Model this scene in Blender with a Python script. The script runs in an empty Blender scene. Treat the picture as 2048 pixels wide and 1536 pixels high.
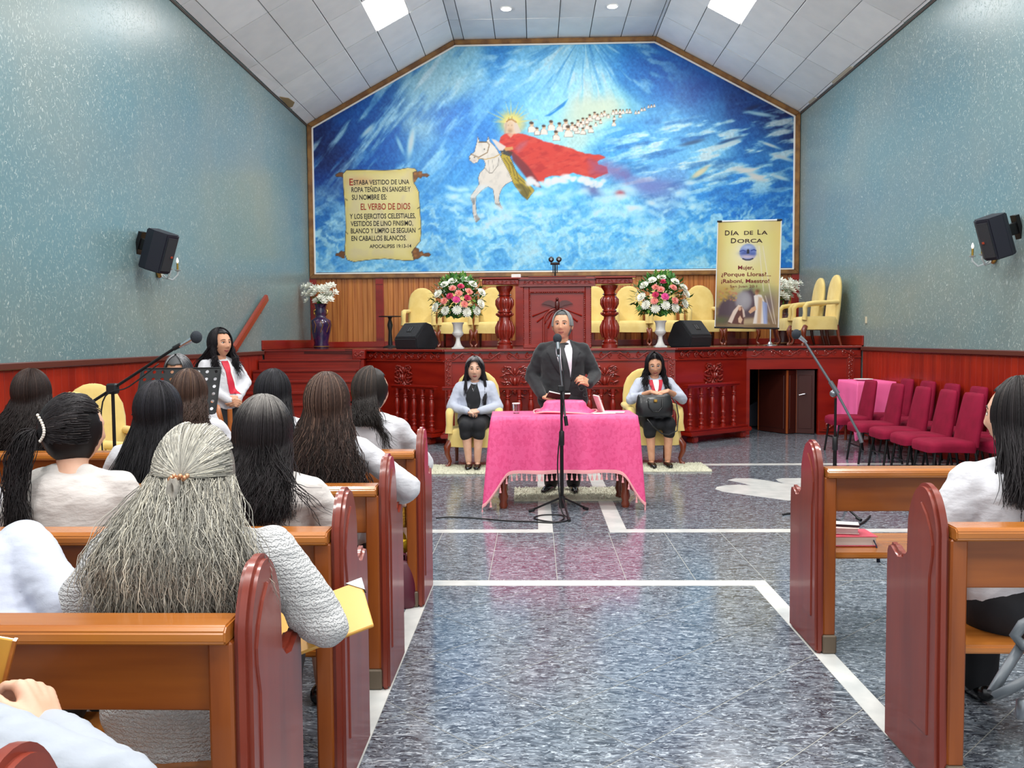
import bpy, bmesh, math, random
import numpy as np
from mathutils import Matrix, Vector
from mathutils.bvhtree import BVHTree
PI = math.pi
rng = np.random.default_rng(7)
random.seed(7)
S = bpy.context.scene
COL = S.collection

# ---------------------------------------------------------------- camera, light, exposure
YAW, PITCH, ROLL, FPX, EYE = .0281, .0537, -.0081, 1700., 1.5
_cy, _sy, _cp, _sp = math.cos(YAW), math.sin(YAW), math.cos(PITCH), math.sin(PITCH)
FW = np.array([-_sy*_cp, _cy*_cp, -_sp]); RT = np.array([_cy, _sy, 0.]); UP = np.cross(RT, FW)
RT, UP = math.cos(ROLL)*RT+math.sin(ROLL)*UP, -math.sin(ROLL)*RT+math.cos(ROLL)*UP
cam = bpy.data.cameras.new('camera'); camo = bpy.data.objects.new('camera', cam); COL.objects.link(camo)
cam.sensor_fit = 'HORIZONTAL'; cam.sensor_width = 36.; cam.lens = FPX/2048*36.; cam.clip_start = .05
camo.matrix_world = Matrix(((RT[0], UP[0], -FW[0], 0), (RT[1], UP[1], -FW[1], 0), (RT[2], UP[2], -FW[2], EYE), (0, 0, 0, 1)))
S.camera = camo
S.view_settings.view_transform = 'Standard'; S.view_settings.look = 'None'
S.view_settings.gamma = 1; S.view_settings.use_curve_mapping = False
S.view_settings.exposure = 0.15
world = bpy.data.worlds.new('world'); S.world = world; world.use_nodes = True
world.node_tree.nodes['Background'].inputs[0].default_value = (.93, .97, 1., 1)
world.node_tree.nodes['Background'].inputs[1].default_value = 1.25      # soft fill added from behind, entering where the room is left open
XL, XR, ZB, EL, ER, TX1, TX2, HT = -4.29, 4.94, 16.2, 5.56, 5.64, -1.49, 2.27, 7.07
nL = np.array([HT-EL, 0, -(TX1-XL)]); nL = nL/np.linalg.norm(nL)      # points down into the room
nR = np.array([-(HT-ER), 0, -(XR-TX2)]); nR = nR/np.linalg.norm(nR)
def area(name, loc, d, sx, sy, w, col=(1, .985, .96)):
    l = bpy.data.lights.new(name, 'AREA'); l.shape = 'RECTANGLE'; l.size = sx; l.size_y = sy; l.energy = w; l.color = col
    o = bpy.data.objects.new(name, l); COL.objects.link(o); o.location = loc
    o.rotation_euler = Vector(d).to_track_quat('-Z', 'Y').to_euler(); return o
ROWS = [16.2, 15.15, 14.04, 12.87, 11.68, 10.45, 9.27, 8.1, 6.93, 5.76, 4.59, 3.42, 2.25, 1.08, -.09, -1.26, -2.43]
LED_ROWS = [2, 7, 11, 14]          # row k spans ROWS[k]..ROWS[k+1]
for k in LED_ROWS:
    ym = (ROWS[k]+ROWS[k+1])/2
    xm = XL+.17+.525*3.5; zm = EL+(HT-EL)*(xm-XL)/(TX1-XL)
    area('panel_lamp', (xm+nL[0]*.06, ym, zm+nL[2]*.06), nL, 1.05, .5, 112)
    xm = TX2+.525*1.5; zm = HT-(HT-ER)*(xm-TX2)/(XR-TX2)
    area('panel_lamp', (xm+nR[0]*.06, ym, zm+nR[2]*.06), nR, 1.05, .5, 112)
DOWN = [(-.46, 14.68), (1.33, 14.66), (-.46, 11.1), (1.33, 11.1), (-.46, 7.5), (1.33, 7.5), (-.46, 3.9), (1.33, 3.9), (-.46, .4), (1.33, .4)]
for x, y in DOWN:
    area('downlight_lamp', (x, y, HT-.05), (0, 0, -1), .16, .16, 16 if y > 13 else 34)

# ---------------------------------------------------------------- helpers
def lin(r, g, b):
    f = lambda c: (c/255/12.92) if c <= 10.31 else ((c/255+.055)/1.055)**2.4
    return (f(r), f(g), f(b), 1.)
def linnp(a):
    a = np.clip(np.asarray(a, float)/255, 0, 1)
    return np.where(a <= .04045, a/12.92, ((a+.055)/1.055)**2.4)
MATS = {}
def mat(name, c, rough=.5, metal=0., coat=0., c2=None, vs=(8, 8, 8), bump=0., bs=None, det=4, emit=0., trans=0., lo=.35, hi=.65, spec=.5, coord='Object', alpha=1., sheen=0., objvar=0., wave=None):
    """principled material: base colour c, mottled towards c2 by noise stretched by vs, bump from noise bs"""
    if name in MATS: return MATS[name]
    m = bpy.data.materials.new(name); m.use_nodes = True; MATS[name] = m
    nt = m.node_tree; N = nt.nodes; L = nt.links; b = N['Principled BSDF']
    b.inputs['Base Color'].default_value = lin(*c); b.inputs['Roughness'].default_value = rough
    b.inputs['Metallic'].default_value = metal; b.inputs['Coat Weight'].default_value = coat
    b.inputs['Coat Roughness'].default_value = .12; b.inputs['Specular IOR Level'].default_value = spec
    b.inputs['Transmission Weight'].default_value = trans; b.inputs['Sheen Weight'].default_value = sheen
    if emit:
        b.inputs['Emission Color'].default_value = lin(*c); b.inputs['Emission Strength'].default_value = emit
    def noise(sc, det=det):
        t = N.new('ShaderNodeTexCoord'); mp = N.new('ShaderNodeMapping'); n = N.new('ShaderNodeTexNoise')
        src = t.outputs[coord]
        if coord == 'World': pass
        L.new(src, mp.inputs[0]); L.new(mp.outputs[0], n.inputs[0]); mp.inputs['Scale'].default_value = sc
        n.inputs['Scale'].default_value = 1.; n.inputs['Detail'].default_value = det
        return n
    col = None
    if c2:
        n = noise(vs); r = N.new('ShaderNodeMapRange'); r.inputs[1].default_value = lo; r.inputs[2].default_value = hi
        L.new(n.outputs[0], r.inputs[0]); mx = N.new('ShaderNodeMix'); mx.data_type = 'RGBA'
        mx.inputs[6].default_value = lin(*c); mx.inputs[7].default_value = lin(*c2)
        L.new(r.outputs[0], mx.inputs[0]); col = mx.outputs[2]
    if objvar:
        oi = N.new('ShaderNodeObjectInfo'); hs = N.new('ShaderNodeHueSaturation'); r = N.new('ShaderNodeMapRange')
        r.inputs[3].default_value = 1-objvar; r.inputs[4].default_value = 1+objvar
        L.new(oi.outputs['Random'], r.inputs[0]); L.new(r.outputs[0], hs.inputs['Value'])
        if col is not None: L.new(col, hs.inputs['Color'])
        else: hs.inputs['Color'].default_value = lin(*c)
        col = hs.outputs[0]
    if col is not None: L.new(col, b.inputs['Base Color'])
    if bump:
        n = noise(bs or vs, 5); bp = N.new('ShaderNodeBump'); bp.inputs['Strength'].default_value = bump; bp.inputs['Distance'].default_value = .02
        L.new(n.outputs[0], bp.inputs['Height']); L.new(bp.outputs[0], b.inputs['Normal'])
    return m
def attr_mat(name, attr='tint', rough=.6, spec=.4, coat=0.):
    if name in MATS: return MATS[name]
    m = bpy.data.materials.new(name); m.use_nodes = True; MATS[name] = m
    N = m.node_tree.nodes; b = N['Principled BSDF']; a = N.new('ShaderNodeAttribute'); a.attribute_name = attr
    m.node_tree.links.new(a.outputs['Color'], b.inputs['Base Color'])
    b.inputs['Roughness'].default_value = rough; b.inputs['Specular IOR Level'].default_value = spec; b.inputs['Coat Weight'].default_value = coat
    return m
def link(name, data, parent=None, m=None, **kw):
    o = bpy.data.objects.new(name, data); COL.objects.link(o)
    if parent is not None: o.parent = parent
    if m is not None and data is not None and not data.materials: data.materials.append(m)
    for k, v in kw.items(): o[k] = v
    return o
def thing(name, label, cat, loc=(0, 0, 0), rz=0., group=None, **kw):
    o = bpy.data.objects.new(name, None); COL.objects.link(o); o.location = loc; o.rotation_euler = (0, 0, rz)
    o.empty_display_size = .1; o['label'] = label; o['category'] = cat
    if group: o['group'] = group
    for k, v in kw.items(): o[k] = v
    return o
def tag(o, label, cat, group=None):
    o['label'] = label; o['category'] = cat
    if group: o['group'] = group
    return o
def dup(root, loc=None, rz=None, label=None, group=None):
    r = root.copy(); COL.objects.link(r)
    if loc is not None: r.location = loc
    if rz is not None: r.rotation_euler = (0, 0, rz)
    if label: r['label'] = label
    if group: r['group'] = group
    for ch in list(root.children):
        c = ch.copy(); COL.objects.link(c); c.parent = r
        for g in list(ch.children):
            d = g.copy(); COL.objects.link(d); d.parent = c
    return r
def frame(a, b):
    """orthonormal u,v perpendicular to a->b"""
    d = np.asarray(b, float)-np.asarray(a, float); d /= (np.linalg.norm(d)+1e-12)
    h = np.array([0, 0, 1.]) if abs(d[2]) < .9 else np.array([0, 1., 0])
    u = np.cross(h, d); u /= np.linalg.norm(u); v = np.cross(d, u); return u, v, d
class MB:
    def __init__(s): s.v = []; s.f = []
    def add(s, vs, fs):
        k = len(s.v); s.v.extend([tuple(map(float, p)) for p in vs]); s.f.extend([tuple(i+k for i in f) for f in fs]); return s
    def box(s, x0, x1, y0, y1, z0, z1):
        return s.add([(x0, y0, z0), (x1, y0, z0), (x1, y1, z0), (x0, y1, z0), (x0, y0, z1), (x1, y0, z1), (x1, y1, z1), (x0, y1, z1)],
                     [(0, 3, 2, 1), (4, 5, 6, 7), (0, 1, 5, 4), (1, 2, 6, 5), (2, 3, 7, 6), (3, 0, 4, 7)])
    def prism(s, poly, fn, t0, t1):
        """poly: 2-D outline; fn(a,b,t)->xyz; extruded t0..t1"""
        n = len(poly); k = [fn(a, b, t0) for a, b in poly]+[fn(a, b, t1) for a, b in poly]
        return s.add(k, [tuple(range(n))[::-1], tuple(range(n, 2*n))]+[(i, (i+1) % n, n+(i+1) % n, n+i) for i in range(n)])
    def rings(s, R, cap=True, closed=True):
        n = len(R[0]); vs = [p for r in R for p in r]; fs = []
        for k in range(len(R)-1):
            for i in range(n if closed else n-1):
                j = (i+1) % n; fs.append((k*n+i, k*n+j, (k+1)*n+j, (k+1)*n+i))
        if cap: fs += [tuple(range(n))[::-1], tuple(range((len(R)-1)*n, len(R)*n))]
        return s.add(vs, fs)
    def tube(s, pts, r, n=8, flat=1.):
        pts = [np.asarray(p, float) for p in pts]; R = []
        rr = r if hasattr(r, '__len__') else [r]*len(pts)
        u = None
        for i, p in enumerate(pts):
            a = pts[max(i-1, 0)]; b = pts[min(i+1, len(pts)-1)]
            if u is None: u, v, d = frame(a, b)
            else:
                d = b-a; d = d/(np.linalg.norm(d)+1e-12); u = u-d*(u@d); u /= (np.linalg.norm(u)+1e-12); v = np.cross(d, u)
            R.append([p+rr[i]*(math.cos(t)*u+flat*math.sin(t)*v) for t in np.arange(n)*2*PI/n])
        return s.rings(R)
    def lathe(s, prof, c=(0, 0, 0), n=16):
        c = np.asarray(c, float)
        return s.rings([[c+np.array([r*math.cos(t), r*math.sin(t), z]) for t in np.arange(n)*2*PI/n] for r, z in prof])
    def ell(s, c, r, n=16, m=10, M=None):
        c = np.asarray(c, float); R = []
        for k in range(m+1):
            a = -PI/2+PI*k/m; w = max(math.cos(a), .02)
            ring = [np.array([r[0]*w*math.cos(t), r[1]*w*math.sin(t), r[2]*math.sin(a)]) for t in np.arange(n)*2*PI/n]
            R.append([(np.asarray(M)@p if M is not None else p)+c for p in ring])
        return s.rings(R)
    def mesh(s, name='m', smooth=None, bevel=0., seg=1):
        me = bpy.data.meshes.new(name); me.from_pydata(s.v, [], s.f)
        if bevel:
            bm = bmesh.new(); bm.from_mesh(me); bmesh.ops.recalc_face_normals(bm, faces=bm.faces)
            ed = [e for e in bm.edges if len(e.link_faces) == 2 and e.calc_face_angle(0) > .6]
            bmesh.ops.bevel(bm, geom=ed, offset=bevel, segments=seg, affect='EDGES', clamp_overlap=True); bm.to_mesh(me); bm.free()
        if smooth is not None:
            me.shade_smooth()
            if smooth < 180: me.set_sharp_from_angle(angle=math.radians(smooth))
        return me
    def build(s, name, m, parent=None, smooth=None, bevel=0., seg=1, **kw):
        return link(name, s.mesh(name, smooth, bevel, seg), parent, m, **kw)
def np_mesh(name, V, F, smooth=True, tint=None):
    """fast mesh from numpy arrays; F is (n,3) or (n,4); tint is linear rgb per vertex"""
    me = bpy.data.meshes.new(name); V = np.ascontiguousarray(V, np.float32); F = np.ascontiguousarray(F, np.int32)
    me.vertices.add(len(V)); me.vertices.foreach_set('co', V.ravel()); k = F.shape[1]
    me.loops.add(F.size); me.loops.foreach_set('vertex_index', F.ravel())
    me.polygons.add(len(F)); me.polygons.foreach_set('loop_start', np.arange(len(F), dtype=np.int32)*k)
    me.polygons.foreach_set('loop_total', np.full(len(F), k, np.int32)); me.update(calc_edges=True)
    if smooth: me.shade_smooth()
    if tint is not None:
        a = me.color_attributes.new('tint', 'FLOAT_COLOR', 'POINT')
        a.data.foreach_set('color', np.c_[np.asarray(tint, np.float32), np.ones(len(V), np.float32)].ravel())
    return me
def proj(P):
    P = np.asarray(P, float)-np.array([0, 0, EYE]); z = P@FW
    return 1024+FPX*(P@RT)/z, 768-FPX*(P@UP)/z
def text_mesh(txt, size, sx=1., bold=0., align='CENTER', depth=.001, shear=0.):
    c = bpy.data.curves.new('t', 'FONT'); c.body = txt; c.size = size; c.align_x = align; c.offset = bold; c.extrude = depth; c.shear = shear; c.resolution_u = 3
    o = bpy.data.objects.new('t', c); COL.objects.link(o); o.scale = (sx, 1, 1)
    bpy.context.view_layer.update(); dg = bpy.context.evaluated_depsgraph_get()
    me = bpy.data.meshes.new_from_object(o.evaluated_get(dg)); bpy.data.objects.remove(o); bpy.data.curves.remove(c)
    me.transform(Matrix.Diagonal((sx, 1, 1, 1))); return me
def clip(poly, a, b, c):
    """keep the part of a convex polygon where a*x+b*y<=c"""
    out = []
    for i in range(len(poly)):
        p, q = poly[i], poly[(i+1) % len(poly)]; dp = a*p[0]+b*p[1]-c; dq = a*q[0]+b*q[1]-c
        if dp <= 0: out.append(p)
        if dp*dq < 0: t = dp/(dp-dq); out.append((p[0]+t*(q[0]-p[0]), p[1]+t*(q[1]-p[1])))
    return out
def parea(p): return abs(sum(p[i][0]*p[(i+1) % len(p)][1]-p[(i+1) % len(p)][0]*p[i][1] for i in range(len(p))))/2 if len(p) > 2 else 0

# ---------------------------------------------------------------- materials
def wall_mat():
    m = bpy.data.materials.new('teal_flecked_wallpaper'); m.use_nodes = True; nt = m.node_tree; N = nt.nodes; L = nt.links; b = N['Principled BSDF']
    g = N.new('ShaderNodeNewGeometry')
    def mp(scale, rot=0):
        k = N.new('ShaderNodeMapping'); L.new(g.outputs['Position'], k.inputs[0]); k.inputs['Scale'].default_value = scale; k.inputs['Rotation'].default_value = (rot, 0, 0); return k.outputs[0]
    mask = None
    for sc, rot, th in (((11, 42, 14), .5, .16), ((11, 44, 13), -.45, .15), ((13, 15, 48), .3, .12), ((17, 74, 22), 1.1, .18)):
        n0 = N.new('ShaderNodeTexNoise'); n0.inputs['Scale'].default_value = 6; L.new(g.outputs['Position'], n0.inputs[0])
        ad = N.new('ShaderNodeVectorMath'); ad.operation = 'MULTIPLY_ADD'; L.new(n0.outputs['Color'], ad.inputs[0]); ad.inputs[1].default_value = (.0, .12, .12); L.new(g.outputs['Position'], ad.inputs[2])
        k = N.new('ShaderNodeMapping'); L.new(ad.outputs[0], k.inputs[0]); k.inputs['Scale'].default_value = sc; k.inputs['Rotation'].default_value = (rot, 0, 0)
        v = N.new('ShaderNodeTexVoronoi'); L.new(k.outputs[0], v.inputs['Vector']); v.inputs['Scale'].default_value = 1.
        r = N.new('ShaderNodeMapRange'); L.new(v.outputs['Distance'], r.inputs[0]); r.inputs[1].default_value = th+.1; r.inputs[2].default_value = th-.06; r.inputs[3].default_value = 0; r.inputs[4].default_value = 1
        if mask is None: mask = r.outputs[0]
        else:
            a = N.new('ShaderNodeMath'); a.operation = 'MAXIMUM'; L.new(mask, a.inputs[0]); L.new(r.outputs[0], a.inputs[1]); mask = a.outputs[0]
    n = N.new('ShaderNodeTexNoise'); L.new(g.outputs['Position'], n.inputs[0]); n.inputs['Scale'].default_value = .55; n.inputs['Detail'].default_value = 3
    r = N.new('ShaderNodeMapRange'); L.new(n.outputs[0], r.inputs[0]); r.inputs[1].default_value = .35; r.inputs[2].default_value = .65
    m1 = N.new('ShaderNodeMix'); m1.data_type = 'RGBA'; L.new(r.outputs[0], m1.inputs[0]); m1.inputs[6].default_value = lin(108, 139, 144); m1.inputs[7].default_value = lin(130, 146, 143)
    n2 = N.new('ShaderNodeTexNoise'); L.new(g.outputs['Position'], n2.inputs[0]); n2.inputs['Scale'].default_value = 14
    r2 = N.new('ShaderNodeMapRange'); L.new(n2.outputs[0], r2.inputs[0]); r2.inputs[1].default_value = .4; r2.inputs[2].default_value = .62; r2.inputs[3].default_value = .15; r2.inputs[4].default_value = .85
    mu = N.new('ShaderNodeMath'); mu.operation = 'MULTIPLY'; L.new(mask, mu.inputs[0]); L.new(r2.outputs[0], mu.inputs[1])
    m2 = N.new('ShaderNodeMix'); m2.data_type = 'RGBA'; L.new(mu.outputs[0], m2.inputs[0]); L.new(m1.outputs[2], m2.inputs[6]); m2.inputs[7].default_value = lin(200, 212, 208)
    L.new(m2.outputs[2], b.inputs['Base Color']); b.inputs['Roughness'].default_value = .29; b.inputs['Specular IOR Level'].default_value = .7
    bp = N.new('ShaderNodeBump'); bp.inputs['Strength'].default_value = .25; bp.inputs['Distance'].default_value = .006; L.new(mu.outputs[0], bp.inputs['Height']); L.new(bp.outputs[0], b.inputs['Normal'])
    return m
def granite_mat():
    m = bpy.data.materials.new('blue_grey_granite_tile'); m.use_nodes = True; nt = m.node_tree; N = nt.nodes; L = nt.links; b = N['Principled BSDF']
    g = N.new('ShaderNodeNewGeometry'); oi = N.new('ShaderNodeObjectInfo')
    def cloud(scale, rot, lo, hi, det=5, dist=1.2):
        n0 = N.new('ShaderNodeTexNoise'); n0.inputs['Scale'].default_value = 9; L.new(g.outputs['Position'], n0.inputs[0])
        ad = N.new('ShaderNodeVectorMath'); ad.operation = 'MULTIPLY_ADD'; L.new(n0.outputs['Color'], ad.inputs[0]); ad.inputs[1].default_value = (.06, .06, 0); L.new(g.outputs['Position'], ad.inputs[2])
        k = N.new('ShaderNodeMapping'); L.new(ad.outputs[0], k.inputs[0]); k.inputs['Scale'].default_value = scale; k.inputs['Rotation'].default_value = (0, 0, rot)
        n = N.new('ShaderNodeTexNoise'); L.new(k.outputs[0], n.inputs[0]); n.inputs['Scale'].default_value = 1; n.inputs['Detail'].default_value = det; n.inputs['Distortion'].default_value = dist
        r = N.new('ShaderNodeMapRange'); L.new(n.outputs[0], r.inputs[0]); r.inputs[1].default_value = lo; r.inputs[2].default_value = hi; return r.outputs[0]
    def mix(f, a, c):
        x = N.new('ShaderNodeMix'); x.data_type = 'RGBA'; L.new(f, x.inputs[0])
        if isinstance(a, tuple): x.inputs[6].default_value = a
        else: L.new(a, x.inputs[6])
        x.inputs[7].default_value = c; return x.outputs[2]
    c = mix(cloud((14, 40, 1), .25, .38, .62), lin(58, 62, 72), lin(122, 130, 140))
    c = mix(cloud((34, 90, 1), -.2, .55, .66), c, lin(186, 194, 202))
    c = mix(cloud((40, 90, 1), .9, .56, .68), c, lin(34, 34, 42))
    c = mix(cloud((9, 95, 1), .12, .63, .70), c, lin(200, 206, 212))
    L.new(c, b.inputs['Base Color']); b.inputs['Roughness'].default_value = .16; b.inputs['Specular IOR Level'].default_value = .6
    return m
WALL = wall_mat(); GRANITE = granite_mat()
GROUT = mat('grey_grout', (158, 158, 152), .7)
MARBLE = mat('white_marble', (226, 226, 222), .15, c2=(205, 207, 205), vs=(6, 6, 6))
TILE = mat('white_ceiling_tile', (244, 245, 246), .9, c2=(236, 238, 240), vs=(3, 3, 3), bump=.15, bs=(140, 140, 140), objvar=.06)
DARKGRID = mat('grey_ceiling_grid', (96, 96, 98), .8)
RED = mat('polished_red_mahogany', (156, 34, 16), .3, coat=.4, c2=(130, 20, 10), vs=(1.5, 1.5, 10), lo=.3, hi=.7)
REDV = mat('red_wainscot_board', (166, 42, 20), .34, coat=.25, c2=(140, 28, 13), vs=(9, 9, 1.2), lo=.3, hi=.7, objvar=.12)
CARVE = mat('carved_red_mahogany', (142, 36, 22), .22, coat=.8)
STEPM = mat('dark_red_step_wood', (150, 42, 28), .3, coat=.4, c2=(112, 26, 20), vs=(1.2, 30, 30), lo=.3, hi=.7)
ORANGE = mat('orange_striped_plank', (198, 126, 60), .42, coat=.2, c2=(164, 92, 40), vs=(18, 18, .8), lo=.38, hi=.62, objvar=.12)
FRAMEW = mat('brown_gilt_frame_wood', (150, 106, 52), .4, coat=.3, c2=(112, 72, 34), vs=(6, 6, 6))
PEWRED = mat('pew_end_mahogany', (136, 50, 30), .34, coat=.3, c2=(114, 37, 22), vs=(14, 14, 1.6), lo=.3, hi=.7)
PEWOR = mat('pew_honey_wood', (156, 84, 28), .34, coat=.3, c2=(124, 60, 17), vs=(1.6, 12, 16), lo=.3, hi=.7)
PEWPOST = mat('pew_honey_post', (160, 84, 30), .34, coat=.3, c2=(126, 60, 18), vs=(16, 16, 1.6), lo=.3, hi=.7)
PEWTOP = mat('pew_light_rail', (196, 124, 54), .25, coat=.5, c2=(168, 96, 34), vs=(1.4, 20, 20), lo=.3, hi=.7)
FOOT = mat('grey_foot_block', (104, 90, 74), .6)
BLACK = mat('black_plastic', (22, 23, 26), .45)
BLACKM = mat('black_metal', (20, 20, 22), .35, metal=.3)
CHROME = mat('chrome', (205, 205, 210), .18, metal=1.)
GREYM = mat('grey_metal', (130, 134, 140), .35, metal=.8)
GOLD = mat('gold_metal', (212, 168, 84), .25, metal=1.)
BRASS = mat('brass', (190, 150, 80), .3, metal=.9)
WHITEP = mat('white_plaster', (232, 230, 226), .45, c2=(214, 212, 208), vs=(9, 9, 9))
WHITE = mat('white_plastic', (236, 236, 232), .4)
PAPER = mat('white_paper', (238, 236, 230), .8)
LEDM = mat('lit_led_diffuser', (255, 252, 246), .5, emit=6.)
GLASS = mat('clear_glass', (245, 250, 252), .02, trans=1.)
YELLOW = mat('yellow_chair_cover', (232, 208, 134), .8, c2=(222, 194, 116), vs=(5, 5, 5), bump=.35, bs=(7, 7, 5), sheen=.2)
LEGW = mat('cabriole_leg_wood', (118, 48, 22), .25, coat=.5)
MAROON = mat('maroon_cover_fabric', (142, 12, 52), .8, c2=(122, 8, 42), vs=(5, 5, 5), bump=.3, bs=(9, 9, 6), spec=.25)
PINK = mat('pink_satin_brocade', (246, 92, 150), .42, c2=(238, 80, 138), vs=(34, 34, 26), lo=.5, hi=.56, sheen=.1, bump=.15, bs=(30, 30, 30))
PINKTRIM = mat('pale_pink_fringe', (244, 168, 172), .7)
SHAG = mat('cream_shag_pile', (224, 222, 200), .9, c2=(206, 204, 180), vs=(30, 30, 30))
# ---------------------------------------------------------------- the room shell
def struct(name, mb, m, parent=None, **kw): return mb.build(name, m, parent, kind='structure', **kw)
floor = struct('floor', MB().box(XL-.1, XR+.1, -4, ZB+.1, -.12, -.0012), GROUT)
# white marble border strips
def strip(x0, x1, y0, y1): MB().box(x0, x1, y0, y1, -.01, 0).build('marble_strip', MARBLE, floor)
strip(-.73, -.632, 0, 5.085); strip(1.308, 1.40, 0, 5.085); strip(-.73, 1.40, 5.09, 5.2)
strip(XL, .125, 6.5, 6.61); strip(.565, XR, 6.5, 6.61); strip(.012, .125, 6.615, 9.9); strip(.565, .70, 6.615, 9.9); strip(XL, XR, 9.91, 10.06)
tiles = []
def cut(poly, x0, x1, y0, y1):
    for a, b, c in ((1, 0, x1), (-1, 0, -x0), (0, 1, y1), (0, -1, -y0)):
        poly = clip(poly, a, b, c)
        if len(poly) < 3: return None
    return poly if parea(poly) > .0002 else None
g = .0024
def diag(x0, x1, y0, y1):
    for i in range(-44, 34):
        for j in range(-20, 40):
            u, v = -2.67-.595*i, 3.405+.594*j
            x, y = (u+v)/2, (v-u)/2
            if not (x0-.6 < x < x1+.6 and y0-.6 < y < y1+.6): continue
            h = .2975-g*1.4
            # square rotated 45 degrees centred half a cell on
            cx, cy = x, y+.2975
            p = cut([(cx, cy-h), (cx+h, cy), (cx, cy+h), (cx-h, cy)], x0+g, x1-g, y0+g, y1-g)
            if p: tiles.append(p)
def straight(x0, x1, y0, y1):
    for i in range(-14, 14):
        for j in range(3):
            x, y = .125+.427*i, 5.205+.43*j
            p = cut([(x+g, y+g), (x+.427-g, y+g), (x+.427-g, y+.43-g), (x+g, y+.43-g)], x0, x1, y0+g, y1-g)
            if p: tiles.append(p)
diag(-.632, 1.308, .5, 5.085); diag(XL, -.73, .5, 5.2); diag(1.40, XR, .5, 5.2)
straight(XL, XR, 5.2, 6.5)
for x0, x1, y0 in ((XL, .012, 6.61), (.125, .565, 6.5), (.70, XR, 6.61)): diag(x0, x1, y0, 9.91)
diag(XL, XR, 10.06, 14.6)
def tile_seen(p):
    x = sum(q[0] for q in p)/len(p); y = sum(q[1] for q in p)/len(p)
    if y < 1.9 or y > 13: return False
    if y < 5.2: return -.7 < x < 1.31 or (1.4 < x < 2.7 and y > 2.5)
    return -.95 < x < (2.9 if y < 8.5 else 4.3)
near = [p for p in tiles if tile_seen(p)]; near.sort(key=lambda p: sum(q[1] for q in p)/len(p))
rest = near[298:]+[p for p in tiles if not tile_seen(p)]
flat = lambda a, b, t: (a, b, t)
for p in near[:298]: MB().prism(p, flat, -.012, 0).build('floor_tile', GRANITE, floor)
mb = MB()
for p in rest: mb.prism(p, flat, -.012, 0)
mb.build('outer_floor_tiles', GRANITE, floor, kind='stuff')
INLAY = [(1.76, 8.36), (1.80, 8.22), (1.95, 8.08), (2.17, 7.88), (2.30, 7.76), (2.6, 7.85), (2.95, 8.1), (3.2, 8.5), (3.05, 8.9), (2.78, 8.99), (2.6, 8.99), (2.51, 8.93), (2.50, 8.80), (2.53, 8.66), (2.47, 8.74), (2.40, 8.85), (2.26, 8.99), (2.10, 8.99), (2.00, 8.88), (2.10, 8.72), (2.16, 8.56), (2.05, 8.60), (1.92, 8.58), (1.80, 8.48)]
MB().prism(INLAY, flat, -.01, .0015).build('dove_inlay', MARBLE, floor)

# side walls with planked wainscot
WY0 = -4
HW = 1.335
def side_wall(name, x, s, eave):
    w = struct(name, MB().box(min(x, x+s*.15), max(x, x+s*.15), -1, ZB+.15, 0, eave+.05), WALL)
    mb = MB()
    y = 13.2 if s < 0 else 12.95
    k = 0
    while y > 1.5:
        d = .118
        b = MB().box(min(x, x-s*.016), max(x, x-s*.016), y-d+.004, y, .1, HW-.06).mesh('p', bevel=.004)
        if k < 100: link('wainscot_board', b, w, REDV)
        y -= d; k += 1
    yy = 13.2 if s < 0 else 12.95
    MB().box(min(x, x-s*.05), max(x, x-s*.05), 1.5, yy, HW-.06, HW).build('wainscot_cap', mat('wainscot_cap_brown', (92, 46, 36), .4, coat=.3), w, bevel=.008)
    MB().box(min(x, x-s*.03), max(x, x-s*.03), 1.5, yy, 0, .12).build('skirting', REDV, w, bevel=.005)
    MB().box(min(x, x-s*.012), max(x, x-s*.012), 1.5, ZB, eave-.045, eave-.01).build('eave_trim', mat('dark_eave_trim', (70, 60, 54), .7), w)
    return w
wl = side_wall('wall_left', XL, -1, EL); wr = side_wall('wall_right', XR, 1, ER)
OUT = [(XL, 0), (XL, EL), (TX1, HT), (TX2, HT), (XR, ER), (XR, 0)]
xz = lambda a, b, t: (a, t, b)
wb = struct('wall_back', MB().prism(OUT, xz, ZB, ZB+.15), RED)
# planks behind the pulpit, fluted pilasters
x = XL+.02; k = 0
PIL = [XL+.05, -2.96, -1.63, -.3, 1.03, 2.36, 3.69, XR-.06]
while x < XR-.02:
    w_ = .098
    MB().box(x, min(x+w_-.003, XR), ZB-.022, ZB, 1.45, 2.72).build('wall_plank', ORANGE, wb, bevel=.004); x += w_; k += 1
for p in PIL:
    mb = MB().box(p-.075, p+.075, ZB-.045, ZB-.018, 1.36, 2.72)
    for i in range(5): mb.box(p-.066+.029*i, p-.066+.029*i+.016, ZB-.056, ZB-.04, 1.5, 2.52)
    mb.box(p-.07, p+.07, ZB-.06, ZB-.04, 2.55, 2.70); mb.box(p-.08, p+.08, ZB-.065, ZB-.04, 1.36, 1.46)
    mb.build('fluted_pilaster', RED, wb)
struct('baseboard_back', MB().box(XL, XR, ZB-.035, ZB, 1.35, 1.46), RED, bevel=.006)
struct('baseboard_left', MB().box(XL, XL+.03, 13.2, ZB, 1.35, 1.50), RED, bevel=.006)
struct('baseboard_right', MB().box(XR-.03, XR, 12.95, ZB, 1.35, 1.50), RED, bevel=.006)

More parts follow.
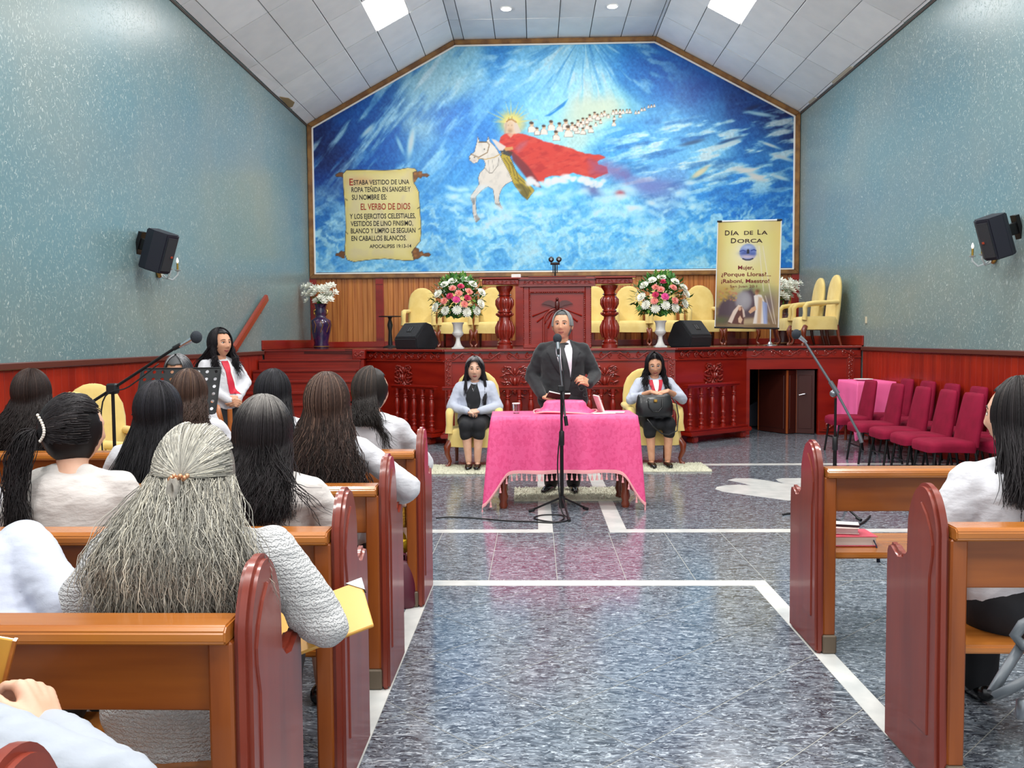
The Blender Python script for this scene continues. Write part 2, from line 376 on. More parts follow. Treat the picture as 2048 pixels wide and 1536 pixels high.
# ceiling: two slopes and a flat middle, grid of tiles
mb = MB()
T = .02
CP = [(XL, EL+T), (TX1, HT+T), (TX2, HT+T), (XR, ER+T), (XR, ER+T+.1), (TX2, HT+T+.1), (TX1, HT+T+.1), (XL, EL+T+.1)]
ceil = struct('ceiling', MB().prism(CP, xz, WY0, ZB+.15), DARKGRID)
zc = lambda x: EL+(HT-EL)*(x-XL)/(TX1-XL) if x < TX1 else (HT if x < TX2 else HT-(HT-ER)*(x-TX2)/(XR-TX2))
SEG = [[XL+.005, XL+.17]+[XL+.17+.525*i for i in range(1, 5)]+[TX1], [TX1, -1.30, -.71, -.126, .452, 1.035, 1.62, 2.21, TX2], [TX2]+[TX2+.525*i for i in range(1, 6)]+[XR-.005]]
stuff = MB(); nt_ = 0
for si, seg in enumerate(SEG):
    for k in range(len(ROWS)-1):
        y1, y0 = ROWS[k], ROWS[k+1]
        for i in range(len(seg)-1):
            a, b = seg[i], seg[i+1]
            led = k in LED_ROWS and ((si == 0 and i == 4) or (si == 2 and i == 1))
            e = .008
            xa, xb = a+e, b-e
            za, zb_ = zc(a+1e-6)+(zc(b-1e-6)-zc(a+1e-6))*(xa-a)/(b-a), zc(a+1e-6)+(zc(b-1e-6)-zc(a+1e-6))*(xb-a)/(b-a)
            j = [random.uniform(-.006, .006) for _ in range(4)] if not led else [0]*4
            q = [(xa, y0+e, za+j[0]), (xb, y0+e, zb_+j[1]), (xb, y1-e, zb_+j[2]), (xa, y1-e, za+j[3])]
            q2 = [(p[0], p[1], p[2]+.02) for p in q]
            tm = MB().add(q+q2, [(0, 3, 2, 1), (4, 5, 6, 7), (0, 1, 5, 4), (1, 2, 6, 5), (2, 3, 7, 6), (3, 0, 4, 7)])
            if led:
                o = tm.build('ceiling_light', LEDM)
                pl = {0: 'left', 2: 'right'}[si]
                tag(o, {2: 'bright square panel light set in the %s ceiling slope ahead', 7: 'panel light overhead in the %s ceiling slope, nearer than the front one', 11: 'panel light above the pews in the %s ceiling slope', 14: 'panel light over the entrance end in the %s ceiling slope'}[k] % pl, 'ceiling light')
            elif y1 > 8.5: tm.build('ceiling_tile', TILE, ceil); nt_ += 1
            else: stuff.add(tm.v, tm.f)
stuff.build('rear_ceiling_tiles', TILE, ceil, kind='stuff')
# broken eave pieces
tan = mat('bare_tan_board', (150, 128, 92), .9)
for pts, x0, s in (([(14.35, .02), (14.6, .10), (14.9, .12), (15.02, .05), (14.98, .0)], XL, 1),):
    MB().prism([(p[0], p[1]) for p in pts], lambda a, b, t: (x0+s*(b+.012), a, zc(x0+s*(b+.012))-t), .004, .012).build('broken_tile_patch', tan, ceil)
for ya, yb in ((13.5, 14.4), (15.2, 15.6), (10.2, 10.9)):
    MB().prism([(ya, .005), (yb, .005), (yb-.05, .05), (ya+.06, .05)], lambda a, b, t: (XR-b, a, zc(XR-b)-t), .002, .008).build('patched_strip', mat('pale_patch', (198, 188, 168), .9), ceil)
for i, (x, y) in enumerate(DOWN):
    t = thing('downlight', ['lit round downlight, left of the two nearest the mural', 'lit round downlight, right of the two nearest the mural'][i] if i < 2 else '%s round downlight of the pair %s' % (('left', 'right')[i % 2], ('', 'over the front rugs', 'over the floor before the table', 'over the aisle', 'over the entrance')[i//2]), 'ceiling light', (x, y, HT))
    MB().lathe([(.10, -.002), (.10, -.014), (.085, -.016), (.085, -.004)], n=20).build('trim_ring', WHITE, t, smooth=40)
    MB().lathe([(.001, -.012), (.083, -.012), (.083, -.004), (.001, -.004)], n=20).build('lens', mat('lit_downlight_lens', (255, 253, 250), .5, emit=18.), t)

# ---------------------------------------------------------------- the stage
ST = 1.35
FRONT = [(-2.65, 13.2), (-1.30, 12.15), (1.98, 12.15), (3.2, 13.0), (XR-.025, 13.0)]
stage = thing('stage_platform', 'raised red mahogany stage with carved front across the end of the hall', 'stage', (.33, 13, 0))
def loc(o): o.matrix_parent_inverse = Matrix.Translation(-Vector((.33, 13, 0))); return o
deck = [(XL+.01, ZB-.05), (XL+.01, 13.25)]+FRONT[:-1]+[(XR-.01, 13.0), (XR-.01, ZB-.05)]
loc(MB().prism(deck, flat, ST-.07, ST).build('deck', mat('dark_red_deck', (74, 22, 18), .25, coat=.5), stage))
def seg_fn(p, q, off=0.):
    """local panel frame along p->q: (along, outward, up) -> xyz; outward faces the hall"""
    d = np.array([q[0]-p[0], q[1]-p[1]]); Lg = np.linalg.norm(d); d /= Lg; n = np.array([d[1], -d[0]])
    return Lg, (lambda a, o, z: (p[0]+d[0]*a+n[0]*(o+off), p[1]+d[1]*a+n[1]*(o+off), z))
def pbox(mb, fn, a0, a1, o0, o1, z0, z1):
    v = [fn(a, o, z) for z in (z0, z1) for a, o in ((a0, o0), (a1, o0), (a1, o1), (a0, o1))]
    return mb.add(v, [(0, 1, 2, 3), (7, 6, 5, 4), (0, 4, 5, 1), (1, 5, 6, 2), (2, 6, 7, 3), (3, 7, 4, 0)])
def spiral(fn, a, z, r, turns, s, o=.012, th=.008, start=0., mb=None):
    pts = []
    for t in np.linspace(0, 1, 14):
        ang = start+s*turns*2*PI*t; rr = r*(1-.82*t)
        pts.append(fn(a+rr*math.cos(ang), o, z+rr*math.sin(ang)))
    mb.tube(pts, [th*(1-.4*t) for t in np.linspace(0, 1, 14)], 5)
def frieze(fn, a0, a1, z0, z1, o, mb):
    h = z1-z0; n = max(1, round((a1-a0)/(h*2.2))); w = (a1-a0)/n; zm = (z0+z1)/2
    for i in range(n):
        c = a0+w*(i+.5); s = 1 if i % 2 == 0 else -1
        spiral(fn, c-w*.2, zm, h*.34, 1.2, s, o, h*.10, PI/2*s, mb); spiral(fn, c+w*.24, zm, h*.30, 1.1, -s, o, h*.09, -PI/2*s, mb)
        mb.tube([fn(c-w*.5, o, zm-s*h*.3), fn(c-w*.25, o+.006, zm-s*h*.38), fn(c, o+.004, zm), fn(c+w*.25, o+.006, zm+s*h*.38), fn(c+w*.5, o, zm+s*h*.3)], [h*.05, h*.1, h*.08, h*.1, h*.05], 5)
        mb.ell(fn(c, o, zm), (h*.13, h*.13, h*.13), 6, 4)
def cartouche(fn, a, z, w, h, mb, o=.015):
    """a dense spray of acanthus scrolls about w wide and h tall"""
    for s in (-1, 1):
        for zz, r, aa, tr in ((.40, .13, .22, 1), (.40, .10, .44, -1), (.14, .12, .34, -1), (-.12, .13, .26, 1), (-.36, .12, .40, 1), (-.36, .10, .18, -1)):
            spiral(fn, a+s*w*aa, z+zz*h, h*r, 1.25, s*tr, o, .012, 0 if s*tr > 0 else PI, mb)
        for aa, zz, ang in ((.12, .30, .9), (.30, .28, .2), (.46, .22, -.4), (.14, .02, 1.2), (.44, -.02, .3), (.12, -.26, -1.0), (.32, -.24, -.3), (.47, -.20, .5), (.30, .50, .3), (.28, -.50, -.4)):
            c, s2 = math.cos(ang)*s*.055, math.sin(ang)*.055
            mb.tube([fn(a+s*w*aa-c, o-.004, z+zz*h-s2), fn(a+s*w*aa, o+.014, z+zz*h), fn(a+s*w*aa+c, o, z+zz*h+s2)], [.006, .019, .004], 6)
    mb.ell(fn(a, o+.01, z), (w*.09, w*.09, h*.16), 8, 6); mb.ell(fn(a, o, z+h*.36), (w*.07, .02, h*.12), 8, 5); mb.ell(fn(a, o, z-h*.34), (w*.07, .02, h*.12), 8, 5)
for i in range(4):
    Lg, fn = seg_fn(FRONT[i], FRONT[i+1])
    if i < 3:
        loc(pbox(MB(), fn, 0, Lg, -.06, 0, 0, ST-.07).build('front_panel', RED, stage))
    else:
        mb = MB(); pbox(mb, fn, 0, Lg, -.06, 0, 1.0, ST-.07); pbox(mb, fn, 1.08, Lg, -.06, 0, 0, 1.0); pbox(mb, fn, 0, .05, -.06, 0, 0, 1.0)
        loc(mb.build('front_panel', RED, stage))
    mb = MB(); pbox(mb, fn, -.01, Lg+(.01 if i < 3 else 0), -.02, .05, ST-.035, ST); pbox(mb, fn, 0, Lg, -.02, .03, ST-.185, ST-.165)
    loc(mb.build('edge_moulding', CARVE, stage, bevel=.006))
    mb = MB(); frieze(fn, .06, Lg-.06, ST-.16, ST-.04, .008, mb); loc(mb.build('carved_frieze', CARVE, stage, smooth=60))
    if i == 1:
        for a in (1.0, Lg-1.0): mb = MB(); cartouche(fn, a, .88, .36, .42, mb); loc(mb.build('carved_ornament', CARVE, stage, smooth=60))
    if i in (0, 2):
        mb = MB(); cartouche(fn, Lg*(.52 if i == 2 else .5), .93, .32, .34, mb); loc(mb.build('carved_ornament', CARVE, stage, smooth=60))
    for a in ((.05, Lg-.05) if i == 1 else ((Lg-.16,) if i == 3 else ())):
        mb = MB(); pbox(mb, fn, a-.05, a+.05, 0, .03, .1, ST-.16)
        for k in range(13):
            s = 1 if k % 2 else -1
            spiral(fn, a, .2+.08*k, .035, 1.1, s, .034, .009, PI/2*s, mb); mb.ell(fn(a+s*.022, .034, .24+.08*k), (.016, .012, .022), 6, 4)
        loc(mb.build('carved_pilaster', CARVE, stage, smooth=60))
    if i == 3:   # carved base beside the doorway
        mb = MB(); pbox(mb, fn, 1.1, Lg, 0, .03, .05, .22); frieze(fn, 1.15, Lg-.02, .07, .2, .035, mb); loc(mb.build('carved_base', CARVE, stage, smooth=60))
# dark store room below the stage and its folding door
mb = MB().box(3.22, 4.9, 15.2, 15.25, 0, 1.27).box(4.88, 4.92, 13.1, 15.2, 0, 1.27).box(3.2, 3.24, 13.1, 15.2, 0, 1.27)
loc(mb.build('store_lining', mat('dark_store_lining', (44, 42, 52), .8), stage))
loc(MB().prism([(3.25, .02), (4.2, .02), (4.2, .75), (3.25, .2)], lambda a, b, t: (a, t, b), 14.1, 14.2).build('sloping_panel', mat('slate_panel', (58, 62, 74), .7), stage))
d1 = link('door_1', None, None, kind='structure'); d1.location = (4.25, 13.05, 0)
brown = mat('dark_brown_door', (62, 22, 14), .4, coat=.3); edge = mat('orange_door_edge', (160, 82, 36), .5)
P0, P1, P2, P3 = (0, 0), (-.25, .12), (-.42, .02), (-.70, .55)
for p, q in ((P0, P1), (P1, P2), (P2, P3)):
    Lg, fn = seg_fn(p, q)
    o = pbox(MB(), fn, .005, Lg-.005, -.017, .017, .01, .98).build('door_leaf', brown, d1)
    pbox(MB(), fn, Lg-.012, Lg+.006, -.02, .02, .01, .98).build('leaf_edge', edge, o)
    mb = MB(); pbox(mb, fn, .04, Lg-.04, -.024, -.015, .08, .9); mb.build('leaf_panel', brown, o, bevel=.004)
MB().tube([(-.12, .03, .62), (-.16, -.02, .62), (-.24, .0, .6)], .01, 6).build('door_handle', CHROME, d1)
# steps on the left
stairs = thing('stage_steps', 'wide dark red wooden steps climbing to the left side of the stage', 'steps', (-3.5, 12, 0))
for k in range(9):
    y = 13.25-.28*k; z = ST-.15*k
    if z < .1: break
    o = MB().box(XL+.035, -2.7, y-.02, 13.3, z-.15, z-.03).build('riser', STEPM, stairs); o.matrix_parent_inverse = Matrix.Translation((3.5, -12, 0))
    o = MB().box(XL+.035, -2.68, y-.05, y+.27, z-.03, z).build('tread', STEPM, stairs, bevel=.01, seg=2); o.matrix_parent_inverse = Matrix.Translation((3.5, -12, 0))
mb = MB().box(-2.8, -2.64, 13.02, 13.22, 0, ST-.15).box(-2.82, -2.62, 13.0, 13.24, ST-.15, ST)
o = mb.build('newel_post', RED, stairs, bevel=.008); o.matrix_parent_inverse = Matrix.Translation((3.5, -12, 0))
_, fn = seg_fn((-2.82, 13.0), (-2.62, 13.0)); mb = MB(); frieze(fn, .01, .19, ST-.13, ST-.02, .005, mb)
o = mb.build('newel_carving', CARVE, stairs, smooth=60); o.matrix_parent_inverse = Matrix.Translation((3.5, -12, 0))
# altar rails with turned balusters
BAL = [(.045, 0), (.045, .03), (.03, .04), (.03, .06), (.04, .075), (.026, .095), (.034, .12), (.042, .135), (.024, .15), (.03, .19), (.04, .215), (.026, .235), (.03, .27), (.042, .33), (.046, .37), (.034, .42), (.022, .45), (.036, .465), (.024, .48), (.034, .495), (.022, .51), (.032, .55), (.04, .565), (.04, .6)]
bal_me = MB().lathe([(r*.95, z) for r, z in BAL], n=14).mesh('baluster', smooth=50)
def altar_rail(label, p, q, n, a_in=(0, 0)):
    Lg, fn = seg_fn(p, q); t = thing('altar_rail', label, 'altar rail', (p[0], p[1], 0), group=None)
    inv = Matrix.Translation((-p[0], -p[1], 0))
    def L_(o): o.matrix_parent_inverse = inv; return o
    mb = MB(); pbox(mb, fn, a_in[0], Lg-a_in[1], -.04, .04, .775, .80); pbox(mb, fn, a_in[0], Lg-a_in[1], -.055, .055, .80, .83); L_(mb.build('handrail', RED, t, bevel=.008, seg=2))
    mb = MB(); pbox(mb, fn, -.02, Lg+.02, -.22, .13, .10, .16); pbox(mb, fn, 0, Lg, -.2, .09, .16, .19); L_(mb.build('kneeling_base', RED, t, bevel=.012, seg=2))
    for a in np.linspace(.12, Lg-.12, max(2, round(Lg/1.1)+1)):
        mb = MB(); pbox(mb, fn, a-.06, a+.06, -.04, .1, 0, .1); L_(mb.build('foot', CARVE, t, bevel=.02, seg=2))
    for a in np.linspace(.1+a_in[0], Lg-.1-a_in[1], n):
        o = link('baluster', bal_me, t, RED); o.location = Vector(fn(a, 0, .185))-t.location
altar_rail('left altar rail set at an angle behind the nearest pew', (-2.56, 12.98), (-1.40, 12.0), 5, (.55, .02))
altar_rail('middle altar rail running behind the pink table', (-1.32, 11.93), (2.0, 11.93), 20)
altar_rail('right altar rail set at an angle beside the dark doorway', (2.1, 12.0), (3.12, 12.78), 5, (.0, .15))
# handrail on the left wall
t = thing('wall_handrail', 'sloping red wooden handrail fixed to the left wall above the steps', 'handrail', (XL, 12.5, 1.75))
a, b = np.array([.07, -.72, -.38]), np.array([.07, .80, .42]); u = np.array([1, 0, 0.]); d = (b-a)/np.linalg.norm(b-a); v = np.cross(d, u)
MB().rings([[p+u*.03*sx+v*.055*sz for sx, sz in ((-1, -1), (1, -1), (1, 1), (-1, 1))] for p in (a, b)]).build('rail', mat('red_brown_rail', (150, 58, 36), .35, coat=.4), t, bevel=.012, seg=2)
for k in (.1, .8):
    p = a+(b-a)*k; MB().tube([p+np.array([-.07, 0, -.09]), p+np.array([0, 0, -.09]), p+np.array([0, 0, -.03])], .012, 8).build('bracket', BLACKM, t)
# ---------------------------------------------------------------- painted things: mural and banner
_tab = np.random.default_rng(3).random((256, 256))
def vnoise(x, y):
    xi = np.floor(x).astype(int); yi = np.floor(y).astype(int); fx = x-xi; fy = y-yi
    fx = fx*fx*(3-2*fx); fy = fy*fy*(3-2*fy); t = lambda a, b: _tab[a & 255, b & 255]
    return (t(xi, yi)*(1-fx)+t(xi+1, yi)*fx)*(1-fy)+(t(xi, yi+1)*(1-fx)+t(xi+1, yi+1)*fx)*fy
def fbm(x, y, o=5):
    s = 0; a = .5
    for k in range(o): s = s+a*vnoise(x+17.3*k, y+9.1*k); x = x*2.03; y = y*2.03; a *= .5
    return s/(1-.5**o)
class Paint:
    def __init__(s, X, Y): s.X, s.Y = X, Y; s.C = np.zeros((len(X), 3))
    def mix(s, a, c, idx=slice(None)):
        a = np.asarray(a)[..., None]; s.C[idx] = s.C[idx]*(1-a)+np.asarray(c, float)*a
    def blob(s, x, y, rx, ry, c, a=1., rot=0., hard=1.):
        dx, dy = s.X-x, s.Y-y; cr, sr = math.cos(rot), math.sin(rot); u = (dx*cr+dy*sr)/rx; v = (-dx*sr+dy*cr)/ry
        s.mix(a*np.exp(-(u*u+v*v)**hard), c)
    def near(s, pts, pad):
        P = np.array(pts, float); return np.nonzero((s.X > P[:, 0].min()-pad) & (s.X < P[:, 0].max()+pad) & (s.Y > P[:, 1].min()-pad) & (s.Y < P[:, 1].max()+pad))[0], P
    def sd(s, i, P, closed=True):
        x, y = s.X[i], s.Y[i]; d = np.full(len(i), 1e9); ins = np.zeros(len(i), bool); n = len(P)
        for k in range(n if closed else n-1):
            a, b = P[k], P[(k+1) % n]; e = b-a; w0 = x-a[0]; w1 = y-a[1]; t = np.clip((w0*e[0]+w1*e[1])/(e@e+1e-9), 0, 1)
            d = np.minimum(d, np.hypot(w0-t*e[0], w1-t*e[1]))
            if closed: ins ^= ((a[1] > y) != (b[1] > y)) & (x < (b[0]-a[0])*(y-a[1])/(b[1]-a[1]+1e-12)+a[0])
        return np.where(ins, -d, d)
    def poly(s, pts, c, a=1., f=.8, n=0., line=None, lw=1.):
        i, P = s.near(pts, f*3+2)
        if not len(i): return
        d = s.sd(i, P)
        if n: d = d+n*(fbm(s.X[i]*.09, s.Y[i]*.09, 4)-.5)*2
        s.mix(a*np.clip(.5-d/(2*f), 0, 1), c, i)
        if line is not None: s.mix(.9*np.clip(lw-np.abs(d)+.3, 0, 1), line, i)
    def line(s, pts, w, c, a=1.):
        i, P = s.near(pts, w*2+2)
        if len(i): s.mix(a*np.clip(w-s.sd(i, P, False)+.5, 0, 1), c, i)
def fit_text(txt, x0, x1, z, h, plane, size_ref='H', bold=0., **kw):
    """text as a thin mesh between x0 and x1 on the plane(a,b,t)->xyz; h is the capital height"""
    me = text_mesh(txt, 1., 1., bold, 'LEFT', .0); V = np.zeros(len(me.vertices)*3); me.vertices.foreach_get('co', V); V = V.reshape(-1, 3)
    a, b = V[:, 0].min(), V[:, 0].max(); k = (x1-x0)/(b-a); kz = h/.69
    W = np.array([plane(x0+(p[0]-a)*k, z+p[1]*kz, 0) for p in V], np.float32); me.vertices.foreach_set('co', W.ravel()); me.update(); return me
def text_obj(name, lines, m, parent, plane, inv):
    for L_ in lines:
        link(name, fit_text(*L_[:5], plane, bold=L_[5] if len(L_) > 5 else 0.), parent, m).matrix_parent_inverse = inv
# ---- mural
MUR = thing('mural', 'huge sky-blue mural of a red-cloaked rider on a white horse filling the end wall', 'mural', (0, ZB, 2.73))
inv = Matrix.Translation((0, -ZB, -2.73))
YP = ZB-.03
gx = np.arange(XL+.05, XR-.04, .0150); gz = np.arange(2.78, 7.05, .0150)
GX, GZ = np.meshgrid(gx, gz); V = np.c_[GX.ravel(), np.full(GX.size, YP), GZ.ravel()]
top = np.interp(V[:, 0], [XL, TX1, TX2, XR], [EL, HT, HT, ER])-.03
ok = V[:, 2] < top
nx = len(gx); q = np.arange(GX.size).reshape(GX.shape); F = np.c_[q[:-1, :-1].ravel(), q[:-1, 1:].ravel(), q[1:, 1:].ravel(), q[1:, :-1].ravel()]
F = F[ok[F].all(1)]; use = np.unique(F); re = np.full(len(V), -1); re[use] = np.arange(len(use)); V = V[use]; F = re[F]
X, Y = proj(V); p = Paint(X, Y)
# low-frequency sky from colour notes: x, y, spread, rgb
NOTE = [(640, 300, 40, (14, 34, 92)), (650, 360, 40, (16, 62, 140)), (720, 270, 50, (10, 72, 150)), (790, 300, 45, (20, 96, 176)), (660, 450, 40, (40, 108, 180)), (680, 520, 40, (110, 170, 220)),
        (760, 200, 45, (16, 88, 165)), (850, 180, 40, (150, 180, 200)), (840, 240, 34, (170, 190, 205)), (850, 320, 34, (120, 170, 210)), (890, 240, 34, (30, 110, 190)), (900, 150, 40, (160, 185, 200)), (930, 110, 40, (150, 190, 215)),
        (985, 110, 26, (30, 120, 196)), (1040, 130, 40, (120, 180, 222)), (1100, 120, 44, (170, 205, 230)), (1190, 120, 40, (120, 180, 220)), (1240, 110, 40, (30, 126, 200)), (1310, 120, 44, (16, 88, 170)), (1290, 190, 40, (30, 120, 195)),
        (1190, 165, 40, (206, 224, 234)), (1180, 205, 40, (200, 226, 220)), (1230, 200, 36, (190, 222, 220)), (1100, 190, 40, (160, 205, 235)), (1000, 190, 40, (110, 170, 220)), (950, 230, 40, (50, 130, 205)), (900, 330, 40, (60, 142, 212)), (930, 400, 40, (90, 165, 225)),
        (1400, 170, 40, (14, 74, 155)), (1480, 200, 40, (14, 52, 120)), (1570, 250, 46, (14, 28, 84)), (1500, 260, 40, (24, 96, 172)), (1420, 240, 40, (70, 140, 200)), (1340, 250, 40, (90, 160, 214)), (1260, 260, 40, (70, 150, 215)), (1330, 300, 40, (110, 175, 225)),
        (1420, 300, 40, (130, 185, 225)), (1540, 300, 40, (60, 130, 195)), (1560, 350, 40, (40, 120, 195)), (1500, 370, 44, (24, 112, 200)), (1430, 350, 36, (120, 180, 225)), (1450, 410, 40, (20, 115, 205)), (1550, 420, 40, (24, 110, 195)), (1560, 500, 40, (30, 120, 205)), (1400, 430, 36, (60, 150, 220)),
        (1340, 380, 34, (110, 150, 205)), (1250, 400, 40, (120, 190, 232)), (1150, 420, 40, (110, 185, 235)), (1050, 440, 40, (110, 185, 238)), (950, 470, 44, (120, 190, 236)), (900, 520, 44, (90, 165, 225)), (1000, 520, 44, (110, 180, 232)), (1100, 500, 44, (120, 190, 238)), (1200, 480, 44, (110, 185, 236)), (1300, 480, 44, (100, 180, 235)), (1390, 510, 44, (110, 185, 235)), (760, 530, 44, (120, 180, 225)), (860, 440, 40, (90, 160, 222)), (820, 380, 40, (50, 135, 205))]
wx = X+26*(fbm(X*.012, Y*.012)-.5)*2; wy = Y+26*(fbm(X*.012+40, Y*.012)-.5)*2
num = np.zeros((len(X), 3)); den = np.full(len(X), 1e-9)
for x, y, r, c in NOTE:
    w = np.exp(-((wx-x)**2+(wy-y)**2)/(r*r)); num += w[:, None]*np.array(c, float); den += w
p.C = num/den[:, None]
# brushed streaks falling diagonally (upper left), radiating (top), flowing right (right half), curling (bottom)
def streak(ang, fx, fy, seed, lo, hi):
    c, s = math.cos(ang), math.sin(ang); return np.clip((fbm((X*c+Y*s)*fx+seed, (-X*s+Y*c)*fy+seed, 4)-lo)/(hi-lo), 0, 1)
mUL = np.clip((1040-X)/200, 0, 1)*np.clip((420-Y)/120, 0, 1)
p.mix(.7*mUL*streak(-.9, .014, .08, 5, .48, .68), (215, 228, 238)); p.mix(.55*mUL*streak(-.9, .014, .06, 31, .54, .75), (12, 92, 178))
th = np.arctan2(Y-60, X-1170); rr = np.hypot(X-1170, Y-60)
rad = np.clip((fbm(th*14+50+2*fbm(X*.02, Y*.02, 3), rr*.03, 5)-.5)/.2, 0, 1)*np.clip((250-Y)/90, 0, 1)*np.clip((X-930)/60, 0, 1)*np.clip((1400-X)/120, 0, 1)
p.mix(.5*rad, (230, 236, 240)); rad2 = np.clip((fbm(th*16+90, rr*.012, 4)-.52)/.2, 0, 1)*np.clip((230-Y)/90, 0, 1)*np.clip((X-930)/60, 0, 1); p.mix(.45*rad2, (24, 112, 190))
mR = np.clip((X-1160)/120, 0, 1)*np.clip((Y-210-(1400-X)*.1)/40, 0, 1)*np.clip((440-Y)/80, 0, 1)
p.mix(.85*mR*streak(-.22, .022, .09, 11, .49, .66), (222, 232, 236)); p.mix(.6*mR*streak(-.22, .018, .075, 61, .55, .75), (18, 86, 160))
mB = np.clip((Y-370)/60, 0, 1)
n = fbm(X*.05+4*fbm(X*.03, Y*.03), Y*.07+4*fbm(X*.03+9, Y*.03), 6)
p.mix(.65*mB*np.clip((n-.5)/.17, 0, 1), (216, 233, 243)); p.mix(.4*mB*np.clip((.44-n)/.16, 0, 1), (30, 122, 210)); n = fbm(X*.016+2, Y*.024+4, 6); p.mix(.55*mB*np.clip((n-.52)/.14, 0, 1), (204, 226, 240)); p.mix(.3*mB*streak(-.5, .03, .11, 77, .52, .7), (226, 238, 244))
n = fbm(X*.05+7, Y*.07+2, 5); mL = np.clip((720-X)/60, 0, 1)*np.clip((Y-360)/60, 0, 1); p.mix(.6*mL*np.clip((n-.52)/.15, 0, 1), (190, 214, 232))
p.C += (fbm(X*.25, Y*.25, 3)-.5)[:, None]*36+(fbm(X*.5-Y*.3, Y*.12+X*.12, 3)-.5)[:, None]*30
for x, y, rx, ry, r, c in ((735, 262, 20, 5, -.8, (190, 205, 220)), (822, 285, 7, 32, .15, (205, 215, 220)), (800, 290, 4, 20, -.4, (150, 185, 215)), (1460, 281, 26, 4, -.3, (40, 70, 120)), (1455, 288, 30, 4, -.35, (205, 220, 228)), (1505, 215, 18, 4, -.3, (20, 40, 90)), (1520, 228, 30, 4, .15, (180, 200, 215)), (1385, 285, 26, 4, -.25, (60, 90, 130)), (1490, 340, 30, 6, .05, (225, 230, 228)), (1510, 352, 24, 7, .3, (230, 232, 228)), (1540, 290, 22, 3, .35, (215, 222, 225)), (1565, 315, 26, 4, .3, (205, 215, 222)), (1400, 345, 22, 6, -.6, (225, 222, 180)), (1560, 355, 20, 4, .3, (200, 215, 225))):
    p.blob(x, y, rx, ry, c, .95, r, 1.6)
p.blob(1200, 215, 74, 24, (214, 232, 206), .8); p.blob(1170, 235, 60, 16, (206, 230, 208), .6)
p.poly([(1090, 232), (1108, 222), (1136, 198), (1128, 212), (1100, 232)], (26, 120, 200), .9, 1.5)
p.poly([(1098, 226), (1118, 214), (1130, 203)], (30, 100, 170), .7, 1)
c3 = lambda pts: [(920+.1953*x, 180+.1953*y) for x, y in pts]
# glory of rays round the rider's head
cx, cy = c3([(525, 335)])[0]
for k in range(26):
    a = -PI*.98+k*PI*.98/25; L_ = 30+14*math.sin(k*2.7)+(10 if k % 3 == 0 else 0); w = .055
    p.poly([(cx+10*math.cos(a-w*3), cy+10*math.sin(a-w*3)), (cx+L_*math.cos(a), cy+L_*math.sin(a)), (cx+10*math.cos(a+w*3), cy+10*math.sin(a+w*3))], (226, 222, 120), .75, .9)
p.blob(cx+2, cy+4, 26, 20, (232, 222, 120), .9, 0, 1.5)
p.blob(cx-6, cy+28, 20, 12, (200, 216, 230), .6)
# crowd of white-robed riders receding to the right
crowd = [(735, 350, 1.5), (860, 380, 1.35), (935, 335, 1.4), (1020, 355, 1.3), (1085, 325, 1.45), (985, 440, 1.4), (1110, 390, 1.6), (1150, 350, 1.1), (790, 400, 1.1), (1210, 320, 1.), (1260, 300, 1.), (1200, 390, 1.), (1260, 400, 1.), (1340, 380, 1.), (1300, 350, .9), (1330, 265, 1.), (1380, 240, 1.), (1410, 260, .9), (1300, 300, .8), (1240, 340, .8), (1480, 225, .8), (1450, 240, .7), (1570, 215, .7), (1600, 210, .7), (1640, 210, .7), (1670, 210, .6), (1710, 205, .6), (1740, 205, .6), (1520, 255, .6), (1575, 325, .8), (1640, 250, .6), (1580, 275, .6), (1800, 220, .5), (1830, 215, .5), (1860, 190, .5), (1890, 185, .5), (1930, 160, .45), (1960, 155, .45), (1990, 150, .45), (1440, 310, .6), (1180, 370, .9), (1390, 340, .6)]
for x, y, s in crowd:
    x, y = c3([(x, y)])[0]; s *= 5.0
    p.poly([(x-s*1.05, y+s*2.2), (x-s*.9, y+s*.8), (x-s*.3, y+s*.45), (x+s*.4, y+s*.5), (x+s*1.0, y+s*1.0), (x+s*1.1, y+s*2.2)], (238, 232, 222), 1, .7, line=(96, 84, 70), lw=.45)
    p.blob(x, y, s*.55, s*.62, (226, 190, 150), 1, 0, 3); p.blob(x-.1*s, y-s*.35, s*.6, s*.42, (70, 52, 40), .95, 0, 3)
# red cloak
CAPE = [(410, 480), (470, 440), (560, 440), (650, 452), (740, 478), (860, 530), (1000, 556), (1140, 598), (1280, 650), (1440, 668), (1480, 690), (1410, 735), (1420, 760), (1500, 790), (1520, 850), (1380, 905), (1280, 880), (1160, 850), (1060, 880), (940, 880), (870, 900), (860, 960), (800, 930), (740, 960), (640, 820), (560, 700), (500, 640), (430, 590), (400, 530)]
p.poly(c3(CAPE), (214, 62, 52), 1, 1.2, n=2.)
i, P = p.near(c3(CAPE), 2); ins = p.sd(i, P) < -1
j = i[ins]; p.mix(.6*np.clip((fbm(X[j]*.05-Y[j]*.03, Y[j]*.16+X[j]*.05, 4)-.5)/.2, 0, 1), (176, 36, 40), j); p.mix(.35*np.clip((fbm(X[j]*.06+50, Y[j]*.12, 3)-.52)/.2, 0, 1), (232, 104, 84), j)
p.poly(c3([(1330, 720), (1500, 740), (1700, 800), (1780, 900), (1700, 940), (1500, 880), (1350, 850)]), (146, 90, 150), .65, 9, n=6)
p.blob(1290, 372, 44, 20, (128, 104, 170), .7, .15); p.blob(1185, 380, 22, 12, (120, 84, 140), .7, .4); p.blob(1240, 386, 10, 6, (190, 50, 60), .8); p.blob(1330, 370, 30, 10, (120, 120, 185), .6)
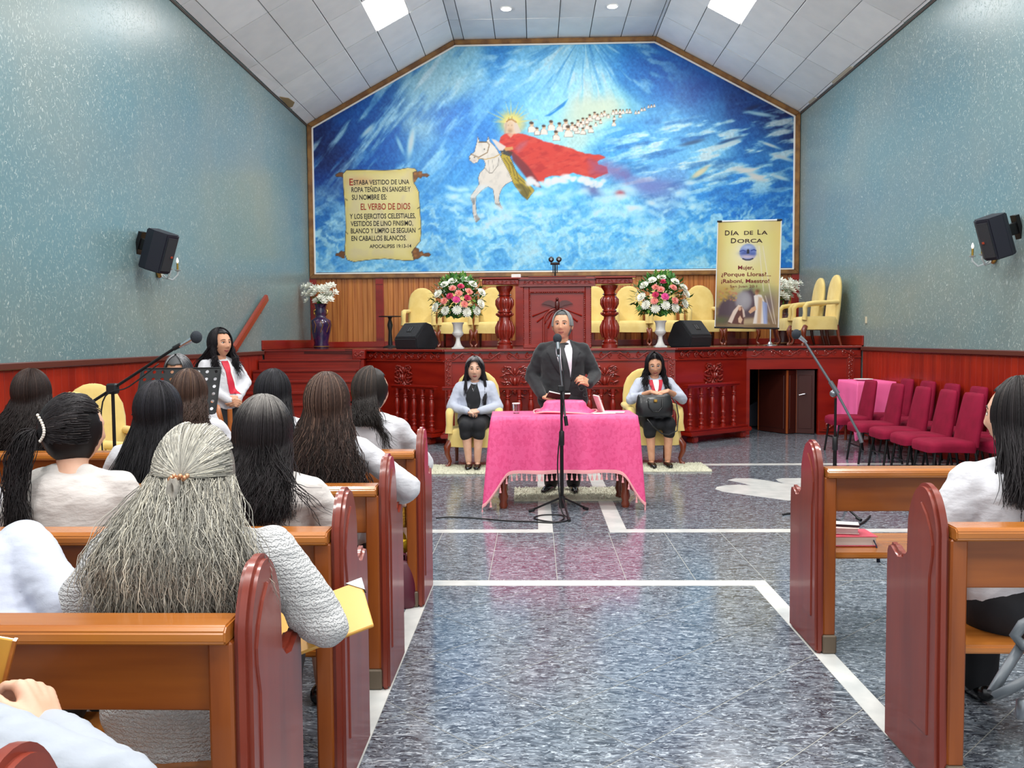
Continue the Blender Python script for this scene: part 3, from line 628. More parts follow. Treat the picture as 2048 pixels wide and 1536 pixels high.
p.poly(c3([(520, 610), (600, 680), (700, 780), (800, 930), (830, 1000), (760, 980), (680, 900), (600, 800), (540, 720)]), (120, 40, 50), .9, 2)
p.poly(c3([(400, 600), (470, 600), (540, 640), (520, 680), (440, 680)]), (60, 44, 30), .8, 1)
ROBE = [(430, 650), (510, 680), (545, 760), (575, 830), (640, 900), (740, 1000), (765, 1030), (735, 1065), (690, 1125), (620, 1060), (560, 980), (500, 870), (450, 760), (412, 690)]
p.poly(c3(ROBE), (186, 166, 52), 1, .8, line=(50, 42, 22), lw=.5)
for a, b in (((480, 690), (560, 880)), ((450, 700), (520, 850)), ((560, 900), (690, 1080)), ((600, 900), (730, 1050)), ((520, 740), (600, 930))): p.line(c3([a, ((a[0]+b[0])/2+14, (a[1]+b[1])/2-8), b]), .9, (96, 84, 24), .8)
p.poly(c3([(560, 960), (640, 960), (720, 1030), (690, 1125), (640, 1090)]), (88, 82, 40), .7, 2)
p.poly(c3([(620, 540), (690, 520), (680, 560), (600, 640), (560, 600)]), (176, 130, 160), .45, 4); p.poly(c3([(440, 590), (540, 580), (545, 610), (470, 625)]), (214, 158, 96), 1, .6)
p.poly(c3([(320, 500), (360, 510), (470, 580), (440, 620), (400, 620)]), (226, 214, 206), 1, 1)
# horse
HORSE = [(182, 476), (200, 528), (272, 530), (290, 474), (308, 530), (340, 560), (380, 610), (440, 730), (500, 840), (538, 930), (470, 965), (430, 1010), (405, 1070), (398, 1130), (415, 1175), (432, 1212), (395, 1190), (358, 1165), (350, 1090), (338, 1015), (290, 990), (262, 1000), (215, 1035), (165, 1090), (160, 1160), (168, 1250), (176, 1290), (205, 1320), (165, 1358), (146, 1320), (130, 1250), (128, 1160), (108, 1110), (112, 1080), (150, 1030), (196, 965), (186, 900), (205, 845), (250, 800), (262, 760), (240, 705), (200, 700), (180, 740), (140, 752), (98, 720), (92, 682), (120, 655), (150, 630), (160, 580), (172, 540)]
p.poly(c3(HORSE), (226, 224, 214), 1, .6, line=(60, 58, 56), lw=.5)
j, P = p.near(c3(HORSE), 2); j = j[p.sd(j, P) < -1]; p.mix(.5*np.clip((fbm(X[j]*.12, Y[j]*.08, 3)-.5)/.2, 0, 1), (196, 196, 190), j)
p.poly(c3([(112, 1105), (158, 1105), (150, 1170), (135, 1180)]), (110, 110, 112), .9, .8); p.poly(c3([(150, 1290), (175, 1275), (205, 1320), (165, 1358)]), (66, 62, 60), .9, .8); p.poly(c3([(360, 1160), (410, 1165), (432, 1212), (395, 1192)]), (110, 108, 106), .9, .8)
for L_, w, c in (([(190, 535), (280, 535), (300, 560), (280, 640), (190, 690), (110, 655)], .9, (120, 92, 50)), ([(180, 700), (260, 710), (350, 690), (440, 640)], .8, (186, 150, 60)), ([(255, 800), (300, 850), (330, 850), (390, 770), (400, 690)], .5, (110, 108, 100)), ([(290, 720), (300, 840)], .4, (150, 150, 145)), ([(330, 720), (345, 820)], .4, (150, 150, 145))): p.line(c3(L_), w, c, .9)
for x, y, r in ((250, 607, 1.4), (148, 690, 1.2), (105, 700, 1.), (188, 500, 1.2), (284, 500, 1.2)): p.blob(*c3([(x, y)])[0], r, r, (40, 36, 34), 1, 0, 3)
p.blob(*c3([(150, 725)])[0], 3, 1.6, (206, 160, 150), .7)
# rider head: pale face, long fair hair, crown
p.poly(c3([(450, 360), (480, 300), (560, 300), (590, 350), (620, 430), (560, 450), (470, 440)]), (226, 206, 178), 1, 1.2); p.blob(*c3([(512, 375)])[0], 7, 11, (218, 192, 160), 1, 0, 3); p.poly(c3([(462, 340), (484, 330), (478, 400), (470, 450), (452, 440)]), (190, 172, 150), .8, 1); p.poly(c3([(552, 330), (585, 345), (625, 430), (575, 450), (556, 400)]), (214, 204, 194), .8, 1); p.blob(*c3([(513, 420)])[0], 5.5, 4.5, (168, 138, 108), .8)
p.line(c3([(478, 325), (500, 305), (530, 300), (575, 330)]), 1.3, (176, 132, 60)); p.line(c3([(490, 310), (500, 285)]), .7, (190, 146, 60)); p.line(c3([(530, 300), (532, 275)]), .7, (190, 146, 60))
for x in (495, 530): p.blob(*c3([(x, 362)])[0], 1.2, .8, (120, 96, 80), .9)
p.poly(c3([(480, 450), (560, 440), (520, 490)]), (222, 190, 160), .8, 1)
# cloud billows in front of the cloak
rb = np.random.default_rng(5)
for k in range(70):
    t = rb.random(); x = 1060+t*150+rb.normal(0, 4); y = 356+6*math.sin(t*9)+rb.random()*12; r = 3+rb.random()*5
    p.blob(x, y, r, r*.8, (236, 240, 244), .8, 0, 2)
for k in range(110):
    x = 900+rb.random()*520; y = 375+rb.random()*90; r = 4+rb.random()*9; p.blob(x, y, r*1.4, r*.6, (226, 238, 246), .5, rb.normal(0, .3), 1.5)
for x, y in ((945, 440), (960, 432), (1000, 415), (1380, 365), (1260, 415), (1300, 405)): p.blob(x, y, 12, 6, (238, 242, 246), .7, 0, 1.5)
# painted parchment scroll
c4 = lambda pts: [(660+.13672*x, 320+.13672*y) for x, y in pts]
WOODY = (122, 78, 42)
for pts in ([(1215, 160), (1290, 175), (1310, 160), (1345, 170), (1350, 200), (1420, 195), (1455, 225), (1420, 250), (1350, 235), (1330, 270), (1290, 250), (1215, 350)], [(1200, 1330), (1240, 1275), (1300, 1300), (1310, 1350), (1345, 1330), (1370, 1370), (1440, 1355), (1475, 1385), (1440, 1415), (1340, 1400), (1300, 1440), (1215, 1460)], [(190, 180), (130, 185), (80, 215), (90, 245), (150, 240), (195, 260)], [(215, 1340), (160, 1330), (130, 1360), (85, 1370), (85, 1400), (140, 1410), (180, 1440), (215, 1440)]): p.poly(c4(pts), WOODY, 1, .8, line=(50, 34, 24), lw=.5)
for x, y in ((1245, 200), (1240, 300), (1320, 200), (1240, 1340), (1250, 1400), (1340, 1380)): p.blob(*c4([(x, y)])[0], 3.5, 3, (190, 130, 62), .7)
SCR = [(190, 205), (240, 147), (500, 147), (800, 150), (1000, 140), (1130, 116), (1230, 120), (1275, 158), (1215, 180), (1222, 330), (1250, 372), (1300, 470), (1312, 700), (1335, 1000), (1322, 1185), (1240, 1285), (1195, 1345), (1228, 1465), (1100, 1472), (800, 1442), (560, 1462), (350, 1490), (250, 1460), (215, 1370), (232, 1000), (222, 700), (196, 400)]
p.poly(c4(SCR), (236, 228, 160), 1, .7, line=(40, 36, 30), lw=.7)
j, P = p.near(c4(SCR), 2); sdv = p.sd(j, P); k = sdv < -1.2; j = j[k]; sdv = sdv[k]
p.mix(.6*np.clip((fbm(X[j]*.045, Y[j]*.045, 3)-.48)/.2, 0, 1), (222, 212, 172), j); p.mix(.55*np.exp(sdv/7), (216, 196, 84), j); p.blob(720, 362, 24, 9, (224, 160, 110), .6); p.blob(805, 420, 30, 8, (216, 208, 110), .4)
for a, b in (((225, 570), (255, 590)), ((222, 1045), (258, 1080)), ((1310, 690), (1280, 710)), ((1325, 995), (1295, 1015))): p.line(c4([a, b]), .7, (40, 36, 30))
p.C = np.clip(p.C, 0, 255); blue_ = np.clip((p.C[:, 2:3]-p.C[:, 0:1]-10)/40, 0, 1); p.C = p.C*(.87+blue_*(np.array([.80, .95, .97])-.87)); red_ = p.C[:, 0] > p.C[:, 2]; p.C[red_, 0] = np.clip(p.C[red_, 0]*1.02, 0, 255)
o = link('canvas', np_mesh('canvas', V, F, True, linnp(p.C)), MUR, attr_mat('mural_paint', rough=.5)); o.matrix_parent_inverse = inv
YT = ZB-.0335
def at(px, py, Yw):
    d = FW+RT*((px-1024)/FPX)+UP*((768-py)/FPX); return np.array([0, 0, EYE])+d*(Yw/d[1])
def ml(txt, xa, xb, yb, h, b=.013):
    A = at(*c4([(xa, yb)])[0], YT); B = at(*c4([(xb, yb)])[0], YT); return (txt, A[0], B[0], A[2], h*.13672*YT/FPX, b)
pl = lambda a, b, t: (a, YT, b)
INK = mat('black_lettering_paint', (26, 22, 24), .6); REDINK = mat('red_brown_lettering_paint', (150, 40, 24), .6)
text_obj('verse_line', [ml('STABA VESTIDO DE UNA', 345, 1160, 362, 66), ml('ROPA TEÑIDA EN SANGRE:Y', 315, 1180, 470, 70), ml('SU NOMBRE ES:', 320, 830, 582, 72), ml('Y LOS EJERCITOS CELESTIALES,', 290, 1252, 860, 70), ml('VESTIDOS DE LINO FINISIMO,', 305, 1215, 967, 70), ml('BLANCO Y LIMPIO LE SEGUIAN', 305, 1250, 1072, 70), ml('EN CABALLOS BLANCOS.', 315, 1122, 1182, 70), ml('APOCALIPSIS 19:13-14', 580, 1190, 1288, 50)], INK, MUR, pl, inv)
text_obj('red_line', [ml('E', 285, 338, 370, 95), ml('EL VERBO DE DIOS', 450, 1175, 728, 88)], REDINK, MUR, pl, inv)
# frame: six mitred wooden lengths with a white slip
OC = [(XL+.01, 2.66), (XL+.01, EL-.01), (TX1, HT-.01), (TX2, HT-.01), (XR-.01, ER-.01), (XR-.01, 2.66)]
def inset(poly, d):
    n = len(poly); out = []
    for i in range(n):
        a, b, c = (np.array(poly[(i+k) % n]) for k in (-1, 0, 1)); e1 = (b-a)/np.linalg.norm(b-a); e2 = (c-b)/np.linalg.norm(c-b)
        n1 = np.array([e1[1], -e1[0]]); n2 = np.array([e2[1], -e2[0]]); out.append(tuple(b+d*(n1+n2)/(1+n1@n2)))
    return out
for nm, d0, d1_, ya, yb, m in (('frame_side', 0, .085, ZB-.09, ZB-.0, FRAMEW), ('white_slip', .085, .11, ZB-.05, ZB-.02, WHITE)):
    A, B = inset(OC, d0), inset(OC, d1_)
    for i in range(6):
        j = (i+1) % 6; o = MB().prism([A[i], A[j], B[j], B[i]], xz, ya, yb).build(nm, m, MUR, bevel=.012 if nm == 'frame_side' else 0, seg=2); o.matrix_parent_inverse = inv
# ---- banner on a stand
BN = thing('roll_banner', 'tall yellow printed banner standing on the right of the stage', 'banner', (3.31, 13.4, ST))
binv = Matrix.Translation((-3.31, -13.4, -ST))
TL, TR, BR, BL = at(1436, 444, 13.40), at(1563, 441, 13.40), at(1557, 656, 13.42), at(1430, 654, 13.42)
bw = lambda u, v, t=0: tuple((TL*(1-u)+TR*u)*(1-v)+(BL*(1-u)+BR*u)*v+np.array([0, -t+.012*math.sin(u*9), 0]))
nu, nv = 170, 290; U, W = np.meshgrid(np.linspace(0, 1, nu), np.linspace(0, 1, nv)); U = U.ravel(); W = W.ravel()
V = np.array([bw(a, b) for a, b in zip(U, W)]); q = np.arange(nu*nv).reshape(nv, nu); F = np.c_[q[:-1, :-1].ravel(), q[1:, :-1].ravel(), q[1:, 1:].ravel(), q[:-1, 1:].ravel()]
# work in the picture frame of the banner: 128 x 214
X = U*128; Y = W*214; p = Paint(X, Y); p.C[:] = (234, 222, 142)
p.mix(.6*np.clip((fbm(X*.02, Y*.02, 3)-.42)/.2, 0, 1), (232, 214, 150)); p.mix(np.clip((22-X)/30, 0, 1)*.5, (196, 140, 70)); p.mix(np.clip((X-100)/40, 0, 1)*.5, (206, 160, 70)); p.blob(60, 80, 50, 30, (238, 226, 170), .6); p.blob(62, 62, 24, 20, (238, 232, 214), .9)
p.blob(62, 62, 17, 17, (112, 132, 196), 1, 0, 8); p.blob(62, 52, 14, 5, (190, 205, 230), .8); p.blob(62, 70, 15, 5, (214, 196, 206), .9, 0, 2); p.blob(56, 64, 10, 4, (56, 76, 150), .8); p.blob(70, 66, 8, 3, (80, 100, 170), .8); p.poly([(59.5, 65), (59.5, 58), (62, 55.5), (64.5, 58), (64.5, 65)], (40, 38, 52)); p.line([(52, 75), (58, 77.5), (66, 77.5), (72, 75)], 1.2, (50, 46, 70)); p.line([(46, 60), (52, 58), (57, 60)], .9, (40, 60, 140)); p.line([(68, 59), (74, 57), (78, 59)], .9, (40, 60, 140))
# lower scene: a garden with a round stone at a cave mouth, a kneeling veiled figure and a standing one in white
m = np.clip((Y-128)/16, 0, 1); p.mix(m*.75, (150, 128, 92)); p.blob(20, 140, 26, 20, (196, 160, 84), .8); p.blob(100, 140, 34, 16, (196, 196, 130), .6); p.blob(70, 136, 30, 14, (150, 170, 110), .7)
p.poly([(4, 176), (14, 156), (34, 150), (50, 156), (56, 140), (70, 134), (84, 146), (84, 200), (4, 206)], (84, 66, 78), .95, 4, n=5); p.blob(56, 160, 17, 20, (150, 146, 152), 1, 0, 4); p.blob(60, 158, 10, 14, (176, 172, 178), .6)
p.mix(np.clip((Y-188)/10, 0, 1)*.6, (120, 92, 70)); p.blob(12, 200, 16, 8, (96, 104, 70), .8); p.poly([(58, 196), (96, 192), (110, 206), (50, 208)], (196, 176, 140), .8, 3); p.blob(106, 168, 14, 24, (104, 88, 112), .7)
for k in range(40): p.blob(6+rb.random()*36, 134+rb.random()*26, 2.2, 1.8, [(206, 168, 70), (160, 130, 60), (196, 120, 90)][k % 3], .8)
p.poly([(27, 206), (32, 188), (42, 172), (48, 168), (55, 174), (58, 190), (57, 208)], (92, 44, 34), 1, 1); p.poly([(26, 203), (36, 180), (46, 168), (53, 170), (47, 176), (40, 190), (34, 206)], (226, 206, 190), 1, .8); p.poly([(52, 170), (58, 180), (60, 192), (56, 194), (54, 180)], (226, 206, 190), .9, .8); p.blob(49, 176, 3.2, 4.5, (216, 164, 132), 1, 0, 3); p.poly([(46, 196), (50, 190), (55, 198), (52, 206), (47, 204)], (222, 186, 156), 1, .8)
p.poly([(76, 150), (82, 146), (92, 148), (98, 160), (104, 206), (76, 206), (80, 180)], (240, 232, 224), 1, 1); p.poly([(94, 160), (104, 164), (106, 206), (98, 206)], (150, 170, 222), .8, 1); p.poly([(86, 152), (94, 154), (92, 206), (84, 206)], (206, 160, 110), .7, 2); p.blob(82, 143, 4, 5.5, (196, 146, 110), 1, 0, 3); p.blob(84, 140, 5.5, 4.5, (120, 76, 52), .8); p.poly([(66, 182), (72, 174), (80, 170), (82, 178), (70, 186)], (222, 176, 140), 1, .8)
for a, b in (((84, 50), (96, 140)), ((92, 50), (122, 206)), ((100, 150), (118, 205))): p.line([a, b], 1.0, (244, 234, 224), .55)
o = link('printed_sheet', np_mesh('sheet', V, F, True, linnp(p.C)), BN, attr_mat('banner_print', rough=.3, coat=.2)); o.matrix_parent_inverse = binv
def bt(txt, x0, x1, y, h, b=.0): return (txt, x0, x1, -y, h, b)
bp = lambda a, b, t: bw(a/128, -b/214, .004)
BIN = mat('dark_brown_print', (58, 30, 30), .6); BRD = mat('dark_red_print', (122, 26, 34), .6)
text_obj('title_letters', [bt('D', 15, 24.5, 27, 9.6, .015), bt('ÍA', 27, 43, 27, 7.4, .015), bt('DE', 53, 71, 27, 7.4, .015), bt('L', 80, 87, 27, 9.6, .015), bt('A', 88, 101, 27, 7.4, .015), bt('D', 27.5, 38, 43, 9.6, .015), bt('ORCA', 40, 91, 43, 7.4, .015)], BIN, BN, bp, binv)
text_obj('verse_line', [bt('Mujer,', 43, 74, 96.5, 7.6, .016), bt('¿Porque Lloras?...', 10, 110, 110, 7.4, .016), bt('¡Raboní, Maestro!', 10, 107, 123.5, 7.4, .016), bt('San Juan 20:1', 28, 82, 133, 5, .0)], BRD, BN, bp, binv)
def edge_bar(name, a, b, r, m):
    o = MB().tube([bw(*a), bw(*b)], r, 8).build(name, m, BN, smooth=50); o.matrix_parent_inverse = binv
edge_bar('top_rail', (.06, -.005), (.93, -.005), .014, WHITE); edge_bar('rail_end', (-.01, -.005), (.06, -.005), .017, BLACK); edge_bar('rail_end', (.93, -.005), (1.01, -.005), .017, BLACK)
edge_bar('bottom_rail', (-.01, 1.004), (1.01, 1.004), .014, BLACK); edge_bar('side_hem', (.0, 0), (.0, 1), .008, WHITE); edge_bar('side_hem', (1., 0), (1., 1.01), .010, WHITE)
o = MB().tube([(3.68, 13.46, ST+.03), (3.68, 13.46, 3.25)], .016, 8).build('pole', CHROME, BN, smooth=50); o.matrix_parent_inverse = binv
o = MB().lathe([(.13, ST), (.13, ST+.012), (.04, ST+.03), (.025, ST+.06)], (3.68, 13.46, 0), 16).build('base', CHROME, BN, smooth=40); o.matrix_parent_inverse = binv
# ---------------------------------------------------------------- pews
ARCH = [(-.118*math.cos(a_)*(1-.10*math.sin(2*a_)), .855+.147*math.sin(a_)) for a_ in np.linspace(0, PI/2, 11)]; ARCH += [(-x_, z_) for x_, z_ in ARCH[-2::-1]]
PEND = [(-.135, 0), (-.125, .3)]+ARCH+[(.122, .745), (.15, .722), (.185, .715), (.215, .728), (.245, .742), (.272, .735), (.285, .71), (.288, .64), (.285, 0)]
PANEL = [(-.068, .16), (-.068, .70), (-.086, .77), (-.088, .81), (-.07, .86), (-.04, .905), (0, .94), (.04, .905), (.07, .86), (.088, .81), (.086, .77), (.068, .70), (.068, .16)]
LOWP = [(.10, .16), (.10, .66), (.25, .66), (.25, .16)]
GROOVE_SHADE = mat('painted_groove_shade', (54, 18, 14), .5)
def scale_poly(p, k): return [tuple(q) for q in inset(p[::-1], -k)]
def make_pew(label, loc, s, length, group):
    """s=-1: pew runs to -x from the aisle end; s=+1 to +x"""
    t = thing('church_pew', label, 'pew', loc, 0, group)
    yz = lambda a, b, x: (x, a, b)
    for k, x0 in enumerate((0, length-.04)):
        xa, xb = s*x0, s*(x0+.04)
        e = MB().prism(PEND, yz, min(xa, xb), max(xa, xb)).build('pew_end', PEWRED, t, bevel=.012, seg=2, smooth=40)
        for side in (-1, 1):
            xs = (min(xa, xb) if side < 0 else max(xa, xb))
            MB().prism(scale_poly(PANEL, .006), yz, xs-.002, xs+.002).build('groove_shade_strip', GROOVE_SHADE, e)  # raised dark strip, its colour standing in for the shade of a groove
            MB().prism(PANEL, yz, xs-.005, xs+.005).build('raised_panel', PEWRED, e, bevel=.004)
        x1 = s*(x0+(.04 if k == 0 else -.055)); x2 = x1+s*.055
        MB().box(min(x1, x2), max(x1, x2), -.125, -.045, .085, .838).build('post', PEWPOST, t, bevel=.006)
        MB().box(min(x1, x2)-.005, max(x1, x2)+.005, -.135, -.035, 0, .088).build('foot_block', FOOT, t, bevel=.006)
    a, b = sorted((s*.045, s*(length-.045)))
    MB().prism([(-.15, .845), (-.15, .868), (-.138, .88), (-.055, .882), (-.04, .872), (-.04, .838), (-.14, .836)], yz, a, b).build('top_rail', PEWTOP, t, bevel=.004, seg=2)
    MB().box(a, b, -.098, -.078, .672, .838).build('back_board', PEWOR, t, bevel=.004)
    MB().box(a, b, -.05, .37, .432, .462).build('seat', PEWTOP, t, bevel=.008, seg=2)
    return t
PEWY_L = [1.0, 1.94, 2.835, 3.68, 4.80]
pl_ = ['wooden pew nearest the camera on the left, only its pointed end tip in view', 'wooden pew behind the woman with long grey hair', 'wooden pew behind the grey-and-black-haired woman and the ponytail woman', 'wooden pew behind the woman with long wavy brown hair', 'frontmost wooden pew on the left, nearest the stage']
for y, l in zip(PEWY_L, pl_): make_pew(l, (-.632, y, 0), -1, 3.45, 'pews left of the aisle')
make_pew('front wooden pew right of the aisle with pink bible on its seat', (1.31, 4.11, 0), 1, 3.4, 'pews right of the aisle')
make_pew('wooden pew right of the aisle behind the seated woman', (1.30, 2.88, 0), 1, 3.4, 'pews right of the aisle')

# ---------------------------------------------------------------- covered armchairs
def soft_ring(cx, cy, hx, hy, z, n=24, p=2.6, wob=0., ph=0.):
    R = []
    for i in range(n):
        a = 2*PI*i/n; c, s_ = math.cos(a), math.sin(a); k = 1+wob*math.sin(5*a+ph)
        R.append((cx+hx*k*math.copysign(abs(c)**(2/p), c), cy+hy*k*math.copysign(abs(s_)**(2/p), s_), z+wob*.3*math.sin(3*a+ph)))
    return R
def armchair_parts(t, nolegs=False):
    W = [(.30, .26, .055), (.45, .27, .06), (.62, .275, .06), (.80, .275, .055), (.92, .258, .05), (1.01, .215, .045), (1.07, .15, .04), (1.105, .08, .03), (1.115, .02, .015)]
    MB().rings([soft_ring(0, .25+.10*(z-.4), w, d, z, 24, 2.4, .015, z*9) for z, w, d in W]).build('back_cover', YELLOW, t, smooth=70)
    MB().rings([soft_ring(0, -.02, w, d, z, 36, 4.5, wb, 2.) for z, w, d, wb in ((.245, .325, .315, .014), (.33, .322, .31, .008), (.40, .315, .30, .004), (.44, .305, .285, .002), (.455, .26, .25, 0), (.46, .1, .1, 0))]).build('seat_cover', YELLOW, t, smooth=60)
    for s in (-1, 1):
        MB().tube([(s*.26, .26, .68), (s*.275, .1, .672), (s*.285, -.12, .665), (s*.285, -.22, .65), (s*.285, -.262, .60), (s*.287, -.262, .5), (s*.29, -.275, .40)], [.045, .045, .047, .05, .045, .04, .05], 10, .8).build('arm_cover', YELLOW, t, smooth=70)
    if not nolegs:
        for s in (-1, 1):
            MB().tube([(s*.28, -.25, .30), (s*.315, -.29, .24), (s*.315, -.29, .17), (s*.285, -.262, .08), (s*.295, -.275, .03), (s*.315, -.30, .02), (s*.318, -.305, 0)], [.04, .042, .034, .022, .022, .026, .022], 10).build('front_leg', LEGW, t, smooth=60)
            MB().tube([(s*.25, .25, .32), (s*.255, .27, .15), (s*.26, .31, 0)], [.028, .024, .02], 8).build('back_leg', LEGW, t, smooth=60)
def armchair(label, loc, rz, src=None, group=None):
    if src is not None: return dup(src, loc, rz, label, group)
    t = thing('covered_armchair', label, 'armchair', loc, rz, group); armchair_parts(t); return t
AC = armchair('yellow covered armchair under the woman in black dress left of the pink table', (-.72, 10.08, 0), .0, None, 'yellow covered armchairs')
GRP = 'yellow covered armchairs'
armchair('yellow covered armchair under the woman with the black handbag', (1.37, 10.2, 0), .12, AC, GRP)
armchair('yellow covered armchair by the left wall behind the boom microphone', (-3.83, 7.45, 0), PI/2-.75, AC, GRP)
armchair('second yellow covered chair at left, low behind the microphone pole', (-3.25, 6.3, 0), PI/2-.3, AC, GRP)
for px, l in ((840, 'yellow armchair on the stage farthest left, above the left monitor speaker'), (912, 'yellow armchair on the stage hidden behind the left flower arrangement'), (985, 'yellow armchair on the stage just left of the pulpit pillar'), (1192, 'yellow armchair on the stage between the pulpit and its right pillar'), (1262, 'yellow armchair on the stage just right of the right pulpit pillar'), (1330, 'yellow armchair on the stage behind the right flower arrangement'), (1406, 'yellow armchair on the stage above the right monitor speaker'), (1478, 'yellow armchair on the stage behind the banner')):
    q_ = at(px, 650, 15.45); armchair(l, (q_[0], 15.52, ST+.001), 0, AC, GRP).scale = (.95, .95, .98)
armchair('yellow armchair seen side-on by the right wall, the nearer of the pair', (4.48, 13.75, ST), -PI/2, AC, GRP)
armchair('yellow armchair seen side-on by the right wall, the farther of the pair', (4.46, 14.45, ST), -PI/2, AC, GRP)
# wooden armchair with maroon seat behind the music stand
t = thing('wooden_armchair', 'brown wooden armchair with maroon seat half hidden behind the music stand', 'armchair', (-2.93, 7.12, 0), .05)
WBR = mat('warm_brown_wood', (170, 96, 40), .35, coat=.3)
MB().rings([soft_ring(0, -.02, .27, .25, z, 20, 4) for z in (.40, .46, .48)]).build('seat', mat('maroon_seat', (120, 18, 40), .7), t, smooth=60)
MB().rings([soft_ring(0, .26, w, .03, z, 20, 4) for z, w in ((.42, .20), (.8, .19), (.93, .16), (.97, .08))]).build('backrest', WBR, t, smooth=60)
for s in (-1, 1):
    MB().tube([(s*.29, .26, .68), (s*.31, 0, .69), (s*.32, -.24, .68), (s*.32, -.30, .66)], [.028, .03, .036, .04], 10).build('armrest', WBR, t, smooth=60)
    MB().tube([(s*.30, -.2, .67), (s*.29, -.22, .5), (s*.27, -.22, 0)], .024, 8).build('front_leg', WBR, t, smooth=60)
    MB().tube([(s*.25, .25, .9), (s*.25, .27, 0)], .022, 8).build('back_leg', WBR, t, smooth=60)

# ---------------------------------------------------------------- maroon banquet chairs in rows on the right (facing -x)
def maroon_chair(label, loc, rz):
    t = thing('maroon_covered_chair', label, 'chair', loc, rz, 'maroon covered chairs')
    MB().rings([soft_ring(-.02, 0, w, d, z, 28, 5, wb, 1.) for z, w, d, wb in ((.37, .235, .235, .02), (.42, .24, .24, .012), (.455, .235, .232, .004), (.475, .2, .2, 0), (.48, .08, .08, 0))]).build('seat_cover', MAROON, t, smooth=60)
    MB().rings([soft_ring(.20+.16*(z-.45), 0, d, w, z, 24, 3.2, .012, z*7) for z, w, d in ((.42, .205, .045), (.6, .205, .04), (.78, .19, .034), (.90, .175, .03), (.925, .16, .022), (.93, .06, .01))]).build('back_cover', MAROON, t, smooth=60)
    for sx, sy in ((-1, -1), (-1, 1), (1, -1), (1, 1)):
        MB().tube([(sx*.19, sy*.18, .40), (sx*.21+(.05 if sx > 0 else -.03), sy*.20, 0)], .013, 8).build('leg', BLACKM, t)
    MB().tube([(-.21, -.185, .2), (-.21, .185, .2)], .009, 6).build('stretcher', BLACKM, t)
    return t
MC = maroon_chair('maroon covered chair at the far end of the front row, beside the pink side table', (4.02, 11.0, 0), 0)
for y, x, l in ((10.15, 4.0, 'second maroon chair of the front row from the far end'), (9.5, 4.01, 'middle maroon chair of the front row'), (8.95, 4.02, 'fourth maroon chair of the front row from the far end'), (8.42, 4.02, 'nearest maroon chair of the front row, beside the woman in white')):
    dup(MC, (x, y, 0), random.uniform(-.05, .05), l)
for y, l in ((11.25, 'maroon chair of the back row at its far end, against the pink table'), (10.65, 'second maroon chair of the back row from the far end, by the right wall'), (10.05, 'third maroon chair of the back row from the far end, by the right wall'), (9.45, 'fourth maroon chair of the back row from the far end, by the right wall'), (8.9, 'fifth maroon chair of the back row from the far end, by the right wall'), (8.35, 'nearest maroon chair of the back row, by the right wall')):
    dup(MC, (4.59, y, 0), random.uniform(-.03, .03), l)

# ---------------------------------------------------------------- cloths and tables
def drape(x0, x1, y0, y1, z, drop, cdrop, nfold, amp, flare, seed=0, nrow=16):
    """cloth over a rectangular top: returns rings from the centre out and down; drop in the middles, cdrop at corners"""
    r_ = np.random.default_rng(seed); P = []; per = 2*((x1-x0)+(y1-y0)); n = 168
    rad = .03
    for i in range(n):
        s = per*i/n; w, h = x1-x0, y1-y0
        if s < w: p = (x0+s, y0); nn = (0, -1); e = min(s, w-s)
        elif s < w+h: p = (x1, y0+s-w); nn = (1, 0); e = min(s-w, w+h-s)
        elif s < 2*w+h: p = (x1-(s-w-h), y1); nn = (0, 1); e = min(s-w-h, 2*w+h-s)
        else: p = (x0, y1-(s-2*w-h)); nn = (-1, 0); e = min(s-2*w-h, per-s)
        c = math.exp(-(max(e, 0)/.085)**2); cx, cy = (x0+x1)/2, (y0+y1)/2
        dg = np.array([math.copysign(.75, p[0]-cx), math.copysign(.75, p[1]-cy)]); nn = np.array(nn)*(1-c)+dg*c
        P.append((np.array(p), nn, c, s))
    R = [[((x0+x1)/2+(q[0][0]-(x0+x1)/2)*k, (y0+y1)/2+(q[0][1]-(y0+y1)/2)*k, z) for q in P] for k in (.02, .5, .97)]
    for k in range(nrow+1):
        t = k/nrow; row = []
        for p, nn, c, s in P:
            d = (drop+(cdrop-drop)*c)*t; f = amp*t*math.sin(s/per*2*PI*nfold+1.3*math.sin(s*3+seed))*(1-c*.5)+flare*t*c+.012*min(t*8, 1)
            q = p+nn*f; row.append((q[0], q[1], z-d-(.004 if k else .002)))
        R.append(row)
    return R
def table_legs(t, x0, x1, y0, y1, h, m, turned=True):
    MB().box(x0, x1, y0, y1, h-.03, h-.004).build('table_top', m, t, bevel=.005)
    for sx in (x0+.08, x1-.08):
        for sy in (y0+.06, y1-.06):
            MB().lathe([(.032, 0), (.04, .03), (.03, .06), (.045, .1), (.032, .16), (.05, .28), (.042, .36), (.036, .5), (.05, .56), (.05, h-.03)] if turned else [(.02, 0), (.02, h-.03)], (sx, sy, 0), 12).build('leg', m, t, smooth=50)
LOCT = (.24, 7.67)
tb = thing('wooden_table', 'red-brown wooden table with turned legs under the pink cloth', 'table', (LOCT[0], LOCT[1], 0), .03)
table_legs(tb, -.62, .62, -.26, .26, .815, LEGW)
R = drape(-.64, .64, -.28, .28, .82, .485, .77, 11, .026, .085, 2)
cl = thing('pink_tablecloth', 'bright pink brocade tablecloth with tasselled edge draped over the front table', 'tablecloth', (LOCT[0], LOCT[1], 0), .03)
MB().rings(R, cap=False).build('cloth', PINK, cl, smooth=180)
low = R[-1]; n = len(low)
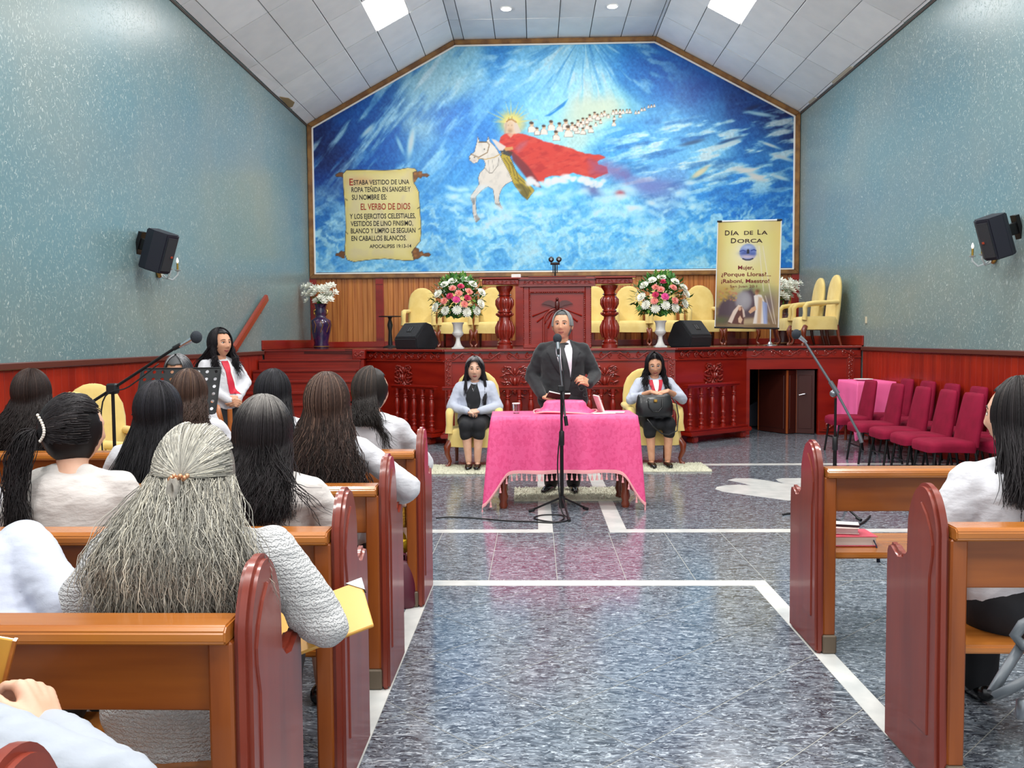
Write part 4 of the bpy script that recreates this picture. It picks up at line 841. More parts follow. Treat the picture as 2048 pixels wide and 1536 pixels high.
MB().rings([[(p[0], p[1], p[2]+.018) for p in low], [(p[0]*1.004, p[1]*1.01, p[2]+.006) for p in low], [(p[0]*1.004, p[1]*1.01, p[2]-.014) for p in low], [(p[0]*.996, p[1]*.99, p[2]-.012) for p in low]], cap=False).build('braid_band', PINKTRIM, cl, smooth=60)
mb = MB()
for i in range(0, n, 2):
    p = np.array(low[i])+np.array([0, 0, -.014]); mb.lathe([(.003, 0), (.003, -.018), (.008, -.022), (.006, -.03), (.012, -.06), (.001, -.06)], p, 6)
mb.build('tassel_fringe', PINKTRIM, cl, kind='stuff', smooth=60)
# things on the table
def tb_pt(px, py, z): # point on a horizontal plane seen at a pixel
    d = FW+RT*((px-1024)/FPX)+UP*((768-py)/FPX); return np.array([0, 0, EYE])+d*((z-EYE)/d[2])
t = thing('water_glass', 'clear water tumbler at the left end of the pink table', 'glass', (-.18, 7.66, .822))
MB().lathe([(.001, .0), (.028, 0), (.034, .085), (.031, .085), (.026, .006), (.001, .006)], n=18).build('tumbler', GLASS, t, smooth=40)
MB().lathe([(.036, .086), (.036, .094), (.001, .094), (.001, .086)], n=18).build('lid', PAPER, t, smooth=40)
t = thing('pink_draped_stand', 'small sloped reading stand under a pink fringed cloth on the table', 'book stand', (.26, 7.74, .822))
MB().rings([soft_ring(0, 0, w, d, z, 28, 3.5, wb, 1) for z, w, d, wb in ((0, .28, .16, .04), (.015, .24, .14, .03), (.05, .2, .12, .02), (.085, .19, .11, .015), (.105, .17, .1, .01), (.112, .1, .06, 0))]).build('cloth', PINK, t, smooth=180)
mb = MB(); rg = soft_ring(0, 0, .285, .165, .006, 28, 3.5, .04, 1); mb.tube(rg+[rg[0]], .008, 6); mb.build('fringe', PINKTRIM, t, smooth=60)
for k, (x, y, r, l) in enumerate(((.60, 7.63, .2, 'loose white sheet of paper on the pink table near its right end'), (.70, 7.70, -.15, 'loose white sheet lying under the upright card on the pink table'))):
    tag(link('paper_sheet', MB().box(-.1, .1, -.07, .07, 0, .0015).mesh(), None, PAPER), l, 'paper').location = (x, y, .8225+.002*k)
    bpy.data.objects['paper_sheet' if k == 0 else 'paper_sheet.001'].rotation_euler = (0, 0, r)
o = tag(link('leaning_card', MB().box(-.008, .008, -.09, .09, 0, .16).mesh(bevel=.002), None, mat('white_pink_card', (242, 214, 210), .6)), 'upright white card leaning at the right side of the pink table', 'card'); o.location = (.60, 7.76, .824); o.rotation_euler = (0, -.35, .2)
# side table with pink cloth by the right wall
t2 = thing('side_table', 'small wooden side table under a pink cloth in the right corner', 'table', (4.62, 12.0, 0))
table_legs(t2, -.25, .25, -.36, .36, .86, LEGW, False)
c2_ = thing('pink_side_cloth', 'plain pink cloth hanging over the side table behind the maroon chairs', 'tablecloth', (4.62, 12.0, 0))
MB().rings(drape(-.26, .26, -.37, .37, .872, .62, .8, 7, .012, .03, 5), cap=False).build('cloth', mat('plain_pink_cloth', (250, 110, 170), .6), c2_, smooth=180)
o = tag(MB().lathe([(.001, 0), (.08, 0), (.13, .018), (.125, .022), (.08, .008), (.001, .008)], (0, 0, 0), 24).build('offering_plate', WHITEP, smooth=50), 'shallow pale dish on the pink side table', 'dish'); o.location = (4.56, 11.95, .876)

# ---------------------------------------------------------------- rugs
def rug(label, cx, cy, w, d, rz=0.):
    t = thing('shag_rug', label, 'rug', (cx, cy, 0), rz)
    MB().box(-w/2, w/2, -d/2, d/2, .001, .012).build('backing', SHAG, t)
    n = int(w*d*5200); x = rng.uniform(-w/2, w/2, n); y = rng.uniform(-d/2, d/2, n); a = rng.uniform(0, 2*PI, n); h = rng.uniform(.018, .032, n); r = .010
    ox, oy = rng.normal(0, .012, n), rng.normal(0, .012, n)
    V = np.empty((n, 4, 3))
    for k in range(3): V[:, k] = np.c_[x+r*np.cos(a+k*2.09), y+r*np.sin(a+k*2.09), np.full(n, .008)]
    V[:, 3] = np.c_[x+ox, y+oy, h]
    b = np.arange(n)[:, None]*4; F = np.concatenate([b+np.array(q) for q in ((0, 1, 3), (1, 2, 3), (2, 0, 3))])
    link('pile', np_mesh('pile', V.reshape(-1, 3), F, False), t, SHAG, kind='stuff')
rug('cream shag rug under the feet of the woman in the black dress', -.72, 9.62, 1.05, .62, -.02)
rug('cream shag rug under the feet of the woman with the handbag', 1.42, 9.72, 1.05, .60, .02)
rug('cream shag rug under the pink table where the man stands', .30, 8.08, 1.02, .64, .02)

# ---------------------------------------------------------------- pulpit
PX, PY = .32, 12.55
pu = thing('carved_pulpit', 'carved mahogany pulpit with dove panel and side wings on stout pillars', 'pulpit', (PX, PY, ST))
MB().box(-.5, .5, 0, .5, 0, .92).build('body', RED, pu, bevel=.01)
MB().box(-.56, .56, -.06, .54, .92, 1.0).build('upper_box', RED, pu, bevel=.012, seg=2)
mb = MB().box(-.6, .6, -.1, .58, 1.0, 1.035); mb.box(-.57, .57, -.08, .0, .90, .925); mb.build('top_slab', CARVE, pu, bevel=.01, seg=2)
MB().prism([(-.12, .0), (.45, .0), (.45, .03), (-.12, .01)], lambda a, b, t: (t, a, 1.035+b), -.42, .42).build('desk', RED, pu, bevel=.006)
pf = lambda a, o, z: (a, -o, z)
mb = MB(); frieze(pf, -.5, .5, .935, .995, .066, mb); mb.build('top_frieze', CARVE, pu, smooth=60)
mb = MB().box(-.5, -.41, -.03, 0, .02, .9).box(.41, .5, -.03, 0, .02, .9).box(-.41, .41, -.03, 0, .82, .9).box(-.5, .5, -.04, 0, 0, .06); mb.build('panel_frame', RED, pu, bevel=.008)
mb = MB()
for s in (-1, 1):
    for k in range(28): mb.ell((s*.40, -.028, .07+.0275*k), (.013, .012, .014), 6, 4)
    for k in range(30): mb.ell((s*.49, -.034, .06+.0285*k), (.008, .008, .012), 5, 4)
for k in range(28): mb.ell((-.38+.028*k, -.028, .815), (.013, .012, .012), 6, 4)
mb.build('rope_moulding', CARVE, pu, smooth=60, kind='stuff')
# arch in the lower part, dove and rays
mb = MB(); arc = [(-.2, 0)]+[(-.2*math.cos(a), .36+.2*math.sin(a)) for a in np.linspace(0, PI, 14)]+[(.2, 0)]
mb.tube([(a, -.012, b+.02) for a, b in arc], .018, 8); mb.tube([(a*.78, -.008, b*.95+.02) for a, b in arc], .01, 6); mb.build('arch_moulding', CARVE, pu, smooth=60)
mb = MB()
for s in (-1, 1):
    for a0 in (.42, .72, 1.0, 1.22): mb.tube([(s*.10*math.cos(a0)*1.2, -.006, .61-.1*math.sin(a0)), (s*.42*math.cos(a0)*.95, -.012, .61-.34*math.sin(a0)*1.0)], [.006, .014], 4)
mb.build('rays', RED, pu)
mb = MB().ell((0, -.035, .63), (.038, .03, .075), 12, 8).ell((0, -.05, .715), (.022, .024, .026), 10, 6).tube([(0, -.07, .71), (0, -.09, .70)], [.008, .002], 6).rings([[(-.03, -.02, .57), (.03, -.02, .57), (.03, -.04, .57), (-.03, -.04, .57)], [(-.05, -.015, .49), (.05, -.015, .49), (.05, -.03, .49), (-.05, -.03, .49)]])
for s in (-1, 1):
    W_ = [(.02, .75), (.07, .785), (.13, .79), (.18, .775), (.235, .735), (.19, .738), (.15, .725), (.11, .722), (.07, .70), (.03, .69)]
    mb.prism([(s*a, b-.09) for a, b in W_][::s], lambda a, b, t: (a, t, b), -.045, -.02)
mb.build('carved_dove', mat('dark_carved_dove', (84, 22, 16), .3, coat=.5), pu, smooth=45)
# wings: entablature on each side carried by a carved pillar
PIL_P = [(.12, 0), (.12, .05), (.10, .06), (.11, .09), (.085, .11), (.08, .13), (.095, .17), (.115, .24), (.118, .30), (.10, .38), (.085, .44), (.085, .46), (.11, .475), (.118, .49), (.09, .505), (.09, .52), (.112, .54), (.092, .56), (.088, .60), (.112, .65), (.115, .70), (.095, .75), (.08, .77), (.11, .785), (.085, .80), (.085, .83), (.105, .86), (.125, .89), (.13, .92)]
for s in (-1, 1):
    w = MB().box(min(s*.56, s*1.10), max(s*.56, s*1.10), -.1, .3, .93, 1.01).build('wing', RED, pu, bevel=.01)
    MB().box(min(s*.54, s*1.14), max(s*.54, s*1.14), -.14, .34, 1.01, 1.035).build('wing_cap', CARVE, w, bevel=.008)
    mb = MB(); frieze(pf, min(s*.58, s*1.08), max(s*.58, s*1.08), .94, 1.0, .105, mb); mb.build('wing_frieze', CARVE, w, smooth=60)
    c = MB().lathe(PIL_P, (s*.775, .08, 0), 20).build('pillar', CARVE, pu, smooth=45)
    mb = MB()
    for k in range(8):
        a = 2*PI*k/8; q = lambda r, z: (s*.775+r*math.cos(a), .08+r*math.sin(a), z)
        mb.tube([q(.10, .15), q(.122, .24), q(.124, .31), q(.098, .41)], [.01, .024, .022, .006], 6); mb.tube([q(.094, .57), q(.118, .65), q(.118, .71), q(.09, .76)], [.008, .022, .02, .006], 6); mb.ell(q(.115, .505), (.02, .02, .022), 6, 4)
    mb.build('pillar_leaves', CARVE, c, smooth=60)
t = thing('twin_microphone', 'pair of round black microphone heads on a short stand above the pulpit', 'microphone', (PX-.02, PY+.3, ST+1.065))
MB().tube([(0, 0, 0), (0, 0, .22)], .012, 8).build('stem', BLACKM, t); MB().lathe([(.05, 0), (.05, .012), (.015, .02)], n=12).build('base', BLACKM, t); MB().tube([(-.07, 0, .2), (.07, 0, .2)], .02, 8).build('bar', BLACK, t)
for s in (-1, 1):
    o = MB().ell((s*.058, 0, .262), (.042, .034, .042), 14, 8).build('head', BLACK, t, smooth=180); MB().tube([(s*.058, -.03, .262), (s*.058, -.038, .262)], .018, 10).build('grille', GREYM, o)
    MB().tube([(s*.03, 0, .06), (s*.03, 0, .2)], .008, 6).build('prong', BLACKM, t)
o = tag(MB().box(-.07, .07, -.03, .03, 0, .05).build('white_device', WHITE, bevel=.006), 'small white box on the left wing of the pulpit', 'box'); o.location = (PX-.6, PY, ST+1.037)
# ---------------------------------------------------------------- speakers
def monitor(label, loc, rz, ports):
    t = thing('stage_monitor', label, 'speaker', loc, rz)
    P = [(-.20, .0), (.17, .0), (.22, .10), (.10, .36), (-.02, .40), (-.22, .16)]
    MB().prism(P, lambda a, b, t_: (t_, a, b), -.27, .27).build('cabinet', mat('black_monitor_shell', (34, 35, 40), .55, bump=.2, bs=(120, 120, 120)), t, bevel=.014, seg=2)
    n = np.array([0, -.24, .2]); n = np.array([0, -.768, .64]); up = np.array([0, .64, .768])*1.
    c = np.array([0, -.12, .28])
    fr = lambda a, b, k: tuple(c+np.array([1, 0, 0])*a+up*b+n*k)
    MB().prism([(-.24, -.13), (.24, -.13), (.24, .135), (-.24, .135)], fr, .0, .008).build('grille', mat('dark_grille', (40, 41, 46), .7, bump=.5, bs=(260, 260, 260)), t, bevel=.004)
    o = MB().prism([(-.05+ports, -.04), (.07+ports, -.04), (.07+ports, .075), (-.05+ports, .075)], fr, .006, .012).build('handle_recess', mat('recess_black', (8, 8, 9), .6), t, bevel=.01)
    for k in (-.02, .03): MB().prism([(k-.012+ports, -.03), (k+.012+ports, -.03), (k+.012+ports, .06), (k-.012+ports, .06)], fr, .01, .016).build('handle_bar', mat('grey_bar', (70, 72, 78), .5), o, bevel=.004)
monitor('black wedge monitor speaker on the left stage edge', (-1.80, 12.82, ST), -.78, .0)
monitor('black wedge monitor speaker on the right stage edge beside the flowers', (2.30, 12.78, ST), .78, .0)
def wall_speaker(label, x, y, z, s):
    t = thing('wall_speaker', label, 'speaker', (x, y, z)); t.rotation_euler = (.10, -s*.33, 0)
    P = [(-.02, -.13), (s*-.08, -.17), (s*-.23, -.15), (s*-.275, .0), (s*-.23, .12), (-.02, .12)]
    P = P if s < 0 else P[::-1]
    MB().prism(P, flat, -.215, .215).build('cabinet', mat('speaker_navy_black', (26, 27, 40), .5), t, bevel=.012, seg=2)
    MB().prism([(s*-.235, -.14), (s*-.272, -.01), (s*-.284, -.012), (s*-.246, -.145)], flat, -.18, .18).build('grille', mat('dark_grille', (40, 41, 46), .7), t)
    MB().box(min(0, s*.14), max(0, s*.14), -.03, .03, -.05, .07).build('wall_bracket', BLACKM, t, bevel=.005); MB().box(min(s*.1, s*.14), max(s*.1, s*.14), -.05, .05, -.12, .14).build('wall_plate', BLACKM, t)
    tag_ = mat('small_orange_badge', (176, 66, 40), .5); MB().box(s*-.279-.006, s*-.279+.006, -.06, -.035, -.03, -.01).build('badge', tag_, t)
wall_speaker('black box speaker tilted on the left wall above a candle sconce', XL+.13, 9.14, 2.51, -1)
wall_speaker('black box speaker tilted on the right wall above a candle sconce', XR-.13, 8.88, 2.54, 1)
CRYS = mat('pale_crystal', (226, 232, 234), .08, trans=.45)
def sconce(label, x, y, z, s):
    t = thing('wall_sconce', label, 'wall lamp', (x, y, z))
    MB().ell((-s*.02, 0, 0), (.03, .055, .065), 14, 8).build('brass_boss', BRASS, t, smooth=180)
    for k in (-1, 1):
        MB().tube([(-s*.04, 0, -.01), (-s*.08, k*.05, -.06), (-s*.14, k*.08, -.08), (-s*.19, k*.1, -.02), (-s*.19, k*.1, .02)], .010, 8).build('crystal_arm', CRYS, t, smooth=180)
        MB().lathe([(.001, 0), (.03, .01), (.034, .02), (.012, .02)], (-s*.19, k*.1, .015), 12).build('drip_pan', CRYS, t, smooth=60)
        MB().tube([(-s*.19, k*.1, .02), (-s*.19, k*.1, .11)], .012, 10).build('candle_tube', GOLD, t, smooth=60)
        MB().lathe([(.008, 0), (.015, .02), (.013, .04), (.003, .065)], (-s*.19, k*.1, .11), 10).build('flame_bulb', mat('milk_bulb', (250, 244, 236), .3, emit=.6), t, smooth=180)
sconce('brass and crystal candle sconce under the left wall speaker', XL, 9.60, 2.28, -1)
sconce('brass and crystal candle sconce under the right wall speaker', XR, 9.33, 2.32, 1)
o = tag(MB().box(-.006, .006, -.03, .03, -.05, .05).build('wall_switch', mat('cream_switch', (214, 204, 176), .5), bevel=.003), 'small cream switch plate on the right wall near the stage', 'switch'); o.location = (XR-.006, 12.86, 1.73)

# ---------------------------------------------------------------- vases and flowers
def petal_flower(c, r, layers, col, name, parent, m, tilt):
    """a layered daisy-like head facing tilt"""
    f = Vector(tilt).normalized(); q = f.to_track_quat('Z', 'Y'); mb = MB()
    for L_, (rr, el, n) in enumerate(layers):
        for k in range(n):
            a = 2*PI*(k+.5*L_)/n; w = rr*r*.24
            pts = []
            for u, v, z in ((.12, 0, 0), (.6, -1, .1), (1., -.35, .0), (1., .35, .0), (.6, 1, .1)):
                x = u*rr*r*math.cos(el); zz = u*rr*r*math.sin(el)+.25*r*(1-rr); y = v*w
                p = Vector((x*math.cos(a)-y*math.sin(a), x*math.sin(a)+y*math.cos(a), zz)); pts.append(tuple(np.array(c)+np.array(q @ p)))
            mb.add(pts, [(0, 1, 2, 3, 4)])
    return mb.build(name, m, parent)
MUM = [(1., .1, 13), (.85, .45, 12), (.65, .8, 9), (.4, 1.1, 6)]
WFL = mat('white_petals', (240, 240, 228), .7); SAL = mat('salmon_petals', (244, 150, 140), .7); HOT = mat('hot_pink_petals', (236, 84, 160), .7); DEEP = mat('crimson_petals', (206, 50, 96), .7)
LEAF = mat('green_leaf', (74, 140, 50), .5, c2=(40, 96, 34), vs=(20, 20, 20)); LEAF2 = mat('light_green_leaf', (120, 160, 70), .5)
def urn(label, loc):
    t = thing('white_urn', label, 'urn', loc)
    MB().box(-.085, .085, -.085, .085, 0, .028).build('plinth', WHITEP, t, bevel=.005)
    MB().lathe([(.075, .028), (.06, .045), (.042, .08), (.03, .13), (.032, .165), (.055, .185), (.078, .21), (.082, .235), (.068, .25), (.066, .29), (.072, .35), (.088, .375), (.09, .385), (.078, .385), (.06, .34), (.001, .33)], n=24).build('cup', WHITEP, t, smooth=50)
def arrangement(label, loc, heads, sc, org, seed):
    t = thing('flower_arrangement', label, 'flowers', loc); r_ = np.random.default_rng(seed); c0 = np.array([0, 0, .34])
    for x, y, m, nm, r in heads:
        P = at(org[0]+sc*x, org[1]+sc*y, loc[1]-.1)-np.array(loc); rad = math.hypot(P[0]/.42, (P[2]-.33)/.33); yy = -.26*math.sqrt(max(0, 1-min(rad, 1)**2))-.02
        petal_flower((P[0], yy, P[2]), r, MUM, None, nm, t, m, (P[0]*1.4, -.55+.2*rad, (P[2]-.3)*1.2+.25))
    mb = MB(); mb2 = MB()
    for k in range(900):
        a = r_.uniform(0, 2*PI); e = r_.uniform(-.9, 1.45); q = np.array([math.cos(e)*math.cos(a)*.40, math.cos(e)*math.sin(a)*.25, math.sin(e)*.34])*r_.uniform(.6, 1.12)
        if q[2] < -.22: q[2] *= .6
        d = q/np.linalg.norm(q)+r_.normal(0, .35, 3); d /= np.linalg.norm(d); u, v, _ = frame((0, 0, 0), d); L_ = r_.uniform(.07, .14); w = L_*.24; p = q+c0
        (mb if k % 4 else mb2).add([p-d*L_*.5, p+u*w, p+d*L_*.5, p-u*w], [(0, 1, 2), (0, 2, 3)])
    mb.build('foliage', LEAF, t, kind='stuff'); mb2.build('pale_foliage', LEAF2, t, kind='stuff')
    mb = MB()
    for k in range(20):
        a = 2*PI*k/20; d = np.array([math.cos(a)*.36, math.sin(a)*.22, r_.uniform(-.12, .04)]); mb.tube([c0*.25, c0*.5+d*.4, c0*.6+d], [.006, .005, .003], 4)
    mb.build('stems', LEAF, t, kind='stuff')
    mb = MB()
    for k in range(170):
        a = r_.uniform(PI, 2*PI); e = r_.uniform(-.6, 1.2); q = np.array([math.cos(e)*math.cos(a)*.36, math.cos(e)*math.sin(a)*.27, math.sin(e)*.3])+c0; mb.ell(q, (.009,)*3, 5, 3)
    mb.build('filler_blossom', WFL, t, kind='stuff')
A6 = [(560, 200, 'w'), (430, 260, 'w'), (770, 165, 'w'), (905, 250, 'w'), (1050, 385, 'w'), (330, 415, 'w'), (280, 640, 'w'), (1040, 580, 'w'), (450, 700, 'w'), (650, 690, 'w'), (810, 730, 'w'), (970, 700, 'w'), (575, 325, 's'), (710, 290, 'd'), (850, 375, 's'), (680, 410, 's'), (530, 455, 'd'), (435, 540, 's'), (640, 515, 'h'), (825, 485, 'd'), (775, 590, 's')]
B6 = [(235, 620, 'w'), (300, 580, 'w'), (380, 555, 'w'), (485, 590, 'w'), (555, 640, 'w'), (575, 690, 'w'), (210, 715, 'w'), (245, 780, 'w'), (320, 810, 'w'), (400, 785, 'w'), (562, 770, 'w'), (480, 805, 'w'), (385, 592, 'd'), (320, 637, 's'), (362, 657, 's'), (465, 640, 's'), (318, 700, 'd'), (395, 716, 'h'), (310, 750, 's'), (475, 747, 's')]
K = {'w': (WFL, 'white_flower', .072), 's': (SAL, 'salmon_flower', .058), 'd': (DEEP, 'crimson_flower', .055), 'h': (HOT, 'pink_flower', .062)}
urn('white pedestal urn at the left stage edge holding flowers', (-1.12, 12.27, ST)); urn('white pedestal urn at the right stage edge holding flowers', (1.79, 12.27, ST))
arrangement('round bouquet of white and pink blooms left of the pulpit', (-1.12, 12.27, ST+.36), [(x, y)+K[k] for x, y, k in A6], .1172, (840, 540), 1)
arrangement('round bouquet of white and pink blooms right of the pulpit', (1.79, 12.27, ST+.36), [(x, y)+K[k] for x, y, k in B6], .2441, (1230, 420), 2)
def tall_vase(label, loc, h, m, fl_label, seed):
    t = thing('tall_vase', label, 'vase', loc)
    pr = [(.13, 0), (.14, .03), (.125, .1), (.165, .3), (.185, .46), (.175, .53), (.11, .57), (.09, .6), (.095, .64), (.105, .70), (.09, .74), (.10, .80), (.12, .84), (.11, .84), (.07, .76)]
    MB().lathe([(r, z*h/.84) for r, z in pr], n=24).build('body', m, t, smooth=60)
    for s in (-1, 1): MB().tube([(s*.07, 0, .74*h/.84), (s*.12, 0, .72*h/.84), (s*.12, 0, .66*h/.84), (s*.08, 0, .62*h/.84)], .014, 8).build('gilt_handle', GOLD, t, smooth=180)
    mb = MB()
    for k in range(9):
        a = 2*PI*k/9; mb.tube([(.165*math.cos(a), .165*math.sin(a), .3*h/.84), (.187*math.cos(a+.25), .187*math.sin(a+.25), .44*h/.84), (.175*math.cos(a), .175*math.sin(a), .52*h/.84)], .008, 5)
    mb.tube([(.142*math.cos(a), .142*math.sin(a), .03) for a in np.linspace(0, 2*PI, 20)], .01, 5); mb.build('gilt_ornament', mat('dull_gilt', (150, 104, 60), .4, metal=.5), t, smooth=60, kind='stuff')
    f = thing('lily_spray', fl_label, 'flowers', (loc[0], loc[1], loc[2]+h)); r_ = np.random.default_rng(seed)
    for k in range(46):
        a = r_.uniform(0, 2*PI); rr = r_.uniform(.05, .29); z = r_.uniform(.0, .30)+.25*(rr-.1); P = (rr*math.cos(a), rr*math.sin(a)*.6-.04, z)
        petal_flower(P, .085, [(1., .5, 6), (.8, .9, 5)], None, 'white_flower', f, WFL, (P[0], -.2, .2))
    mb = MB()
    for k in range(26):
        a = 2*PI*k/26; mb.tube([(0, 0, -.08), (.08*math.cos(a), .06*math.sin(a), .05), (.22*math.cos(a), .12*math.sin(a), .2+.06*math.sin(k*3))], [.006, .005, .003], 4)
    for k in range(40):
        p = r_.normal(0, .1, 3)+np.array([0, 0, .1]); d = r_.normal(0, 1, 3); d /= np.linalg.norm(d); u, _, _ = frame((0, 0, 0), d); mb.add([p-d*.05, p+u*.012, p+d*.05, p-u*.012], [(0, 1, 2), (0, 2, 3)])
    mb.build('stems', LEAF, f, kind='stuff')
tall_vase('dark purple vase with gilt handles at the left end of the stage', (-3.90, 15.4, ST), .80, mat('purple_glaze', (38, 24, 66), .15, coat=.6, c2=(70, 34, 74), vs=(14, 14, 9), lo=.45, hi=.65), 'spray of white lilies in the left purple vase', 4)
tall_vase('dark brown vase behind the banner at the right end of the stage', (4.36, 15.2, ST), .78, mat('brown_glaze', (60, 30, 34), .2, coat=.6, c2=(88, 44, 40), vs=(14, 14, 9)), 'spray of white lilies in the right brown vase', 6)
t = thing('pedestal_stand', 'thin black pedestal stand with round top behind the left monitor', 'stand', (-2.57, 15.0, ST))
MB().lathe([(.13, 0), (.13, .02), (.04, .05), (.03, .3), (.05, .4), (.025, .5), (.04, .54), (.2, .545), (.2, .56), (.001, .56)], n=20).build('column', BLACK, t, smooth=45)

# ---------------------------------------------------------------- microphone stands and music stand
def mic(t, p, d, m_len=.16):
    d = np.array(d, float); d /= np.linalg.norm(d); p = np.array(p, float)
    MB().tube([p-d*m_len, p-d*.03], [.013, .02], 10).build('microphone_body', CHROME, t, smooth=60)
    o = MB().ell(p, (.038, .038, .042), 14, 10).build('foam_head', mat('grey_foam', (44, 50, 58), .9, bump=.4, bs=(200, 200, 200)), t, smooth=180)
def tripod(t, h, r=.3, rot=0.):
    MB().tube([(0, 0, .1), (0, 0, h*.62)], .016, 10).build('lower_pole', BLACKM, t, smooth=60)
    MB().tube([(0, 0, h*.58), (0, 0, h)], .011, 10).build('upper_pole', BLACKM, t, smooth=60)
    MB().tube([(0, 0, h*.55), (0, 0, h*.56), (0, 0, h*.66), (0, 0, h*.67)], [.016, .023, .023, .016], 10).build('clutch', BLACK, t, smooth=50)
    MB().tube([(0, 0, .06), (0, 0, .16)], .026, 10).build('leg_hub', BLACK, t, smooth=50)
    for k in range(3):
        a = rot+2*PI*k/3; c, s = math.cos(a), math.sin(a)
        l = MB().tube([(c*.02, s*.02, .14), (c*r, s*r, .014)], .009, 8).build('tripod_leg', BLACKM, t, smooth=60); MB().tube([(c*(r-.04), s*(r-.04), .024), (c*(r+.01), s*(r+.01), .012)], .013, 8).build('rubber_foot', BLACK, l, smooth=50)
MX, MY = .215, 7.16
t = thing('microphone_stand', 'straight black microphone stand in front of the pink table', 'microphone stand', (MX, MY, 0))
tripod(t, 1.07, .29, -.35+PI)
MB().box(-.03, .03, -.02, .02, 1.05, 1.10).build('boom_joint', BLACK, t, bevel=.006)
MB().tube([(.03, .0, .84), (.008, .01, 1.08), (-.022, .03, 1.38)], .0085, 8).build('boom', GREYM, t, smooth=60); MB().tube([(.042, -.004, .76), (.031, -.001, .84)], .016, 8).build('counterweight', BLACK, t, smooth=50)
MB().box(-.034, -.010, .0, .05, 1.36, 1.41).build('mic_clip', BLACK, t, bevel=.006); mic(t, (-.03, .06, 1.495), (-.05, .25, 1))
def cable(label, pts, r=.006, name='microphone_cable'):
    P = [np.array(p, float) for p in pts]; Q = []
    for i in range(len(P)-1):
        a, b, c, d = P[max(i-1, 0)], P[i], P[i+1], P[min(i+2, len(P)-1)]
        for u in np.linspace(0, 1, 7)[:-1]: Q.append(.5*((2*b)+(-a+c)*u+(2*a-5*b+4*c-d)*u*u+(-a+3*b-3*c+d)*u**3))
    Q.append(P[-1]); return tag(MB().tube(Q, r, 6).build(name, BLACK, smooth=180), label, 'cable')
F_ = lambda x, y, z=.007: tuple(tb_pt(x, y, z))
cable('black cable hanging down the centre microphone stand and looping over the floor', [(.22, 7.13, 1.36), (.235, 7.1, 1.0), (.18, 7.1, .5), (.19, 7.1, .2), (.215, 7.05, .04), F_(1140, 1038), F_(1120, 1044), F_(1090, 1042), F_(1068, 1036), F_(1085, 1030), F_(1120, 1030), F_(1128, 1036), F_(1110, 1045), F_(1060, 1043), F_(1010, 1041), F_(960, 1037), F_(905, 1034), F_(872, 1036)])
t = thing('boom_microphone_stand', 'boom microphone stand on the right beside the maroon chairs', 'microphone stand', (2.50, 7.15, 0))
tripod(t, .98, .3, .9)
MB().ell((-.03, -.03, 1.02), (.03, .03, .03), 12, 8).build('joint_knob', GREYM, t, smooth=180)
MB().tube([(.155, -.1, .70), (-.02, -.05, 1.05), (-.26, .02, 1.46)], .010, 8).build('boom', GREYM, t, smooth=60); MB().tube([(.18, -.11, .62), (.155, -.1, .70)], .017, 8).build('counterweight', GREYM, t, smooth=50); MB().tube([(-.0, -.055, 1.02), (-.06, -.04, 1.12)], .018, 8).build('boom_sleeve', GREYM, t, smooth=50)
mic(t, (-.325, .02, 1.515), (-.75, 0, .62), .11)
t = thing('boom_microphone_stand', 'black boom microphone stand on the left with its arm raised towards the stage', 'microphone stand', (-2.83, 5.6, 0))
tripod(t, 1.16, .3, .4)
MB().box(-.035, .035, -.03, .03, 1.15, 1.22).build('boom_joint', BLACK, t, bevel=.01)
MB().tube([(-.30, 0, 1.0), (0, 0, 1.185), (.44, 0, 1.46)], .010, 8).build('boom', BLACKM, t, smooth=60); MB().tube([(.42, 0, 1.45), (.47, 0, 1.475)], .016, 8).build('mic_clip', BLACK, t, smooth=50)
mic(t, (.575, 0, 1.525), (1, 0, .55), .13)
cable('thin black cable hanging beside the left boom microphone stand', [(-2.5, 5.57, 1.35), (-2.7, 5.56, 1.2), (-2.88, 5.56, 1.1), (-2.89, 5.56, .6), (-2.86, 5.5, .1), (-2.7, 5.4, .008)], .005)
t = thing('music_stand', 'black perforated music stand desk behind the seated women', 'music stand', (-2.52, 5.85, 0), .0)
t.rotation_euler = (0, 0, .05)
mb = MB(); nc, nr, w, h = 9, 6, .56, .34
lean = lambda a, b, k: (a, b*.42+k*.9, 1.0+b*.9-k*.4)
for i in range(nc):
    for j in range(nr):
        x0, x1, z0, z1 = -w/2+w*i/nc, -w/2+w*(i+1)/nc, h*j/nr, h*(j+1)/nr; xm, zm = (x0+x1)/2, (z0+z1)/2
        sq = [(x1, zm), (x1, z1), (xm, z1), (x0, z1), (x0, zm), (x0, z0), (xm, z0), (x1, z0)]; ci = [(xm+.013*math.cos(k*PI/4), zm+.013*math.sin(k*PI/4)) for k in range(8)]
        for k_ in (0, .004): mb.add([lean(*q, k_) for q in sq]+[lean(*q, k_) for q in ci], [(k, (k+1) % 8, 8+(k+1) % 8, 8+k) for k in range(8)])
mb.build('perforated_desk', BLACK, t); mb = MB()
for a, b in (((-w/2, 0), (w/2, 0)), ((-w/2, h), (w/2, h)), ((-w/2, 0), (-w/2, h)), ((w/2, 0), (w/2, h))): mb.tube([lean(*a, 0), lean(*b, 0)], .006, 6)
mb.build('desk_rim', BLACK, t); MB().box(-w/2, w/2, -.06, .0, .99, 1.0).build('ledge', BLACK, t, bevel=.003); MB().tube([(0, .03, 0.1), (0, .03, 1.08)], .012, 8).build('pole', BLACKM, t, smooth=60)
for k in range(3):
    a = 2*PI*k/3+.5; MB().tube([(0, .03, .14), (.26*math.cos(a), .03+.26*math.sin(a), .01)], .009, 8).build('tripod_leg', BLACKM, t, smooth=60)
